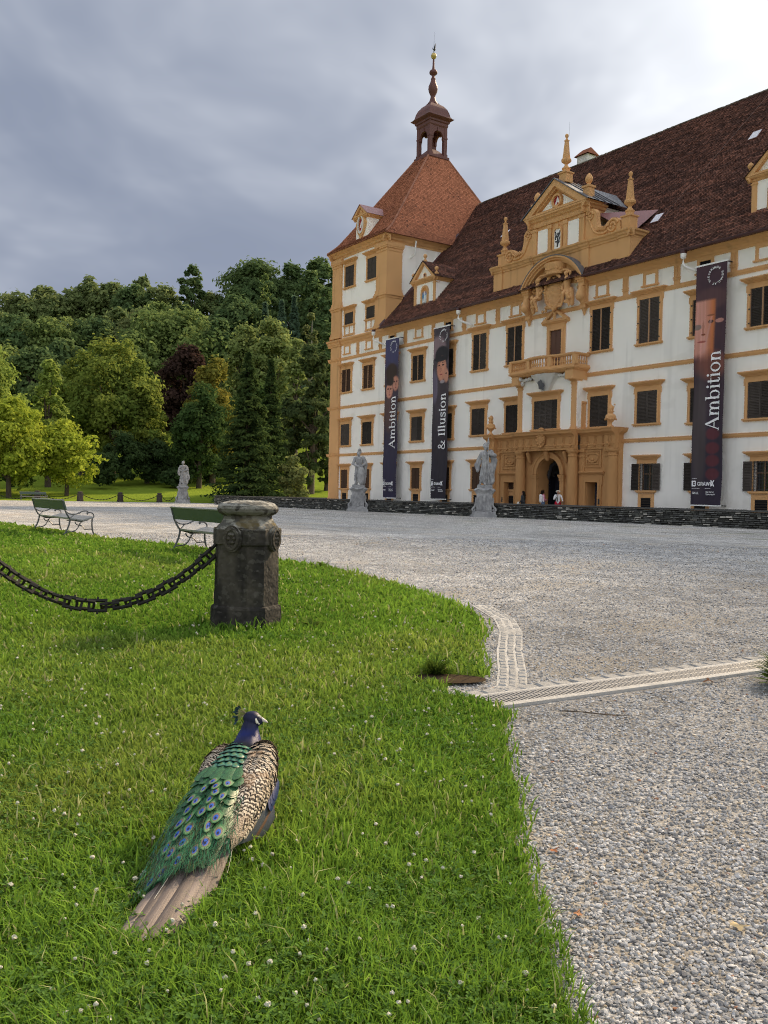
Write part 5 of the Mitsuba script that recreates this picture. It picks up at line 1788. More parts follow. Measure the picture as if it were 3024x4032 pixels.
CH = thing('iron_chain', 'black iron chain of square spiked links sagging into the grass beside the near pillar', 'chain')
dirc = unit(PB - PA)
a_, b_ = PA + dirc * .30 + [0, 0, .82], PB - dirc * .30 + [0, 0, .80]
pts = resample(catenary(a_, b_, .58), .118)
for i in range(len(pts) - 1):
    p, q = pts[i], pts[i + 1]
    t = unit(q - p)
    side = unit(np.cross(t, [0, 0, 1]))
    up = np.cross(side, t)
    ang = (math.pi / 4 if i % 2 else -math.pi / 4) + .2 * gs.normal()
    w = side * math.cos(ang) + up * math.sin(ang)
    o = np.cross(t, w)
    c = (p + q) / 2
    hl, hw, b = .094, .056, .0125
    m = MB()
    for s in (-1, 1):
        m.obox(c + w * s * hw, t * hl, w * b, o * b)
        m.obox(c + t * s * (hl - b), t * b, w * (hw - b), o * b * .95)
        m.obox(c + w * s * (hw + .018), t * .010, w * .016, o * .006)
    put('link', m, 'm_chain', CH)

# far bollards with chains
FB = [(-98.7, y) for y in (18.3, 22.65, 27.0, 31.3, 35.7)]
side_txt = ['behind the distant bench', 'just right of the distant bench', 'second from the pale statue', 'beside the pale statue']
for k, (x, y) in enumerate(FB):
    lab = ['leftmost dark stone bollard at the far edge of the courtyard, half under the trees', 'dark stone bollard standing behind the distant bench', 'dark stone bollard just right of the distant bench on the sunny lawn edge',
           'dark stone bollard in the middle of the far lawn edge, between two chains', 'dark stone bollard nearest the pale draped statue'][k]
    K = thing('stone_bollard', lab, 'bollard', 'stone bollards along the far lawn edge')
    put('shaft', prism8(MB(), [(.30, .12, Z0 - .3), (.30, .12, Z0 + .16), (.27, .11, Z0 + .18), (.26, .11, Z0 + .66), (.29, .12, Z0 + .67), (.29, .12, Z0 + .80)]).moved(affine(rotz(.3), (x, y, 0))), 'm_farstone', K)
    put('cap', MB().lathe([(.24, Z0 + .80), (.22, Z0 + .86), (.28, Z0 + .90), (.26, Z0 + 1.0), (.1, Z0 + 1.05)], (x, y, 0), 14), 'm_farstone', K, smooth=40)
diffuse('m_farstone', plaster((.075, .065, .058), .8, .3))
FB2 = FB + [(-97.9, 37.4)]
for k in range(5):
    lab = ['iron chain left of the distant bench', 'iron chain hanging behind the distant bench', 'iron chain sagging between the second and third far bollards', 'iron chain sagging between the far bollards near the pale statue', 'iron chain running from the last far bollard to the pale statue'][k]
    K = thing('iron_chain', lab, 'chain', 'chains along the far lawn edge')
    p = resample(catenary(np.array([*FB2[k], Z0 + .70]) + [0, .28, 0], np.array([*FB2[k + 1], Z0 + .70]) - [0, .28, 0], .52), .16)
    m = MB()
    for i in range(len(p) - 1):
        m.obox((p[i] + p[i + 1]) / 2, (p[i + 1] - p[i]) * .5, (0.045 if i % 2 else .02, 0, 0), (0, 0, .02 if i % 2 else .045))
    put('links', m, 'm_chain', K, kind='stuff')

# ================================================================== BENCHES
princ('m_benchgreen', plaster((.045, .075, .052), .35, .1), .5, specular=.5)
princ('m_benchseat', plaster((.17, .18, .185), .35, .2), .35, specular=.6)
princ('m_benchiron', plaster((.060, .066, .075), .4, .1), .42, specular=.6)


def spl(pts, n=6):
    p = np.asarray(pts, float)
    if len(p) < 3:
        return p
    from scipy.interpolate import CubicSpline
    d = np.r_[0, np.cumsum(np.linalg.norm(np.diff(p, axis=0), axis=1))]
    s = np.linspace(0, d[-1], n * (len(p) - 1) + 1)
    return CubicSpline(d, p)(s)


def bench(loc, rot, length, label, zoff=0.0):
    K = thing('park_bench', label, 'bench', 'green park benches with iron frames')
    M = affine(rotz(rot), (loc[0], loc[1], loc[2] + zoff))
    P = lambda nm, mb, mat, **k: put(nm, mb.moved(M), mat, K, **k)

    def rod(x, pts, r):
        return [(x, a, b) for a, b in spl(pts)], r
    for x in (.06, length - .06):
        q = MB()
        for pts, r in (([(-.24, .90), (-.20, .75), (-.14, .58), (-.05, .45), (.04, .40)], .020), ([(-.04, .44), (-.07, .27), (-.13, .12), (-.20, .0)], .021), ([(-.05, .45), (.10, .385), (.28, .375), (.42, .425), (.52, .455)], .018),
                       ([(.51, .46), (.50, .30), (.52, .14), (.57, .0)], .020), ([(-.17, .66), (-.10, .575), (.04, .54), (.18, .575), (.30, .625), (.40, .60), (.385, .555)], .014), ([(.36, .575), (.46, .585), (.53, .55), (.545, .49), (.51, .45)], .016),
                       ([(-.10, .47), (-.02, .46), (.04, .52), (.10, .55)], .010), ([(-.18, .04), (-.06, .10), (.06, .12), (.15, .20), (.20, .30), (.27, .37)], .013), ([(.53, .10), (.43, .17), (.33, .17), (.26, .24), (.17, .27), (.08, .36)], .013)):
            pp, r = rod(x, pts, r)
            q.tube(pp, r, 7)
        for a, b in ((.04, .54), (.18, .575), (.06, .12), (.33, .17), (.20, .30), (.385, .555)):
            q.mesh(ball((x, a, b), .022, 8))
        P('side_frame', q, 'm_benchiron', smooth=50)
    P('backrest', MB().obox((length / 2, -.185, .765), (length / 2, 0, 0), (0, .016, .004), (0, -.032, .115)), 'm_benchgreen')
    P('backrest_cap', MB().obox((length / 2, -.225, .890), (length / 2, 0, 0), (0, .022, .005), (0, -.004, .012)), 'm_benchseat')
    for y, z_ in ((.02, .425), (.17, .402), (.325, .408), (.47, .450)):
        P('seat_slat', MB().obox((length / 2, y, z_), (length / 2, 0, 0), (0, .068, (.02 if y > .3 else -.01)), (0, 0, .016)), 'm_benchseat')
    for x in (.5, length - .5):
        P('cross_rail', MB().obox((x, .25, .375), (.015, 0, 0), (0, .26, 0), (0, 0, .012)), 'm_benchiron')
    return K


bench((-26.55, 6.18, float(gz(-25, 6.3))), 0.0, 3.3, 'dark green bench with curved iron arms, left of the near pillar, fully in view')
bench((-18.0, 6.98, float(gz(-18, 7.1))), 0.0, 2.9, 'dark green bench half hidden behind the near stone pillar')
bench((-97.6, 23.3, .27), -math.pi / 2, 2.6, 'small distant bench in front of the trees at the far lawn edge')

# ================================================================== PEOPLE


def person(loc, th, label, hair, top, low, pose):
    K = thing('person', label, 'person', 'visitors at the palace gate')
    M = affine(rotz(th), loc)
    skin = (.42, .24, .17)
    P = lambda nm, t, c, **k: put(nm, MB().mesh(t).moved(M), cloth(c), K, smooth=True, **k)
    legs = [limb([((s * .09, 0, .90), .115), ((s * .10, -.01, .50), .08), ((s * .10, .02, .09), .05)]) for s in (-1, 1)] + [bone((-.08, 0, .93), .12, (.08, 0, .93), .12)]
    P('trousers', fuse(legs, .05, 3), low)
    P('shoes', fuse([bone((s * .10, .03, .04), .045, (s * .11, -.14, .03), .035) for s in (-1, 1)], None, 0), (.03, .03, .03))
    sh = [bone((0, 0, .96), .145, (0, .0, 1.15), .13, 14), bone((0, 0, 1.15), .13, (0, .01, 1.33), .155, 14), bone((-.15, .01, 1.38), .075, (.15, .01, 1.38), .075), bone((0, 0, 1.40), .07, (0, 0, 1.46), .055)]
    hands = []
    for s, arm in zip((-1, 1), pose):
        sh.append(limb([((s * .19, .01, 1.37), .062), (arm[0], .052), (arm[1], .040)]))
        h = np.array(arm[1])
        d = unit(np.array(arm[1]) - np.array(arm[0]))
        fs = [ball(h + d * .05, (.035, .03, .042), 8)]
        for f_ in range(4):
            fs.append(bone(h + d * .08 + np.array([(f_ - 1.5) * .015, 0, 0]), .010, h + d * .135 + np.array([(f_ - 1.5) * .017, -.01, 0]), .008, 6))
        fs.append(bone(h + d * .03 + np.array([-s * .03, 0, 0]), .011, h + d * .075 + np.array([-s * .05, -.02, 0]), .009, 6))
        hands += fs
    P('top', fuse(sh, .05, 3), top)
    P('hands', fuse(hands, None, 0), skin)
    head = [ball((0, -.01, 1.60), (.078, .098, .115), 14), bone((0, .0, 1.44), .05, (0, 0, 1.52), .05), ball((0, -.11, 1.585), (.014, .022, .02), 8), ball((-.078, 0, 1.59), (.015, .022, .03), 8), ball((.078, 0, 1.59), (.015, .022, .03), 8),
            ball((0, -.06, 1.52), (.045, .05, .035), 8)]
    P('head', fuse(head, .03, 2), skin)
    P('face', fuse([ball((s * .032, -.103, 1.615), (.013, .008, .008), 8) for s in (-1, 1)] + [ball((0, -.10, 1.545), (.024, .01, .007), 8)], None, 0), (.06, .03, .03))
    hb = [ball((0, .02, 1.645), (.098, .108, .095), 12)]
    kind, hc = hair
    if kind == 'long':
        hb += [limb([((0, .06, 1.62), .10), ((0, .10, 1.42), .10), ((0, .11, 1.20), .07)])]
    elif kind == 'curly':
        hb += [ball((.10 * math.cos(k * 1.9), .04 + .07 * math.sin(k * 1.9), 1.62 + .06 * math.sin(k * 2.7)), .07, 8) for k in range(14)] + [limb([((0, .07, 1.6), .10), ((0, .10, 1.45), .09)])]
    else:
        hb += [ball((.10 * math.cos(k * 1.1), .02 + .07 * math.sin(k * 1.1), 1.65 + .04 * math.sin(k * 2.1)), .055, 8) for k in range(10)]
    hm = m3.Manifold.batch_boolean(hb, m3.OpType.Add) - ball((0, -.11, 1.58), (.075, .09, .10), 12)
    P('hair', fuse([hm], .035, 2), hc)
    return K, M


_cl = {}


def cloth(c):
    k = 'm_cloth_%d_%d_%d' % tuple(int(255 * x) for x in c)
    if k not in _cl:
        _cl[k] = 1
        diffuse(k, rgb(*c))
    return k


pz = Z0 + .03
K, M = person((-46.45, 42.3, pz), math.radians(-70), 'woman with long dark hair and dark grey jacket left of the gate, with white bag', ('long', (.02, .015, .012)), (.06, .065, .07), (.03, .03, .035),
              [((-.24, .02, 1.12), (-.20, -.14, .94)), ((.24, .02, 1.12), (.20, -.16, .92))])
put('bag', MB().mesh(fuse([bone((.20, -.24, .92), .09, (.22, -.24, .80), .12)], .05, 1)).moved(M), cloth((.62, .60, .54)), K, smooth=True)
K, M = person((-44.50, 42.3, pz + .06), math.radians(150), 'woman with dark curly hair in a pink sweater and jeans at the palace gate', ('curly', (.025, .015, .012)), (.55, .20, .30), (.10, .14, .22),
              [((-.25, -.02, 1.12), (-.08, -.22, 1.10)), ((.25, -.02, 1.12), (.10, -.22, 1.08))])
q = fuse([bone((0, .13, 1.02), .13, (0, .14, 1.36), .13), bone((-.2, .05, 1.36), .05, (-.22, .02, 1.0), .05), bone((.2, .05, 1.36), .05, (.22, .02, .98), .05)], .05, 2)
put('white_shawl', MB().mesh(q).moved(M), cloth((.72, .70, .70)), K, smooth=True)
K, M = person((-43.12, 42.3, pz + .08), math.radians(48), 'white haired woman in white blouse and red trousers with a basket', ('short', (.62, .58, .50)), (.74, .73, .74), (.42, .02, .04),
              [((-.26, -.02, 1.13), (-.06, -.18, 1.36)), ((.27, -.05, 1.15), (.30, -.26, 1.02))])
put('scarf', MB().mesh(fuse([limb([((-.07, -.10, 1.42), .05), ((-.06, -.16, 1.2), .05), ((-.04, -.16, 1.02), .05)])], .04, 1)).moved(M), cloth((.16, .16, .15)), K, smooth=True)
put('basket', MB().lathe([(.10, .86), (.13, .98), (.14, 1.0), (.12, 1.0), (.09, .9)], (.30, -.36, 0), 12).tube([(.30 + .13 * math.cos(t), -.36, 1.0 + .13 * math.sin(t)) for t in np.linspace(0, math.pi, 9)], .012, 5).moved(M), cloth((.20, .12, .07)), K)

# ================================================================== BANNERS
SER = dict(T=.135, h=.045)


def _ring(cx, cy, rx, ry, tx, ty):
    return affinity.scale(Point(cx, cy).buffer(1, 20), rx, ry).difference(affinity.scale(Point(cx, cy).buffer(1, 20), rx - tx, ry - ty))


def _arch(x0, x1, top, base):
    """right half of an n: arch from the stem at x0 into a stem whose right side is x1"""
    cx = (x0 + x1) / 2
    rx = (x1 - x0) / 2
    a = _ring(cx, top - .26, rx, .26, .115, .06).intersection(sbox(x0, top - .26, x1, top + .1))
    return unary_union([a, sbox(x1 - .135, base, x1, top - .24)])


def _serif(x, y, w=.27):
    return sbox(x - w / 2, y, x + w / 2, y + .035)


def glyph(c):
    X, C, A = .66, .95, 1.0
    if c == 'A':
        return unary_union([LineString([(.10, .02), (.46, C)]).buffer(.028, cap_style=2), Polygon([(.42, C + .02), (.50, C + .02), (.92, 0), (.75, 0), (.40, .86)]), sbox(.22, .30, .72, .345), _serif(.10, 0, .24), _serif(.84, 0, .30)]), .98
    if c == 'm':
        return unary_union([sbox(.10, 0, .235, X), sbox(.02, X - .04, .2, X), _arch(.16, .60, X + .01, 0), _arch(.52, .98, X + .01, 0), _serif(.165, 0), _serif(.535, 0), _serif(.915, 0)]), 1.10
    if c == 'n':
        return unary_union([sbox(.10, 0, .235, X), sbox(.02, X - .04, .2, X), _arch(.16, .62, X + .01, 0), _serif(.165, 0), _serif(.555, 0)]), .74
    if c == 'u':
        g = affinity.rotate(glyph('n')[0], 180, origin=(.36, .33))
        return g, .74
    if c == 'b':
        return unary_union([sbox(.09, .02, .225, A), sbox(.0, A - .04, .2, A), _ring(.38, X / 2, .31, X / 2 + .01, .13, .05)]), .76
    if c == 'i':
        return unary_union([sbox(.10, 0, .235, X), sbox(.02, X - .04, .2, X), Point(.165, X + .19).buffer(.085), _serif(.165, 0)]), .34
    if c == 't':
        return unary_union([sbox(.12, .06, .255, .86), sbox(.0, X - .045, .42, X), _ring(.30, .16, .18, .16, .12, .045).intersection(sbox(.12, -.02, .42, .14))]), .45
    if c == 'o':
        return _ring(.36, X / 2, .33, X / 2 + .01, .135, .05), .74
    if c == 'I':
        return unary_union([sbox(.12, 0, .265, C), _serif(.19, 0, .32), _serif(.19, C - .035, .32)]), .42
    if c == 'l':
        return unary_union([sbox(.10, 0, .235, A), sbox(.02, A - .04, .2, A), _serif(.165, 0)]), .34
    if c == 's':
        t = np.linspace(0, 1, 24)
        pts = [(.46, .50), (.40, .61), (.27, .64), (.13, .58), (.12, .46), (.25, .37), (.38, .30), (.46, .18), (.38, .05), (.24, .01), (.10, .05), (.05, .17)]
        return LineString(spl(pts, 4)).buffer(.052), .56
    if c == '&':
        pts = [(.80, .50), (.70, .22), (.50, .04), (.28, .02), (.12, .16), (.16, .36), (.36, .52), (.48, .68), (.44, .86), (.30, .90), (.20, .78), (.26, .60), (.46, .32), (.66, .10), (.86, .02)]
        return unary_union([LineString(spl(pts, 4)).buffer(.046), sbox(.66, .49, .92, .53)]), .98
    return Point(0, 0).buffer(.001), .36


def serif_text(s):
    x, out = 0.0, []
    for c in s:
        g, a = glyph(c)
        if c != ' ':
            out.append(affinity.translate(g, x, 0))
        x += a
    return unary_union(out), x


def banner_print(x0, w, kind):
    def fn(p, n, uv):
        u = (p.x - x0) / w
        z = p.z
        grain = fbm(p.x * 3, 1.0, p.z * 1.2, 3)
        stripe = fbm(u * 14, 3.0, z * .12, 3)
        base = {0: ((.030, .026, .060), (.055, .040, .050)), 1: ((.026, .022, .034), (.060, .045, .055)), 2: ((.032, .024, .040), (.060, .030, .040))}[kind]
        c = mix(base[0], base[1], smoothstep(3.0, 12.0, z) * (.5 + grain * .8))

        def ell(cu, cz, ru, rz, soft=.25):
            q = dr.square((u - cu) / ru) + dr.square((z - cz) / rz)
            return 1 - smoothstep(1 - soft, 1 + soft, q)
        if kind == 0:
            c = mix(c, (.050, .048, .115), smoothstep(12.6, 13.6, z + grain))
            c = mix(c, (.10, .055, .045), ell(.35, 8.6, .45, 1.6, .5) * .7)
            c = mix(c, (.040, .024, .020), ell(.5, 12.0, .42, .75))
            for cu, cz, s in ((.34, 10.45, 1.0), (.80, 11.0, 1.0)):
                face = ell(cu, cz, .24, .62, .35)
                c = mix(c, mix((.40, .17, .12), (.52, .26, .19), grain), face)
                for e in (-.085, .09):
                    c = mix(c, (.05, .025, .02), ell(cu + e, cz + .16, .055, .07, .4))
                c = mix(c, (.28, .08, .07), ell(cu + .01, cz - .34, .07, .05, .5))
                c = mix(c, (.27, .10, .075), ell(cu + .03, cz - .08, .028, .16, .6) * .7)
            c = mix(c, (.035, .022, .02), ell(.38, 11.25, .28, .38, .4))
        elif kind == 1:
            c = mix(c, (.24, .17, .19), ell(.25, 13.2, .52, .95, .4) * .8)
            c = mix(c, (.14, .115, .17), ell(.10, 10.2, .20, 1.3, .6) * .8)
            c = mix(c, (.020, .018, .022), ell(.55, 12.65, .45, .70, .25))
            face = ell(.55, 11.55, .30, .95, .3)
            c = mix(c, mix((.42, .17, .11), (.58, .28, .19), grain), face)
            for e in (-.13, .13):
                c = mix(c, (.05, .025, .02), ell(.52 + e, 11.85, .075, .065, .4))
                c = mix(c, (.06, .03, .022), ell(.52 + e, 12.05, .095, .03, .5))
            c = mix(c, (.28, .10, .07), ell(.52, 11.55, .035, .25, .5) * .8)
            c = mix(c, (.30, .06, .06), ell(.52, 11.12, .095, .045, .5))
            c = mix(c, (.50, .24, .17), ell(.85, 11.0, .13, .55, .4))
            c = mix(c, (.05, .03, .02), ell(.85, 11.15, .05, .06, .4))
            c = mix(c, (.020, .018, .022), ell(.45, 12.35, .42, .22, .3))
            c = mix(c, (.35, .30, .33), ell(.60, 10.55, .16, .14, .4) * .8)
        else:
            c = mix(c, (.09, .045, .05), ell(.5, 12.9, .6, .6, .5))
            face = 1 - smoothstep(.60, .70, u)
            face = face * smoothstep(9.55, 10.1, z + .3 * stripe) * (1 - smoothstep(12.75, 12.95, z))
            c = mix(c, mix((.46, .15, .055), (.55, .27, .22), smoothstep(.62, .25, u) * (.6 + .6 * stripe)), face)
            c = mix(c, (.05, .026, .022), ell(.52, 11.62, .085, .10, .35))
            c = mix(c, (.20, .07, .04), ell(.52, 11.98, .14, .05, .6) * .8)
            c = mix(c, (.22, .16, .14), ell(.08, 11.40, .13, .16, .3) * face)
            c = mix(c, (.20, .06, .03), ell(.28, 10.95, .07, .06, .5))
            c = mix(c, (.33, .09, .07), ell(.25, 10.55, .15, .06, .5))
            c = mix(c, (.25, .08, .035), ell(.27, 11.3, .04, .4, .7) * .5)
            ln = dr.abs(u - (.44 + .12 * (z - 11.0))) < .035
            c = mix(c, (.52, .27, .24), dr.select(ln & (z > 9.9) & (z < 11.9), .55, 0.0))
            c = mix(c, (.50, .24, .20), ell(.80, 11.62, .13, .12, .4) * .8)
            c = mix(c, (.24, .085, .055), ell(.55, 9.2, .5, .8, .6) * .6)
            for k, zz in enumerate((5.35, 4.55, 3.85, 3.1)):
                c = mix(c, (.12, .028, .035), ell(.68, zz, .22, .33, .4) * .75)
            c = mix(c, (.075, .060, .062), ell(.22, 5.5, .25, 3.2, .8) * .8)
        return c * (.80 + .42 * stripe)
    return proc(fn)


def banner(cx, kind, text, label):
    w = 2.0
    x0, x1 = cx - w / 2, cx + w / 2
    y = 43.40
    zb, zt = 1.38, 14.80
    K = thing('exhibition_banner', label, 'banner', 'tall exhibition banners hanging on the palace facade')
    mat = 'm_banner_%s' % 'abc'[kind]
    princ(mat, banner_print(x0, w, kind), .55, specular=.25)
    # cloth sheet with slight waves
    n, k = 60, 9
    zz = np.linspace(zb, zt, n)
    uu = np.linspace(0, 1, k)
    Z, U = np.meshgrid(zz, uu, indexing='ij')
    Yw = y + .025 * np.sin(U * 9 + Z * .9 + kind) * np.clip((zt - Z) / 4, 0, 1) + .03 * np.sin(Z * 1.3 + kind * 2) * np.clip((zt - Z) / 5, 0, 1)
    Xw = x0 + U * w + .018 * np.sin(Z * .8 + kind * 1.7) * (U - .5)
    for dy, flip in ((0, False),):
        v = np.stack([Xw, Yw + dy, Z], -1).reshape(-1, 3)
        i, j = np.meshgrid(np.arange(n - 1), np.arange(k - 1), indexing='ij')
        a = i * k + j
        f = np.stack([a, a + 1, a + k + 1, a + k], -1).reshape(-1, 4)
        v2 = np.vstack([v, v + [0, .006, 0]])
        f2 = np.vstack([f, f[:, ::-1] + len(v)])
        put('cloth', (v2, f2), mat, K)
    put('top_bar', MB().box(x0 - .06, x1 + .06, y - .03, y + .03, zt, zt + .09), 'm_whitepaint', K)
    put('bottom_bar', MB().box(x0 - .01, x1 + .01, y - .02, y + .02, zb - .07, zb), 'm_whitepaint', K)
    b = MB()
    for x in (x0 + .1, x1 - .1):
        b.box(x - .03, x + .03, y - .01, D, zt + .02, zt + .08).box(x - .03, x + .03, y - .01, D, zb - .06, zb)
    put('bracket', b, 'm_iron', K)
    off = y - .062
    g, ln = serif_text(text)
    h = .92
    sc = 4.45 / ln
    g = affinity.scale(g, sc, h, origin=(0, 0))
    # rotate a quarter turn: text runs up, its foot to the right
    g = affinity.affine_transform(g, [0, -1, 1, 0, x0 + .885 * w, 5.52 if kind != 1 else 5.20])
    put('lettering', MB().poly(g.simplify(.004), off, off + .012), 'm_print', K)
    # ring of letters
    ring = MB()
    word = 'STEIERMARK SCHAU.AT '
    cxr, czr, R_ = x0 + .66 * w, 14.12, .40
    for i, ch in enumerate(word):
        if ch == ' ':
            continue
        t = meshkit.text_mesh(ch, .115, .008, bold=True)
        v = np.array(t.vertices)
        v[:, 0] -= v[:, 0].mean()
        an = math.radians(215) - i * 2 * math.pi / len(word)
        ph = an - math.pi / 2
        px, pz_ = R_ * math.cos(an), R_ * math.sin(an)
        X = cxr + px + v[:, 0] * math.cos(ph) - v[:, 1] * math.sin(ph)
        Zc = czr + pz_ + v[:, 0] * math.sin(ph) + v[:, 1] * math.cos(ph)
        ring.add(np.stack([X, off + .008 - v[:, 2], Zc], 1), t.faces)
    put('ring_lettering', ring, 'm_print', K)
    lg = MB()

    def txt(s, x, z, hh, bold=False):
        t = meshkit.text_mesh(s, hh, .008, bold=bold)
        v = np.array(t.vertices)
        lg.add(np.stack([x + v[:, 0], off + .008 - v[:, 2], z + v[:, 1]], 1), t.faces)
    bx = x0 + .10
    lg.poly(sbox(bx, 2.42, bx + .27, 2.74).difference(sbox(bx + .08, 2.50, bx + .22, 2.66).difference(sbox(bx + .14, 2.55, bx + .18, 2.61))), off, off + .01)
    txt('GRAWE', bx + .36, 2.46, .20, True)
    cross = unary_union([LineString([(bx + 1.27, 2.44), (bx + 1.45, 2.74)]).buffer(.035), LineString([(bx + 1.45, 2.44), (bx + 1.27, 2.74)]).buffer(.035), sbox(bx + 1.25, 2.43, bx + 1.31, 2.49), sbox(bx + 1.41, 2.43, bx + 1.47, 2.49)])
    lg.poly(cross, off, off + .01)
    txt('GRAZ', bx + .02, 1.98, .12)
    txt('Das Land', bx + .92, 2.06, .09)
    txt('Steiermark', bx + .92, 1.93, .09)
    lg.poly(sbox(bx, 2.86, bx + .32, 2.885), off, off + .01).poly(sbox(bx, 2.28, bx + .5, 2.30), off, off + .01).poly(sbox(bx + .85, 2.28, bx + 1.25, 2.30), off, off + .01)
    put('sponsor_marks', lg, 'm_print', K)
    return K


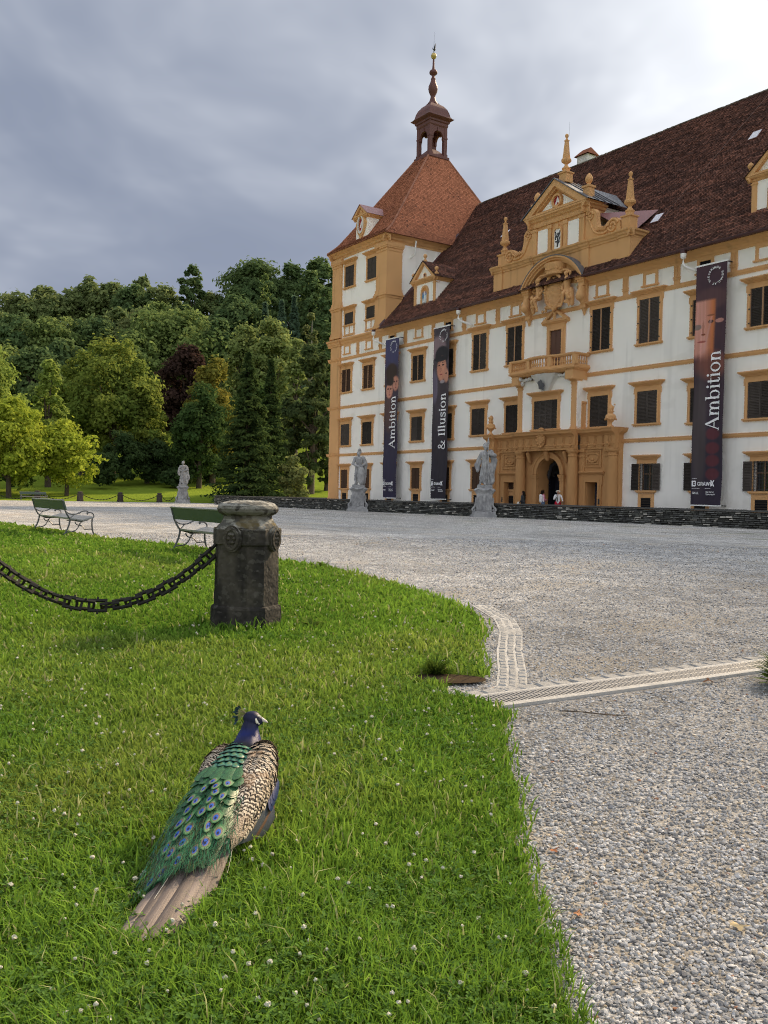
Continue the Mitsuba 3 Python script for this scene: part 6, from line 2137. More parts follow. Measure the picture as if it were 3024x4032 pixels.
princ('m_print', rgb(.80, .80, .82), .6)
banner(-64.35, 0, 'Ambition', 'narrow dark blue banner reading Ambition beside the corner tower, two pale faces at mid height')
banner(-57.45, 1, '& Illusion', 'dark banner reading & Illusion with one large face in a black hat')
banner(-32.65, 2, 'Ambition', 'large dark red banner reading Ambition, right of the portal, with a big orange face')
TREES = [
    (np.float64(-116.4), np.float64(19.7), np.float64(18.0), np.float64(6.3), 0, 1, 'tall bright green tree cut by the left picture edge'),
    (np.float64(-105.9), np.float64(21.3), np.float64(11.4), np.float64(4.6), 0, 0, 'low spreading bright tree at the left edge above the distant bench'),
    (np.float64(-108.4), np.float64(28.1), np.float64(9.1), np.float64(4.4), 0, 0, 'round sunlit yellow green tree overhanging the far lawn'),
    (np.float64(-122.5), np.float64(29.4), np.float64(16.6), np.float64(2.5), 0, 1, 'slim airy pale green tree standing behind the round sunlit tree'),
    (np.float64(-133.8), np.float64(41.2), np.float64(21.8), np.float64(7.8), 0, 2, 'tall broad maple with golden green top in the middle of the wood'),
    (np.float64(-140.8), np.float64(38.7), np.float64(19.2), np.float64(4.6), 0, 2, 'left shoulder of the maple group, a domed green tree'),
    (np.float64(-128.5), np.float64(44.6), np.float64(14.2), np.float64(3.1), 0, 2, 'small leaning green tree at the right foot of the tall broad maple'),
    (np.float64(-145.3), np.float64(56.7), np.float64(21.1), np.float64(5.3), 0, 3, 'dark red copper beech behind the park lawn'),
    (np.float64(-125.2), np.float64(53.2), np.float64(18.8), np.float64(4.4), 0, 4, 'green tree with yellowing crown right of the copper beech'),
    (np.float64(-118.5), np.float64(48.4), np.float64(14.7), np.float64(4.3), 0, 5, 'dark green tree under the copper beech, behind the draped statue'),
    (np.float64(-96.0), np.float64(45.0), np.float64(17.3), np.float64(4.1), 1, 6, 'broad dark spruce behind the low stone wall'),
    (np.float64(-102.0), np.float64(50.9), np.float64(17.2), np.float64(2.7), 1, 6, 'second spruce with a pale top just right of the broad spruce'),
    (np.float64(-106.6), np.float64(59.3), np.float64(20.0), np.float64(3.4), 2, 7, 'tall dark columnar tree right beside the palace tower'),
    (np.float64(-109.8), np.float64(57.6), np.float64(12.9), np.float64(2.6), 2, 7, 'dark columnar tree between the spruces and the palace tower'),
    (np.float64(-93.5), np.float64(50.0), np.float64(5.7), np.float64(2.2), 3, 8, 'light green drooping bush at the foot of the spruces'),
    (np.float64(-150.3), np.float64(75.1), np.float64(25.3), np.float64(5.5), 0, 9, 'pale green sunlit tree rising behind the spruces'),
    (np.float64(-156.1), np.float64(72.3), np.float64(23.4), np.float64(4.0), 0, 9, 'pale leafy tree left of the sunlit pale green tree'),
    (np.float64(-141.2), np.float64(75.3), np.float64(22.5), np.float64(2.6), 0, 9, 'small pale green tree close to the tower on the slope'),
    (np.float64(-177.8), np.float64(66.9), np.float64(24.6), np.float64(10.8), 0, 10, 'large round tree above the copper beech on the hillside'),
    (np.float64(-170.8), np.float64(56.9), np.float64(20.8), np.float64(5.5), 0, 10, 'round green tree left of the large hillside tree'),
    (np.float64(-195.9), np.float64(88.7), np.float64(23.2), np.float64(6.5), 0, 11, 'domed dark green tree high on the hillside right of centre'),
    (np.float64(-219.5), np.float64(86.8), np.float64(25.2), np.float64(4.0), 2, 11, 'narrow dark tree standing up against the sky'),
    (np.float64(-216.7), np.float64(103.2), np.float64(27.0), np.float64(8.9), 0, 11, 'large dark oak like tree on the skyline near the tower'),
    (np.float64(-216.1), np.float64(113.3), np.float64(24.9), np.float64(5.7), 0, 11, 'dark skyline tree left of the tower cornice'),
    (np.float64(-214.2), np.float64(121.0), np.float64(26.3), np.float64(5.1), 0, 11, 'dark skyline tree touching the palace tower roof'),
    (np.float64(-201.5), np.float64(111.0), np.float64(25.9), np.float64(4.4), 0, 11, 'dark tree on the slope close behind the tower'),
    (np.float64(-182.5), np.float64(93.3), np.float64(23.4), np.float64(3.1), 1, 12, 'bluish conifer on the slope left of the tower'),
    (np.float64(-183.9), np.float64(97.2), np.float64(23.8), np.float64(2.9), 1, 12, 'second bluish conifer on the slope nearer the tower'),
    (np.float64(-190.4), np.float64(93.2), np.float64(21.5), np.float64(2.6), 1, 12, 'small dark conifer left of the bluish conifers'),
    (np.float64(-159.4), np.float64(87.8), np.float64(24.5), np.float64(1.9), 4, 13, 'slender young tree with a visible pale trunk on the slope'),
    (np.float64(-164.7), np.float64(94.8), np.float64(22.2), np.float64(2.4), 0, 11, 'dark bush like tree hidden half behind the tower edge'),
    (np.float64(-186.4), np.float64(107.2), np.float64(24.8), np.float64(3.6), 0, 11, 'dark hillside tree beside the tower windows'),
    (np.float64(-203.1), np.float64(99.0), np.float64(25.3), np.float64(1.9), 2, 10, 'pale narrow tree in front of the skyline oak'),
    (np.float64(-244.9), np.float64(50.1), np.float64(15.4), np.float64(6.1), 0, 14, 'leftmost skyline tree with gaps of sky'),
    (np.float64(-245.3), np.float64(57.6), np.float64(16.9), np.float64(5.6), 0, 14, 'airy skyline tree, second from the left edge'),
    (np.float64(-236.4), np.float64(41.5), np.float64(14.2), np.float64(6.1), 0, 14, 'skyline tree cut by the left edge'),
    (np.float64(-247.6), np.float64(65.2), np.float64(15.0), np.float64(5.0), 0, 14, 'skyline tree between two taller crowns at left'),
    (np.float64(-246.6), np.float64(68.9), np.float64(18.4), np.float64(4.0), 0, 14, 'highest skyline crown at left of centre'),
    (np.float64(-241.3), np.float64(72.7), np.float64(17.6), np.float64(5.0), 0, 14, 'skyline tree right of the highest left crown'),
    (np.float64(-235.8), np.float64(77.0), np.float64(18.1), np.float64(5.6), 0, 11, 'dark broad skyline tree above the maple'),
    (np.float64(-242.5), np.float64(81.9), np.float64(18.1), np.float64(3.8), 4, 14, 'thin twiggy skyline tree with pale bare branches'),
    (np.float64(-231.4), np.float64(83.6), np.float64(18.2), np.float64(5.0), 0, 14, 'skyline tree left of the narrow dark tree'),
    (np.float64(-221.1), np.float64(93.3), np.float64(18.0), np.float64(4.9), 0, 14, 'light skyline tree right of the narrow dark tree'),
    (np.float64(-210.6), np.float64(43.2), np.float64(17.3), np.float64(6.3), 0, 11, 'dark hillside tree below the left skyline'),
    (np.float64(-205.9), np.float64(50.3), np.float64(17.9), np.float64(6.3), 0, 10, 'mid green hillside tree under the airy skyline trees'),
    (np.float64(-205.8), np.float64(58.7), np.float64(18.3), np.float64(5.9), 0, 11, 'dark hillside tree above the maple top'),
    (np.float64(-206.2), np.float64(64.5), np.float64(19.2), np.float64(4.3), 0, 14, 'yellowish hillside tree in the middle of the slope'),
    (np.float64(-195.1), np.float64(66.0), np.float64(20.8), np.float64(5.2), 0, 13, 'olive hillside tree with thin branches left of the large round tree'),
    (np.float64(-209.2), np.float64(74.4), np.float64(19.6), np.float64(4.5), 0, 10, 'green hillside tree between olive tree and skyline'),
    (np.float64(-176.7), np.float64(34.5), np.float64(17.4), np.float64(5.3), 0, 10, 'green tree at the left edge behind the bright trees'),
    (np.float64(-171.8), np.float64(38.3), np.float64(17.7), np.float64(5.0), 0, 11, 'dark green tree behind the slim airy tree'),
    (np.float64(-178.4), np.float64(45.2), np.float64(18.3), np.float64(4.8), 0, 11, 'dark tree left behind the maple'),
    (np.float64(-155.5), np.float64(37.9), np.float64(16.9), np.float64(4.2), 0, 10, 'olive green tree between the slim tree and the maple'),
    (np.float64(-170.0), np.float64(73.0), np.float64(22.7), np.float64(3.8), 0, 11, 'dark tree in the gap right of the large round tree'),
    (np.float64(-123.9), np.float64(39.4), np.float64(7.8), np.float64(3.5), 3, 15, 'dark undergrowth bush below the maple, left'),
    (np.float64(-126.3), np.float64(44.9), np.float64(6.8), np.float64(4.1), 3, 15, 'dark undergrowth bush below the maple, right'),
    (np.float64(-132.1), np.float64(52.1), np.float64(7.3), np.float64(4.6), 3, 15, 'dark undergrowth bush behind the draped statue'),
    (np.float64(-126.8), np.float64(54.4), np.float64(5.4), np.float64(3.8), 3, 15, 'dark bush left of the broad spruce'),
    (np.float64(-118.9), np.float64(35.2), np.float64(4.8), np.float64(2.6), 3, 15, 'dark bush behind the sunlit lawn strip'),
    (np.float64(-119.5), np.float64(45.8), np.float64(3.0), np.float64(2.6), 3, 15, 'low dark bush at the lawn end behind the statue'),
    (np.float64(-131.7), np.float64(63.1), np.float64(15.3), np.float64(5.2), 0, 5, 'dark green tree behind the broad spruce'),
    (np.float64(-110.8), np.float64(64.1), np.float64(11.8), np.float64(2.3), 2, 7, 'dark column of foliage at the tower foot'),
    (np.float64(-113.6), np.float64(23.5), np.float64(7.1), np.float64(3.9), 3, 5, 'dark green bush at the left edge near the distant bench'),
]
# ================================================================== TREES
# (x, y, height, crown radius, form, colour, label)
LEAFC = [((.220, .310, .036), (.390, .450, .062)), ((.180, .265, .054), (.310, .385, .092)), ((.110, .180, .042), (.250, .295, .062)), ((.044, .030, .027), (.090, .054, .044)), ((.090, .145, .040), (.290, .250, .050)),  # sunlight is mixed into the bright tints, distance haze into the hill tints
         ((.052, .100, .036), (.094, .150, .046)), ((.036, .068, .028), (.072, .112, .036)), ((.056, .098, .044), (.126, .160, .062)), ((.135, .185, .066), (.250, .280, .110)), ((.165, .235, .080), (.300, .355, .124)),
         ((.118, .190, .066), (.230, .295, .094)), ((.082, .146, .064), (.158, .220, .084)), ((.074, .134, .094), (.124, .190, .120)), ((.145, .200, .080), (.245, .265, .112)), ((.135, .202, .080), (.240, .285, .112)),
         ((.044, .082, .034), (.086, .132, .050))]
scene['m_leaf'] = {'type': 'principledthin', 'base_color': VC, 'roughness': 0.55, 'diff_trans': 0.95, 'spec_trans': 0.0, 'eta': 1.35}
bumped('m_bark', plaster((.085, .068, .052), .8, .3), .04, 7, rough=.95)
bumped('m_palebark', plaster((.30, .27, .22), .5, .2), .02, 7, rough=.95)


def leaf_cards(p, n, size, rng, aspect=1.0):
    """rhombic leaf clumps at p facing n"""
    k = len(p)
    a = unit(np.cross(n, rng.normal(size=(k, 3))))
    b = np.cross(n, a)
    s = size * rng.uniform(.6, 1.35, k)
    a, b = a * (s * aspect)[:, None], b * (s / aspect)[:, None]
    fold = n * (s * rng.uniform(-.25, .35, k))[:, None]
    v = np.stack([p - a, p - b * .8 + fold, p + a, p + b * .8 + fold], 1)
    f = (np.array([[0, 1, 2], [0, 2, 3]])[None] + (np.arange(k) * 4)[:, None, None]).reshape(-1, 3)
    return v.reshape(-1, 3), f


def tree(x, y, H, R, form, col, label, seed):
    rng = np.random.default_rng(1000 + seed)
    r = math.hypot(x, y)
    zb = float(h_hill(x, y))
    px = 914 / r
    if r > 170 and form == 0:
        R *= 1.22
    name = {1: 'spruce_tree', 3: 'shrub'}.get(form, 'tree')
    K = thing(name, label, {1: 'tree', 3: 'bush'}.get(form, 'tree'), {1: 'spruces near the palace tower', 3: 'bushes under the park trees'}.get(form, 'trees of the park and wooded hill'))
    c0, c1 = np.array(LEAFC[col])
    size = max(1.75 / px, .15)
    area = 2 * R * H * px * px
    N = int(np.clip(1.3 * area, 1800, 17500))
    base = np.array([x, y, zb])
    if form == 1:
        P_, Nn, C_ = [], [], []
        nw = int(H / .42)
        for i in range(nw):
            f = (i + .5) / nw
            z = H * (.03 + .97 * f)
            L = 1.12 * R * (1 - f) ** .92 * (.85 + .3 * rng.random()) + .10
            nb = max(5, int(13 * (1 - f) + 4))
            for j in range(nb):
                a = rng.uniform(0, 2 * math.pi)
                l = L * rng.uniform(.75, 1.12)
                m = max(4, int(N / nw / nb))
                t = rng.random(m) ** .7
                d = np.array([math.cos(a), math.sin(a)])
                q = np.zeros((m, 3))
                w = rng.normal(0, .10 + .13 * l * t / R * 2.0, m)
                q[:, 0] = d[0] * l * t - d[1] * w
                q[:, 1] = d[1] * l * t + d[0] * w
                q[:, 2] = z - .30 * l * t + .16 * l * t * t - np.abs(rng.normal(0, .13, m)) - .25 * np.abs(w)
                P_.append(q)
                nn = np.zeros((m, 3))
                nn[:, 0], nn[:, 1], nn[:, 2] = d[0] * .7, d[1] * .7, .75
                Nn.append(nn)
                C_.append(np.clip(t * .75 + rng.normal(0, .25) + .25 * rng.random(m), 0, 1))
        q, nn, cc = np.concatenate(P_), np.concatenate(Nn), np.concatenate(C_)
        nn = unit(nn + rng.normal(0, .45, nn.shape))
        v, f = leaf_cards(q + base, nn, size * 1.05, rng, 1.5)
        put('trunk', MB().tube([base + [0, 0, -.3], base + [0, 0, H * .5], base + [0, 0, H * .97]], [.022 * H, .013 * H, .02], 8), 'm_bark', K, smooth=50)
    else:
        if form == 3:
            z0, z1 = -.1, H
        elif form == 2:
            z0, z1 = .04 * H, H
        elif form == 4:
            z0, z1 = .22 * H, H
        else:
            z0, z1 = (.16 if R > 3 else .10) * H, H
            if r < 150:
                z0 = .05 * H
        lob = {0: 95, 1: 0, 2: 80, 3: 40, 4: 50}[form]
        u = unit(rng.normal(size=(lob, 3)))
        rad = rng.random(lob) ** .33
        hz = (z1 - z0) / 2
        prof = np.sqrt(np.clip(1 - (u[:, 2] * rad) ** 2, 0, 1))
        zz = u[:, 2] * rad
        lr = R * rng.uniform(.13, .30, lob) * {0: 1, 2: .9, 3: 1.05, 4: .85}[form]
        cx = u[:, 0] * rad * (R - lr * .75)
        cy = u[:, 1] * rad * (R - lr * .75)
        cz = (z0 + z1) / 2 + zz * (hz - lr * .8)
        if form == 0:      # heavier below the middle, pointed above
            k = np.clip((cz - z0) / (z1 - z0), 0, 1)
            wd = np.interp(k, [0, .25, .55, .8, 1], [.82, 1.0, 1.0, .90, .66])
            cx, cy = cx * wd, cy * wd
        top = np.array([[0.1 * R * rng.normal(), .1 * R * rng.normal(), z1 - .34 * R]])
        ctr = np.vstack([np.stack([cx, cy, cz], 1), top])
        lr = np.r_[lr, .34 * R]
        flat = np.where(np.arange(len(lr)) >= 0, .78, 1)
        wgt = lr ** 2
        idx = rng.choice(len(lr), N, p=wgt / wgt.sum())
        dv = unit(rng.normal(size=(N, 3)) + np.array([0, 0, .35]))
        rr = lr[idx] * (.45 + .6 * rng.random(N) ** .6) * np.where(rng.random(N) < .10, 1.45, 1)
        bump = 1 + .35 * (meshkit.fbm(dv * 2.2 + idx[:, None] * 3.7, 2, seed) - .5)
        q = ctr[idx] + dv * (rr * bump)[:, None] * np.array([1, 1, .78])
        out = unit(ctr[idx] - np.array([0, 0, (z0 + z1) / 2]))
        keep = q[:, 2] > .02 * H - .05
        q, dv, idx, out = q[keep], dv[keep], idx[keep], out[keep]
        n = unit(.8 * dv + .4 * out + rng.normal(0, .55, dv.shape) + [0, 0, .25])
        lobc = rng.random(len(lr))
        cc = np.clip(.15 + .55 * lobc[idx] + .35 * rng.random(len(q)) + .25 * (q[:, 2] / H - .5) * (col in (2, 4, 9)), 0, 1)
        v, f = leaf_cards(q + base, n, size, rng, 1.15)
        # trunk and limbs
        if form != 3:
            tr = MB()
            ht = z0 + .62 * (z1 - z0)
            tw = .018 * H + .06
            lean = rng.normal(0, .03 * H, 2)
            tr.tube([base + [0, 0, -.4], base + [lean[0] * .2, lean[1] * .2, .3 * ht], base + [lean[0] * .6, lean[1] * .6, .7 * ht], base + [lean[0], lean[1], ht]], [tw * 1.25, tw, tw * .7, tw * .35], 8)
            for j in rng.choice(len(lr) - 1, min(9, len(lr) - 1), replace=False):
                h0 = rng.uniform(.35, .8) * min(ht, ctr[j, 2] + .5)
                s0 = base + [lean[0] * h0 / ht, lean[1] * h0 / ht, h0]
                e0 = base + ctr[j]
                m_ = (s0 + e0) / 2 + [0, 0, .08 * H * rng.random()]
                tr.tube([s0, m_, e0], [tw * .45, tw * .28, tw * .08], 5)
            put('trunk', tr, 'm_palebark' if form == 4 else 'm_bark', K, smooth=50)
    m = len(v) // 4
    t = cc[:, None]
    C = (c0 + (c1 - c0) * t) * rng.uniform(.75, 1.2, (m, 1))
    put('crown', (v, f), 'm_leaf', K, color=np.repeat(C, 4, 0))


for k, t in enumerate(TREES):
    tree(*t, seed=k)
# ================================================================== GRASS, CLOVER, GRAVEL
rng = np.random.default_rng(77)
HEAD = math.pi - YAW           # heading of the view from +x
prep = shapely.prepared.prep(lawn_pg)


def scatter(n, r0, r1, power, spread):
    """points around the camera's side of the lawn; density falls with distance to the given power"""
    uu = rng.random(n)
    e = 2 - power
    r = (r0 ** e + uu * (r1 ** e - r0 ** e)) ** (1 / e) if abs(e) > 1e-6 else r0 * (r1 / r0) ** uu
    a = HEAD + rng.uniform(-spread, spread, n)
    return r * np.cos(a), r * np.sin(a), r


SPR = math.radians(33)
xs, ys, rs = [], [], []
for (n, r0, r1, pw) in ((72000, 1.8, 3.4, .6), (235000, 3.4, 45, 2.0)):
    a, b, c = scatter(n, r0, r1, pw, SPR)
    xs.append(a)
    ys.append(b)
    rs.append(c)
gx, gy, gr = map(np.concatenate, (xs, ys, rs))
inside = shapely.contains_xy(lawn_pg, gx, gy) | (shapely.contains_xy(lawn_pg.buffer(.06), gx, gy) & (rng.random(len(gx)) < .30))
soilhit = shapely.contains_xy(soil, gx, gy)
pill = np.hypot(gx - PA[0], gy - PA[1]) < .33
ok = inside & ~soilhit & ~pill
gx, gy, gr = gx[ok], gy[ok], gr[ok]
N = len(gx)
lush = meshkit.fbm(np.stack([gx * .8, gy * .8, gx * 0], 1), 3, 2)
fine = meshkit.fbm(np.stack([gx * 4.5, gy * 4.5, gx * 0], 1), 3, 6)
edge = shapely.distance(shapely.points(gx, gy), lawn_pg.exterior)
tall = rng.random(N) < .06
h = (.016 + .045 * fine + .028 * lush) * rng.uniform(.6, 1.35, N) * np.where(tall, 1.75, 1.0)
h *= np.where(np.hypot(gx - PA[0], gy - PA[1]) < .55, 1.5, 1)
h = np.where(gr > 6, h * 1.05, h)
_a = unit(np.array([-.73, .68]))
_s = (gx + 2.955) * _a[0] + (gy - 1.075) * _a[1]
_t = (gx + 2.955) * .6816 + (gy - 1.075) * .7317
under = (_s > -.12) & (_s < .42) & (np.abs(_t) < .115)
h = np.where(under, np.minimum(h, .022 + .03 * rng.random(N)), h)
w = np.clip(.0010 * gr, .0019, .03) * rng.uniform(.75, 1.35, N)
an = rng.uniform(0, 2 * np.pi, N)
lean = rng.uniform(.15, 1.0, N) * h
wind = np.array([.35, -.25])
dx, dy = np.cos(an) * lean + wind[0] * h * .5, np.sin(an) * lean + wind[1] * h * .5
sa = an + np.pi / 2 + rng.normal(0, .5, N)
sx, sy = np.cos(sa) * w, np.sin(sa) * w
z = gz(gx, gy) + .018
B = np.stack([gx, gy, z], 1)
S = np.stack([sx, sy, sx * 0], 1)
M1 = B + np.stack([dx * .40, dy * .40, h * .62], 1)
T1 = B + np.stack([dx, dy, h * np.where(lean > .8 * h, .80, .98)], 1)
V = np.stack([B - S, B + S, M1 + S * .8, M1 - S * .8, T1], 1)
F = np.array([[0, 1, 2], [0, 2, 3], [3, 2, 4]])
ca, cb, cc = np.array([.090, .190, .024]), np.array([.235, .385, .052]), np.array([.46, .47, .22])
t = np.clip(.15 + .55 * rng.random(N) + .7 * (lush - .5) + .5 * (fine - .5), 0, 1)
C = ca + (cb - ca) * t[:, None]
yellow = np.clip((meshkit.fbm(np.stack([gx * .45 + 9, gy * .45, gx * 0], 1), 3, 51) - .50) * 4, 0, 1)
C = C * (1 - yellow[:, None] * .5) + np.array([.30, .34, .075]) * (yellow[:, None] * .5)
dry = (rng.random(N) < .04 + .03 * tall + .06 * yellow)
C = np.where(dry[:, None], cc * rng.uniform(.6, 1.1, (N, 1)), C)
C *= rng.uniform(.8, 1.2, (N, 1))
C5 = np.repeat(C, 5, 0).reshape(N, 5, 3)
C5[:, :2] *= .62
C5[:, 4] *= 1.25  # highlights painted on the blade tips
scene['m_blade'] = {'type': 'principledthin', 'base_color': VC, 'roughness': 0.38, 'diff_trans': 0.70, 'spec_trans': 0.0, 'eta': 1.45}
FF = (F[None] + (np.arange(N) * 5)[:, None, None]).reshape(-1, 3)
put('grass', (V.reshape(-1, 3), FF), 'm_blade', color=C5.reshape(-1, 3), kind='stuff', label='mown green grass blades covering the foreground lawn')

# clover leaves
cx_, cy_, cr_ = scatter(30000, 1.9, 9.0, 1.4, SPR)
cl = meshkit.fbm(np.stack([cx_ * 1.5, cy_ * 1.5, cx_ * 0], 1), 3, 14)
ok = shapely.contains_xy(lawn_pg.buffer(-.02), cx_, cy_) & (cl + .25 * rng.random(len(cl)) > .60) & ~shapely.contains_xy(soil, cx_, cy_)
cx_, cy_, cr_ = cx_[ok], cy_[ok], cr_[ok]
n = len(cx_)
hz = gz(cx_, cy_) + .02 + rng.uniform(.022, .055, n)
rad = rng.uniform(.0065, .0115, n)
rot = rng.uniform(0, 2 * np.pi, n)
vs, fs, cs = [], [], []
tiltx, tilty = rng.normal(0, .25, n), rng.normal(0, .25, n)
for k in range(3):
    a = rot + k * 2 * np.pi / 3
    for_ = []
    for (ra, da, dz) in ((0, 0, 0), (1.0, -.55, .25), (1.75, -.25, .30), (1.75, .25, .30), (1.0, .55, .25)):
        X, Y = ra * rad * np.cos(a + da), ra * rad * np.sin(a + da)
        for_.append(np.stack([cx_ + X, cy_ + Y, hz + dz * rad + tiltx * X + tilty * Y], 1))
    vs.append(np.stack(for_, 1))
V = np.concatenate(vs)
F = np.array([[0, 1, 2], [0, 2, 3], [0, 3, 4]])
C = np.tile(np.array([.100, .185, .044]), (len(V), 1)) * rng.uniform(.7, 1.5, (len(V), 1))
put('clover_leaves', (V.reshape(-1, 3), (F[None] + (np.arange(len(V)) * 5)[:, None, None]).reshape(-1, 3)), 'm_blade', color=np.repeat(C, 5, 0), kind='stuff', label='small three part clover leaves between the grass')

# white clover flowers
fx, fy, fr = scatter(1500, 1.9, 14.0, 1.45, SPR)
cl = meshkit.fbm(np.stack([fx * .9, fy * .9, fx * 0], 1), 3, 41)
ok = shapely.contains_xy(lawn_pg.buffer(-.05), fx, fy) & (cl + .30 * rng.random(len(cl)) > .58)
fx, fy, fr = fx[ok], fy[ok], fr[ok]
ico = trimesh.creation.icosphere(1, 1.0)
iv, if_ = np.array(ico.vertices), np.array(ico.faces)
vs, fs, cs, off = [], [], [], 0
for x, y, r in zip(fx, fy, fr):
    s = rng.uniform(.0035, .0078) * (1 + .05 * r)
    zz = float(gz(x, y)) + rng.uniform(.055, .095)
    sp = 1 + .75 * (rng.random(len(iv)) - .5)
    v = iv * sp[:, None] * [s, s, s * .9] + [x, y, zz]
    vs.append(v)
    fs.append(if_ + off)
    off += len(v)
    c = np.array([.56, .54, .45]) * rng.uniform(.7, 1.1, (len(v), 1))
    lowv = iv[:, 2] < -.2
    c[lowv] = np.array([.38, .30, .20]) if rng.random() < .4 else np.array([.45, .48, .30])
    cs.append(c)
    st = MB().tube([(x, y, zz - .10), (x, y, zz - s * .6)], .0012, 3, caps=False)
    v, f = st.get()
    vs.append(v)
    fs.append(f + off)
    off += len(v)
    cs.append(np.tile([.07, .12, .03], (len(v), 1)))
put('clover_flowers', (np.vstack(vs), np.vstack(fs)), 'm_vertex', color=np.vstack(cs), kind='stuff', label='scattered white clover flower heads in the lawn')

# larger weeds and leaf tufts
def rosette(x, y, n, ln, wd, up, seed, name, label, cat='plant', cols=((.07, .12, .02), (.15, .21, .04))):
    r_ = np.random.default_rng(seed)
    K = thing(name, label, cat)
    zz = float(gz(x, y)) + .01
    m = MB()
    for i in range(n):
        a = r_.uniform(0, 2 * np.pi)
        l = ln * r_.uniform(.6, 1.2)
        e = up * r_.uniform(.4, 1.2)
        d = np.array([math.cos(a), math.sin(a), 0])
        s = np.array([-d[1], d[0], 0])
        o = np.array([x, y, zz]) + d * .02 * r_.random()
        t = np.linspace(0, 1, 6)
        mid = o + d * (l * t)[:, None] * (1 - .25 * e) + np.array([0, 0, 1.0]) * (l * e * (t - .55 * t * t))[:, None]
        wv = wd * np.sin(np.clip(t * 1.05, 0, 1) * np.pi) ** .7 * r_.uniform(.7, 1.2) + .0008
        V = np.vstack([mid - s * wv[:, None], mid + s * wv[:, None]])
        k = np.arange(5)
        c = np.array(cols[0]) + (np.array(cols[1]) - np.array(cols[0])) * r_.random()
        m.add(V, np.stack([k, k + 1, k + 7, k + 6], 1), c * r_.uniform(.8, 1.2))
    put('leaves', m, 'm_blade', K, kind='stuff')
    return K


rosette(-15.3, 7.50, 34, .34, .035, .8, 1, 'weed_plant', 'leafy green weed growing at the lawn edge beside the hidden bench')
rosette(-8.25, 4.62, 22, .20, .022, .9, 2, 'weed_plant', 'light green leafy weed in the grass right of the near pillar')
rosette(-5.80, 4.40, 420, .17, .0022, 1.5, 3, 'grass_tuft', 'dark grass tuft overhanging the bare soil by the drain', cols=((.04, .075, .012), (.10, .15, .025)))
rosette(-4.22, 6.62, 420, .30, .0035, 1.4, 4, 'grass_tuft', 'grass tuft at the right picture edge beyond the drain', cols=((.04, .07, .012), (.11, .16, .03)))
rosette(-4.10, 6.45, 40, .26, .02, 1.0, 5, 'weed_plant', 'broad leaved weed in the grass tuft at the right edge')
rosette(-13.7, 7.9, 16, .22, .02, 1.0, 6, 'weed_plant', 'small dark weed at the tip of the lawn edge on the gravel')

# ---- pebbles
def pebbles(n, r0, r1, pw, s0, s1, grow, seed, a0=-SPR, a1=SPR):
    global rng
    x, y, r = scatter(n, r0, r1, pw, SPR)
    k = (~shapely.contains_xy(lawn_pg.buffer(-.03), x, y))
    dd = (x - DA[0]) * dn[0] + (y - DA[1]) * dn[1]
    k &= ~((dd > -.20) & (dd < .34) & (y > 4.1))
    k &= ~shapely.contains_xy(path.parallel_offset(.115, 'right').buffer(.115, cap_style=2), x, y)
    return x[k], y[k], r[k], (s0 + (s1 - s0) * rng.random(k.sum()) ** 2.2) * (1 + grow * r[k])


ico0 = trimesh.creation.icosahedron()
iv, if_ = np.array(ico0.vertices), np.array(ico0.faces)
iv = iv @ np.array(trimesh.geometry.align_vectors(iv[0], [0, 0, 1]))[:3, :3].T
low = iv[:, 2] < -.8
if_ = np.array([f for f in if_ if not low[f].any()])
px_, py_, pr_, ps_ = pebbles(250000, 2.0, 26.0, 1.80, .0034, .0100, .060, 1)


def stone_colours(n):
    tone = rng.random(n)
    base = np.array([.470, .472, .474]) * (.44 + .74 * tone)[:, None]
    kind_ = rng.random(n)
    base = np.where((kind_ < .05)[:, None], np.array([.50, .43, .33]) * (.6 + .6 * tone)[:, None], base)
    base = np.where(((kind_ > .05) & (kind_ < .055))[:, None], np.array([.34, .20, .14]) * (.7 + .5 * tone)[:, None], base)
    return np.where(((kind_ > .07) & (kind_ < .16))[:, None], np.array([.21, .215, .23]) * (.6 + .6 * tone)[:, None], base)


def stones(sel, V0, F0):
    x, y, s, n = px_[sel], py_[sel], ps_[sel], int(sel.sum())
    sc = np.stack([rng.uniform(.75, 1.35, n), rng.uniform(.75, 1.2, n), rng.uniform(.45, .85, n)], 1) * s[:, None]
    ra, tl = rng.uniform(0, 2 * np.pi, n), rng.normal(0, .30, n)
    P_ = V0[None] * (1 + .55 * (rng.random((n, len(V0))) - .5))[..., None] * sc[:, None]
    P_ = np.stack([P_[..., 0], P_[..., 1] * np.cos(tl)[:, None] - P_[..., 2] * np.sin(tl)[:, None], P_[..., 1] * np.sin(tl)[:, None] + P_[..., 2] * np.cos(tl)[:, None]], -1)
    P_ = np.stack([P_[..., 0] * np.cos(ra)[:, None] - P_[..., 1] * np.sin(ra)[:, None], P_[..., 0] * np.sin(ra)[:, None] + P_[..., 1] * np.cos(ra)[:, None], P_[..., 2]], -1)
    P_ += np.stack([x, y, gz(x, y) + sc[:, 2] * .25 + .003 * rng.random(n)], 1)[:, None]
    return P_.reshape(-1, 3), (F0[None] + (np.arange(n) * len(V0))[:, None, None]).reshape(-1, 3), np.repeat(stone_colours(n), len(V0), 0)


capv = np.vstack([[[0.1, 0, .9]], [[math.cos(t), math.sin(t), -.15] for t in np.arange(5) * 2 * math.pi / 5]])
capf = np.array([[0, k + 1, (k + 1) % 5 + 1] for k in range(5)])
A_, B_ = stones(pr_ < 5.6, iv, if_), stones(pr_ >= 5.6, capv, capf)
put('gravel', (np.vstack([A_[0], B_[0]]), np.vstack([A_[1], B_[1] + len(A_[0])])), 'm_vertex', color=np.vstack([A_[2], B_[2]]), kind='stuff', label='loose pale grey gravel stones on the path')

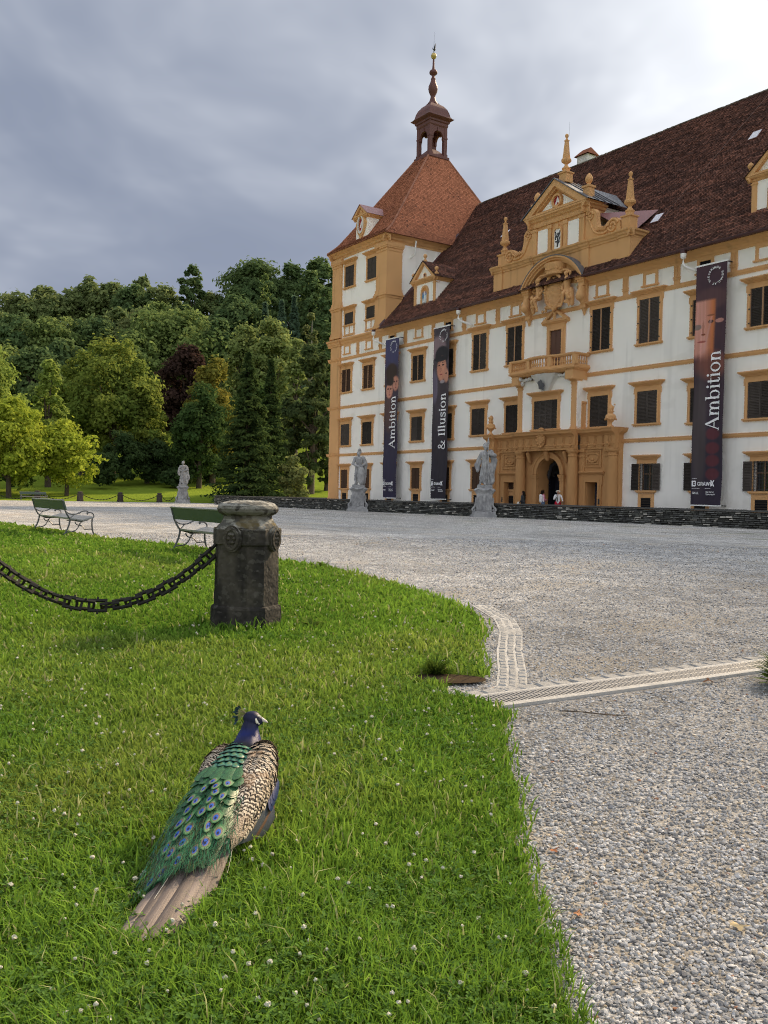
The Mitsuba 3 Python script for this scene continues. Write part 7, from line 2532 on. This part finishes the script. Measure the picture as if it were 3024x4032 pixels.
# fallen leaves and a twig on the gravel
def fallen_leaf(x, y, s, rot, c, label):
    K = thing('fallen_leaf', label, 'leaf')
    a = np.linspace(0, 2 * np.pi, 22)[:-1]
    rr = 1 + .35 * np.cos(5 * a)
    v = np.stack([rr * np.cos(a) * s, rr * np.sin(a) * s * .75, .25 * s * np.cos(2 * a) * rr], 1)
    v = np.vstack([[[0, 0, .1 * s]], v]) @ rotz(rot).T + [x, y, float(gz(x, y)) + .022]
    i = np.arange(1, 22)
    m = MB().add(v, np.stack([i * 0, i, np.where(i == 21, 1, i + 1)], 1), c)
    m.tube([v[0], v[1] + [.2 * s, 0, 0]], .0012, 4, c=np.array(c) * .6)
    put('blade', m, 'm_vertex', K)


fallen_leaf(-1.92, 2.80, .028, .4, (.60, .46, .26), 'pale yellow fallen leaf on the gravel at lower right')
fallen_leaf(-2.75, 2.72, .020, 1.4, (.34, .15, .08), 'reddish brown fallen leaf at the lawn edge')
fallen_leaf(-4.55, 6.15, .045, 2.4, (.16, .09, .055), 'brown dry leaf lying on the drain grate')
fallen_leaf(-2.28, 2.38, .018, 2.0, (.38, .20, .11), 'small orange brown leaf on the gravel near the lawn corner')
K = thing('twig', 'thin dark curved twig lying on the gravel below the drain', 'twig')
put('stem', MB().tube([(a, b, float(gz(a, b)) + .022) for a, b in ((-4.46, 4.46), (-4.36, 4.56), (-4.24, 4.64), (-4.14, 4.76))], [.004, .0045, .004, .002], 6), 'm_bark', K, smooth=40)
# ================================================================== PEACOCK
PK = thing('peacock', 'peacock standing on the lawn seen from behind, green eyed train and brown tail trailing', 'peacock')
AX, RT, OO = np.array([-.73, .68, 0]), np.array([.68, .73, 0]), np.array([-2.955, 1.075, 0.0])
AX, RT = AX / np.linalg.norm(AX), RT / np.linalg.norm(RT)
PM = np.eye(4)
PM[:3, 0], PM[:3, 1], PM[:3, 2], PM[:3, 3] = AX, RT, [0, 0, 1], OO + [0, 0, .012]
# local axes (s forward, t right, z up) are left handed: faces are flipped when placed
pr = np.random.default_rng(99)


def pput(name, v, f, mat, smooth=True, uv=None, color=None, **k):
    v = np.asarray(v) @ PM[:3, :3].T + PM[:3, 3]
    kk = key(name, PK)
    scene[kk] = ply((v, np.asarray(f)[:, ::-1]), mat, smooth=smooth, uv=uv, color=color)
    tag(kk, **k)
    return kk


def body_col(v):
    s, t, z = v[:, 0], v[:, 1], v[:, 2]
    blue = np.array([.004, .010, .088])
    deep = np.array([.006, .008, .040])
    black = np.array([.012, .012, .016])
    n = meshkit.fbm(v * 28, 3, 3)[:, None]
    k = np.clip((s - .90) / .05, 0, 1)[:, None] * np.clip((z - .22) / .06, 0, 1)[:, None]
    hd = np.clip((z - .435) / .03, 0, 1)[:, None]
    c = black * (1 - k) + (blue * (.45 + 1.1 * n)) * k
    return c * (1 - hd) + deep * hd * (.6 + .8 * n)


b = [bone((.56, 0, .185), .058, (.74, 0, .222), .094, 18), bone((.74, 0, .222), .094, (.90, .01, .268), .092, 18), bone((.78, .03, .20), .092, (.92, .025, .228), .088, 16), bone((.42, 0, .10), .035, (.58, 0, .165), .07, 14),
     limb([((.90, .01, .275), .092), ((.950, .012, .340), .080), ((.985, .008, .385), .060), ((1.003, .006, .422), .043), ((1.012, .006, .455), .036)], 16), ball((1.018, .012, .484), (.035, .041, .034), 16), ball((1.020, .036, .476), (.025, .028, .024), 12)]
t = fuse(b, .014, 6)
t = displaced(t, .004, 30, 5)
v = np.array(t.vertices)
princ('m_plume', VC, .5, specular=.3)
pput('body', v, t.faces, 'm_plume', color=body_col(v))


def feather(base, tip, nrm, width, camber=.25, nv=9, nu=5, arch=.0, shape='round', twist=0.0):
    """a feather as a curved blade; uv.x across, uv.y from base to tip"""
    base, tip, nrm = (np.asarray(q, float) for q in (base, tip, nrm))
    d = tip - base
    L_ = np.linalg.norm(d)
    d /= L_
    nrm = unit(nrm - d * (nrm @ d))
    side = np.cross(d, nrm)
    if twist:
        side = side * math.cos(twist) + nrm * math.sin(twist)
    vv = np.linspace(0, 1, nv)
    uu = np.linspace(-1, 1, nu)
    if shape == 'round':
        w = np.where(vv < .62, .45 + .55 * (vv / .62) ** .7, np.sqrt(np.clip(1 - ((vv - .62) / .395) ** 2, 0, 1)))
    elif shape == 'blade':
        w = np.where(vv < .80, .62 + .38 * np.sin(np.clip(vv / .8, 0, 1) * np.pi / 2), np.sqrt(np.clip(1 - ((vv - .80) / .205) ** 2, 0, 1)))
    else:
        w = np.where(vv < .5, .75 + .25 * vv / .5, np.sqrt(np.clip(1 - ((vv - .5) / .51) ** 2, 0, 1)))
    w = np.maximum(w, .06)
    V, U = np.meshgrid(vv, uu, indexing='ij')
    p = base + d * (V * L_)[..., None] + side * (U * (w * width / 2)[:, None])[..., None] + nrm * (arch * L_ * np.sin(np.pi * V) - camber * width / 2 * (U * w[:, None]) ** 2)[..., None]
    i, j = np.meshgrid(np.arange(nv - 1), np.arange(nu - 1), indexing='ij')
    a = i * nu + j
    f = np.stack([a, a + 1, a + nu + 1, a + nu], -1).reshape(-1, 4)
    f = np.vstack([f[:, [0, 1, 2]], f[:, [0, 2, 3]]])
    return p.reshape(-1, 3), f, np.stack([(U + 1) / 2, V], -1).reshape(-1, 2)


def zsurf(s, t):
    """top of the back and train"""
    z = np.interp(s, [0, .10, .20, .30, .40, .52, .66, .78, .88, .96], [.045, .082, .116, .152, .195, .248, .303, .345, .372, .380])
    hw = np.interp(s, [0, .2, .4, .6, .8, .95], [.11, .14, .15, .15, .14, .10])
    return z - .055 * (np.asarray(t) / hw) ** 2


def nsurf(s, t):
    e = .01
    ds = (zsurf(s + e, t) - zsurf(s - e, t)) / (2 * e)
    dt = (zsurf(s, t + e) - zsurf(s, t - e)) / (2 * e)
    return unit(np.array([-ds, -dt, 1.0]))


def eye_fn(p, n, uv):
    u, v = uv.x * 2 - 1, uv.y
    streak = noise(u * 9 + v * 30, v * 10 - dr.abs(u) * 12, 2.0)
    fine = noise(u * 30, v * 70 + dr.abs(u) * 40, 5.0)
    c = mix((.010, .034, .018), (.042, .170, .070), streak)
    c = mix(c, (.075, .085, .022), smoothstep(.62, .95, fine) * .6)
    c = mix(c, (.012, .012, .008), smoothstep(.35, .0, v) * .5)
    d = dr.sqrt(dr.square(u * 1.28) + dr.square((v - .800) * 6.3))
    c = mix(c, (.045, .155, .060), 1 - smoothstep(1.15, 1.55, d))
    c = mix(c, (.17, .25, .11), 1 - smoothstep(1.02, 1.12, d))
    c = mix(c, (.060, .19, .10), 1 - smoothstep(.92, 1.00, d))
    c = mix(c, (.170, .130, .088), 1 - smoothstep(.80, .88, d))
    d2 = dr.sqrt(dr.square(u * 1.9) + dr.square((v - .815) * 9.2))
    c = mix(c, (.020, .085, .40), 1 - smoothstep(.78, .92, d2))
    c = mix(c, (.006, .008, .055), 1 - smoothstep(.40, .55, dr.sqrt(dr.square(u * 2.2) + dr.square((v - .835) * 11))))
    return c


def green_fn(p, n, uv):
    u, v = uv.x * 2 - 1, uv.y
    streak = noise(u * 9 + v * 26, v * 12 - dr.abs(u) * 12, 2.0)
    fine = noise(u * 30, v * 80 + dr.abs(u) * 40, 5.0)
    c = mix((.010, .032, .017), (.040, .160, .068), streak)
    return mix(c, (.080, .080, .024), smoothstep(.6, .95, fine) * .55)


def scale_fn(p, n, uv):
    u, v = uv.x * 2 - 1, uv.y
    d = dr.sqrt(dr.square(u) + dr.square((v - .55) * 2.0))
    f = noise(u * 14, v * 14, p.x * 40)
    c = mix((.075, .19, .105), (.030, .165, .135), f)
    c = mix(c, (.10, .155, .070), 1 - smoothstep(.1, .55, d))
    c = mix(c, (.010, .038, .032), smoothstep(.72, .98, d))
    return mix(c, (.10, .22, .17), smoothstep(.50, .58, d) * (1 - smoothstep(.62, .70, d)) * .7)


def bar_fn(p, n, uv):
    u, v = uv.x * 2 - 1, uv.y
    k = noise(p.x * 90, p.y * 90, p.z * 90)
    w = v * 5.2 - .62 * dr.square(u) + .6 * k + .35 * noise(p.x * 40, p.y * 40, p.z * 40)
    s = w - dr.floor(w)
    dark = smoothstep(.36, .44, s) * (1 - smoothstep(.92, .99, s))
    c = mix((.46, .37, .26), (.68, .60, .49), noise(p.x * 25, p.y * 25, p.z * 25))
    c = mix(c, (.030, .022, .019), dark * .97)
    return mix(c, (.27, .17, .10), smoothstep(.62, .8, noise(p.x * 18 + 5, p.y * 18, p.z * 18)) * .5)


def finebar_fn(p, n, uv):
    u, v = uv.x * 2 - 1, uv.y
    k = noise(p.x * 110, p.y * 110, p.z * 110)
    w = v * 11 - 1.2 * dr.square(u) + 1.3 * k + u * 1.5
    s = w - dr.floor(w)
    dark = smoothstep(.42, .55, s) * (1 - smoothstep(.85, .98, s))
    c = mix((.40, .31, .22), (.52, .43, .33), k)
    return mix(c, (.085, .060, .048), dark * .85)


def tail_tone(k):
    return lambda p, n, uv: tail_fn(p, n, uv) * k


def tail_fn(p, n, uv):
    u, v = uv.x * 2 - 1, uv.y
    barb = noise(u * 4, v * 46 - dr.abs(u) * 22, 3.0)
    big = noise(u * 2 + 4, v * 5, p.x * 6)
    c = mix((.120, .098, .088), (.225, .185, .165), .5 * barb + .5 * big)
    c = mix(c, (.30, .26, .22), (1 - smoothstep(.03, .07, dr.abs(u))) * .4)
    c = mix(c, (.09, .075, .07), smoothstep(.90, 1.0, v) * .7)
    return mix(c, (.11, .085, .075), smoothstep(.72, 1.0, dr.abs(u)) * .6)


for nm, fn, ro in (('m_eye', eye_fn, .60), ('m_train', green_fn, .45), ('m_scale', scale_fn, .38), ('m_bar', bar_fn, .7), ('m_finebar', finebar_fn, .7), ('m_tail', tail_fn, .65), ('m_tail_dark', tail_tone(.74), .65), ('m_tail_pale', tail_tone(1.22), .65)):
    princ(nm, proc(fn), ro, specular=.25)

# brown grey tail feathers, spread and trailing on the grass
for k, (t0, t1, sl) in enumerate(((.090, .108, .085), (.082, .104, -.005), (-.060, -.050, -.160), (.070, .092, -.085), (-.040, -.012, -.175), (.050, .072, -.140), (-.010, .022, -.180), (.025, .050, -.172))):
    vtx, f, uv = feather((.50, t0, .140 + .002 * k), (sl, t1, .036 + .004 * k), (.3, .15 * (-1) ** k, 1), .062, .55, 19, 7, -.012, 'blade')
    pput('tail_feather', vtx, f, ('m_tail', 'm_tail_dark', 'm_tail_pale')[k % 3], uv=uv)
# train: feathers laid from the far end forward, upper ones over lower ones
tips = []
for row, s in enumerate(np.linspace(.125, .64, 17)):
    hw = np.interp(s, [.15, .3, .45, .62], [.108, .122, .122, .105])
    nn_ = 6 if row % 2 else 5
    for j in range(nn_):
        t_ = -hw + (2 * hw) * (j + .5) / nn_ + pr.normal(0, .006) + np.interp(s, [.15, .6], [-.008, -.022])
        tips.append((s + pr.normal(0, .008) + .75 * (t_ + .09) * np.interp(s, [.12, .4], [1, .0]), t_, row))
eyes = [(.140, -.088), (.165, -.055), (.215, -.015), (.290, -.090), (.300, -.030), (.315, .055), (.345, -.070), (.40, -.085), (.385, .04), (.43, .055), (.445, -.01), (.475, .02), (.50, -.055), (.53, .045), (.56, -.045), (.575, .0), (.60, -.02), (.60, .045)]
for n_, (s, t_, row) in enumerate(tips):
    lift = .006 + .0022 * row
    L_ = np.interp(s, [.2, .6], [.26, .16])
    sb = s + L_
    tb = t_ * .75
    nrm_ = nsurf(s, t_)
    base = np.array([sb, tb, zsurf(sb, tb) + lift * .3 - .006])
    tip = np.array([s, t_, zsurf(s, t_) + lift])
    vtx, f, uv = feather(base, tip, nrm_, pr.uniform(.052, .066), .25, 12, 7, .02, 'round', pr.normal(0, .12))
    pput('train_feather', vtx, f, 'm_train', uv=uv)
eyes += [(.255, -.060), (.270, .030), (.365, -.030), (.375, .085), (.415, -.050), (.460, -.075), (.505, .00), (.520, -.085), (.545, .010)]
for n_, (s, t_) in enumerate(eyes):
    row = (s - .19) / .41 * 13
    lift = .023 + .0022 * row
    L_ = np.interp(s, [.2, .6], [.20, .125])
    base = np.array([s + L_, t_ * .85, zsurf(s + L_, t_ * .85) + lift * .4 - .004])
    tip = np.array([s - .018, t_, zsurf(s - .018, t_) + lift])
    vtx, f, uv = feather(base, tip, nsurf(s, t_), np.interp(s, [.2, .6], [.056, .040]) * pr.uniform(.62, 1.12), .22, 16, 9, .02, 'round', pr.normal(0, .15))
    pput('eye_feather', vtx, f, 'm_eye', uv=uv)
# loose barbs that break up the outline of the train
m = MB()
for k in range(1700):
    s = pr.uniform(.12, .62)
    hw = np.interp(s, [.15, .3, .45, .62], [.112, .130, .130, .112])
    t_ = hw * np.clip(pr.normal(0, .62), -1.05, 1.05) - .01
    s = s + .75 * (t_ + .09) * np.interp(s, [.12, .4], [1, 0])
    L_ = pr.uniform(.03, .075)
    d = np.array([-1, pr.normal(0, .40) + .8 * t_, 0])
    d = unit(d)
    p0 = np.array([s, t_, zsurf(s, t_) + .022 + .012 * pr.random()])
    p1 = p0 + d * L_
    p1[2] = zsurf(p1[0], p1[1]) + .020 + .012 * pr.random()
    w_ = np.cross(d, [0, 0, 1.0]) * .0011
    c = np.array([.026, .125, .055]) if pr.random() < .6 else np.array([.055, .065, .022]) if pr.random() < .5 else np.array([.008, .012, .010])
    m.add([p0 - w_, p0 + w_, p1], [[0, 1, 2]], c * pr.uniform(.6, 1.6))
v, f = m.get()
pput('barbs', v, f, 'm_plume', smooth=False, color=m.col(), kind='stuff')
# scale feathers of the back
for row, s in enumerate(np.linspace(.60, .935, 11)):
    hw = np.interp(s, [.58, .75, .93], [.085, .080, .055])
    nn_ = 5
    for j in range(nn_):
        t_ = -hw + 2 * hw * (j + (.25 if row % 2 else .75)) / nn_ - .012
        lift = .014 + .0012 * row
        L_ = .055
        base = np.array([s + L_, t_, zsurf(s + L_, t_) + lift - .006])
        tip = np.array([s + pr.normal(0, .004), t_ + pr.normal(0, .002), zsurf(s, t_) + lift + .003 + .002 * pr.random()])
        vtx, f, uv = feather(base, tip, nsurf(s, t_), .037 + .004 * pr.random(), .35, 9, 7, .05, 'oval')
        pput('back_scale', vtx, f, 'm_scale', uv=uv)


# right wing: barred coverts over the shoulder and down the side
def wing_point(a, q):
    """a 0 at the shoulder to 1 at the wing tip, q 0 inner (upper) edge to 1 outer edge"""
    s = np.interp(a, [0, .12, .3, .6, .85, 1], [.985, .935, .845, .660, .500, .405])
    ti = np.interp(a, [0, .12, .3, .6, .85, 1], [.035, .040, .045, .050, .055, .085])
    to = np.interp(a, [0, .12, .3, .6, .85, 1], [.085, .145, .168, .160, .140, .115])
    zi = np.interp(a, [0, .12, .3, .6, .85, 1], [.372, .392, .378, .300, .215, .160])
    zo = np.interp(a, [0, .12, .3, .6, .85, 1], [.325, .290, .240, .165, .130, .135])
    q2 = math.sin(q * math.pi / 2)
    bul = .030 * math.sin(q * math.pi) * np.interp(a, [0, .3, 1], [.8, 1.0, .35])
    return np.array([s, ti + (to - ti) * q2 ** .8 + bul * .6, zo + (zi - zo) * math.cos(q * math.pi / 2) ** .9 + bul])


def wing_normal(a, q):
    e = .02
    da = wing_point(min(a + e, 1), q) - wing_point(max(a - e, 0), q)
    dq = wing_point(a, min(q + e, 1)) - wing_point(a, max(q - e, 0))
    n = unit(np.cross(da, dq))
    return n if n[2] + n[1] > 0 else -n


# a smooth under-layer so that no gap shows
na, nq = 30, 12
Vw = np.array([wing_point(a, q) - wing_normal(a, q) * .006 for a in np.linspace(0, 1, na) for q in np.linspace(0, 1, nq)])
i, j = np.meshgrid(np.arange(na - 1), np.arange(nq - 1), indexing='ij')
k_ = i * nq + j
uvw = np.array([(q, a * 4) for a in np.linspace(0, 1, na) for q in np.linspace(0, 1, nq)])
pput('wing', Vw, np.stack([k_, k_ + 1, k_ + nq + 1, k_ + nq], -1).reshape(-1, 4), 'm_bar', uv=uvw)
WG = PK + '__wing'
rows = list(np.linspace(.97, .05, 21))
for r_, a in enumerate(rows):
    nn_ = 6 if r_ % 2 else 7
    for j in range(nn_):
        q = (j + .5) / nn_ + pr.normal(0, .02)
        a0 = max(a - .10 - .05 * (a > .5), 0.0)
        tip, base = wing_point(a, np.clip(q, 0, 1)), wing_point(a0, np.clip(q, 0, 1))
        n = wing_normal(a, np.clip(q, 0, 1))
        lift = .0025 + .0006 * r_
        L_ = np.linalg.norm(tip - base)
        vtx, f, uv = feather(base + n * (lift * .3 - .003), tip + n * lift, n, .046 if a < .6 else .036, .25, 8, 5, .02, 'oval' if a < .6 else 'round', pr.normal(0, .12))
        v = np.asarray(vtx) @ PM[:3, :3].T + PM[:3, 3]
        kk = key('covert', WG)
        scene[kk] = ply((v, f[:, ::-1]), 'm_finebar' if a > .84 else 'm_bar', smooth=True, uv=uv)
# left wing, only its upper edge shows
Vl = []
for a in np.linspace(0, 1, na):
    for q in np.linspace(0, 1, 7):
        p = wing_point(a * .60, q * .9) * np.array([1, -1, 1]) - np.array([0, -.022, .022])
        Vl.append(p)
i, j = np.meshgrid(np.arange(na - 1), np.arange(6), indexing='ij')
k_ = i * 7 + j
pput('left_wing', np.array(Vl), np.stack([k_, k_ + 7, k_ + 8, k_ + 1], -1).reshape(-1, 4), 'm_bar', uv=np.array([(q, a * 4) for a in np.linspace(0, 1, na) for q in np.linspace(0, 1, 7)]))
WG = PK + '__left_wing'
for r_, a in enumerate(np.linspace(.52, .06, 9)):
    for q in (.05, .3, .55):
        tip, base = wing_point(a, q) * [1, -1, 1] - [0, -.020, .020], wing_point(max(a - .12, 0), q) * [1, -1, 1] - [0, -.020, .020]
        n = wing_normal(a, q) * [1, -1, 1]
        vtx, f, uv = feather(base - n * .003, tip + n * (.003 + .0006 * r_), n, .044, .25, 8, 5, .02, 'round')
        v = np.asarray(vtx) @ PM[:3, :3].T + PM[:3, 3]
        scene[key('covert', WG)] = ply((v, f[:, ::-1]), 'm_bar', smooth=True, uv=uv)
# folded flight feathers below the right wing, blue sheen above, a russet one between
princ('m_slate', plaster((.055, .062, .078), .6, .2), .5, specular=.4)
princ('m_sheen', rgb(.008, .018, .080), .4, specular=.5)
princ('m_russet', rgb(.11, .055, .03), .6)
for k in range(6):
    p0, p1 = np.array([.84 - .01 * k, .170 + .004 * k, .225 - .016 * k]), np.array([.50 + .035 * k, .128 + .006 * k, .125 - .006 * k])
    vtx, f, uv = feather(p0, p1, (.1, 1, .25), .046, .2, 10, 5, .03, 'blade')
    pput('flight_feather', vtx, f, 'm_slate' if k != 3 else 'm_russet', uv=uv)
for k in range(3):
    vtx, f, uv = feather((.93 - .03 * k, .165, .245 - .01 * k), (.80 - .03 * k, .182, .205 - .012 * k), (.1, 1, .4), .05, .25, 8, 5, .03, 'round')
    pput('shoulder_feather', vtx, f, 'm_sheen', uv=uv)
# dark flank
fl = fuse([bone((.64, .07, .20), .050, (.84, .095, .19), .075, 14), bone((.72, .09, .155), .035, (.82, .105, .15), .050, 12)], .016, 4)
fl = displaced(fl, .006, 26, 8)
v = np.array(fl.vertices)
pput('flank', v, fl.faces, 'm_plume', color=np.tile([.010, .010, .013], (len(v), 1)))
# legs with feet
princ('m_leg', plaster((.30, .25, .17), .5, .2), .6)
for t_, s0 in ((.075, .655), (-.045, .70)):
    lg = [limb([((s0 + .03, t_, .185), .034), ((s0 - .012, t_, .118), .016), ((s0, t_ + .002, .05), .0085), ((s0 + .01, t_ + .004, .012), .0085)], 10)]
    for a in (-.55, 0, .55):
        lg.append(limb([((s0 + .01, t_ + .004, .010), .007), ((s0 + .01 + .035 * math.cos(a), t_ + .004 + .035 * math.sin(a), .006), .006), ((s0 + .01 + .062 * math.cos(a), t_ + .004 + .062 * math.sin(a), .001), .004)], 8))
    lg.append(bone((s0 + .005, t_, .010), .006, (s0 - .03, t_, .002), .004, 8))
    g_ = fuse(lg, .010, 2)
    pput('leg', np.array(g_.vertices), g_.faces, 'm_leg')
# head: beak, pale face patches, eye, crest
princ('m_beak', rgb(.50, .47, .42), .45)
bk = m3.Manifold.batch_hull([ball((1.022, .058, .482), (.010, .006, .010), 10), ball((1.024, .074, .477), (.006, .004, .005), 8), ball((1.025, .083, .470), .0022, 6)])
g_ = fuse([bk], .005, 2)
pput('beak', np.array(g_.vertices), g_.faces, 'm_beak')
princ('m_facewhite', rgb(.66, .63, .52), .7)
for nm, bl in (('face_patch', [bone((.996, .036, .489), .0058, (.997, .043, .474), .0070, 8), ball((1.000, .050, .468), .0042, 8)]), ('brow_patch', [bone((1.000, .046, .502), .0036, (1.006, .057, .499), .0030, 8)]), ):
    g_ = fuse(bl, .005, 2)
    pput(nm, np.array(g_.vertices), g_.faces, 'm_facewhite')
g_ = fuse([ball((.998, .051, .487), .0045, 10)], None, 0)
pput('eye', np.array(g_.vertices), g_.faces, 'm_glass')
cr = MB()
for k in range(17):
    f_ = k / 16 - .5
    o = np.array([1.012, -.012, .508])
    ph = math.radians(62 - 100 * (k / 16))
    tipc = o + np.array([.010 * pr.normal(), -.034 * math.cos(ph) - .010, .038 * math.sin(ph) - .012])
    d = unit(tipc - o)
    cr.tube([o, (o + tipc) / 2 + [0, 0, .004], tipc], [.0011, .0009, .0008], 4, c=np.array([.22, .20, .10]))
    e = tipc + d * .004
    w_ = unit(np.cross(d, [1, 0, 0])) * .0052
    c = np.array([.012, .045, .055]) if k % 3 else np.array([.010, .018, .040])
    cr.add([tipc - d * .006, e + w_ * .9 + d * .006, e + d * .016, e - w_ * .9 + d * .006, e + [.003, 0, 0]], [[0, 1, 4], [1, 2, 4], [2, 3, 4], [3, 0, 4], [0, 3, 2], [0, 2, 1]], c)
v, f = cr.get()
pput('crest', v, f, 'm_plume', smooth=False, color=cr.col())
# two stray pale shafts
princ('m_shaft', rgb(.62, .60, .50), .5)
for pts in ([(.46, .118, .13), (.36, .135, .080), (.22, .150, .03)], [(.28, -.005, .165), (.20, -.02, .125), (.06, -.035, .075)]):
    q = MB().tube(spl(pts), .0009, 5)
    v, f = q.get()
    pput('stray_shaft', v, f, 'm_shaft')
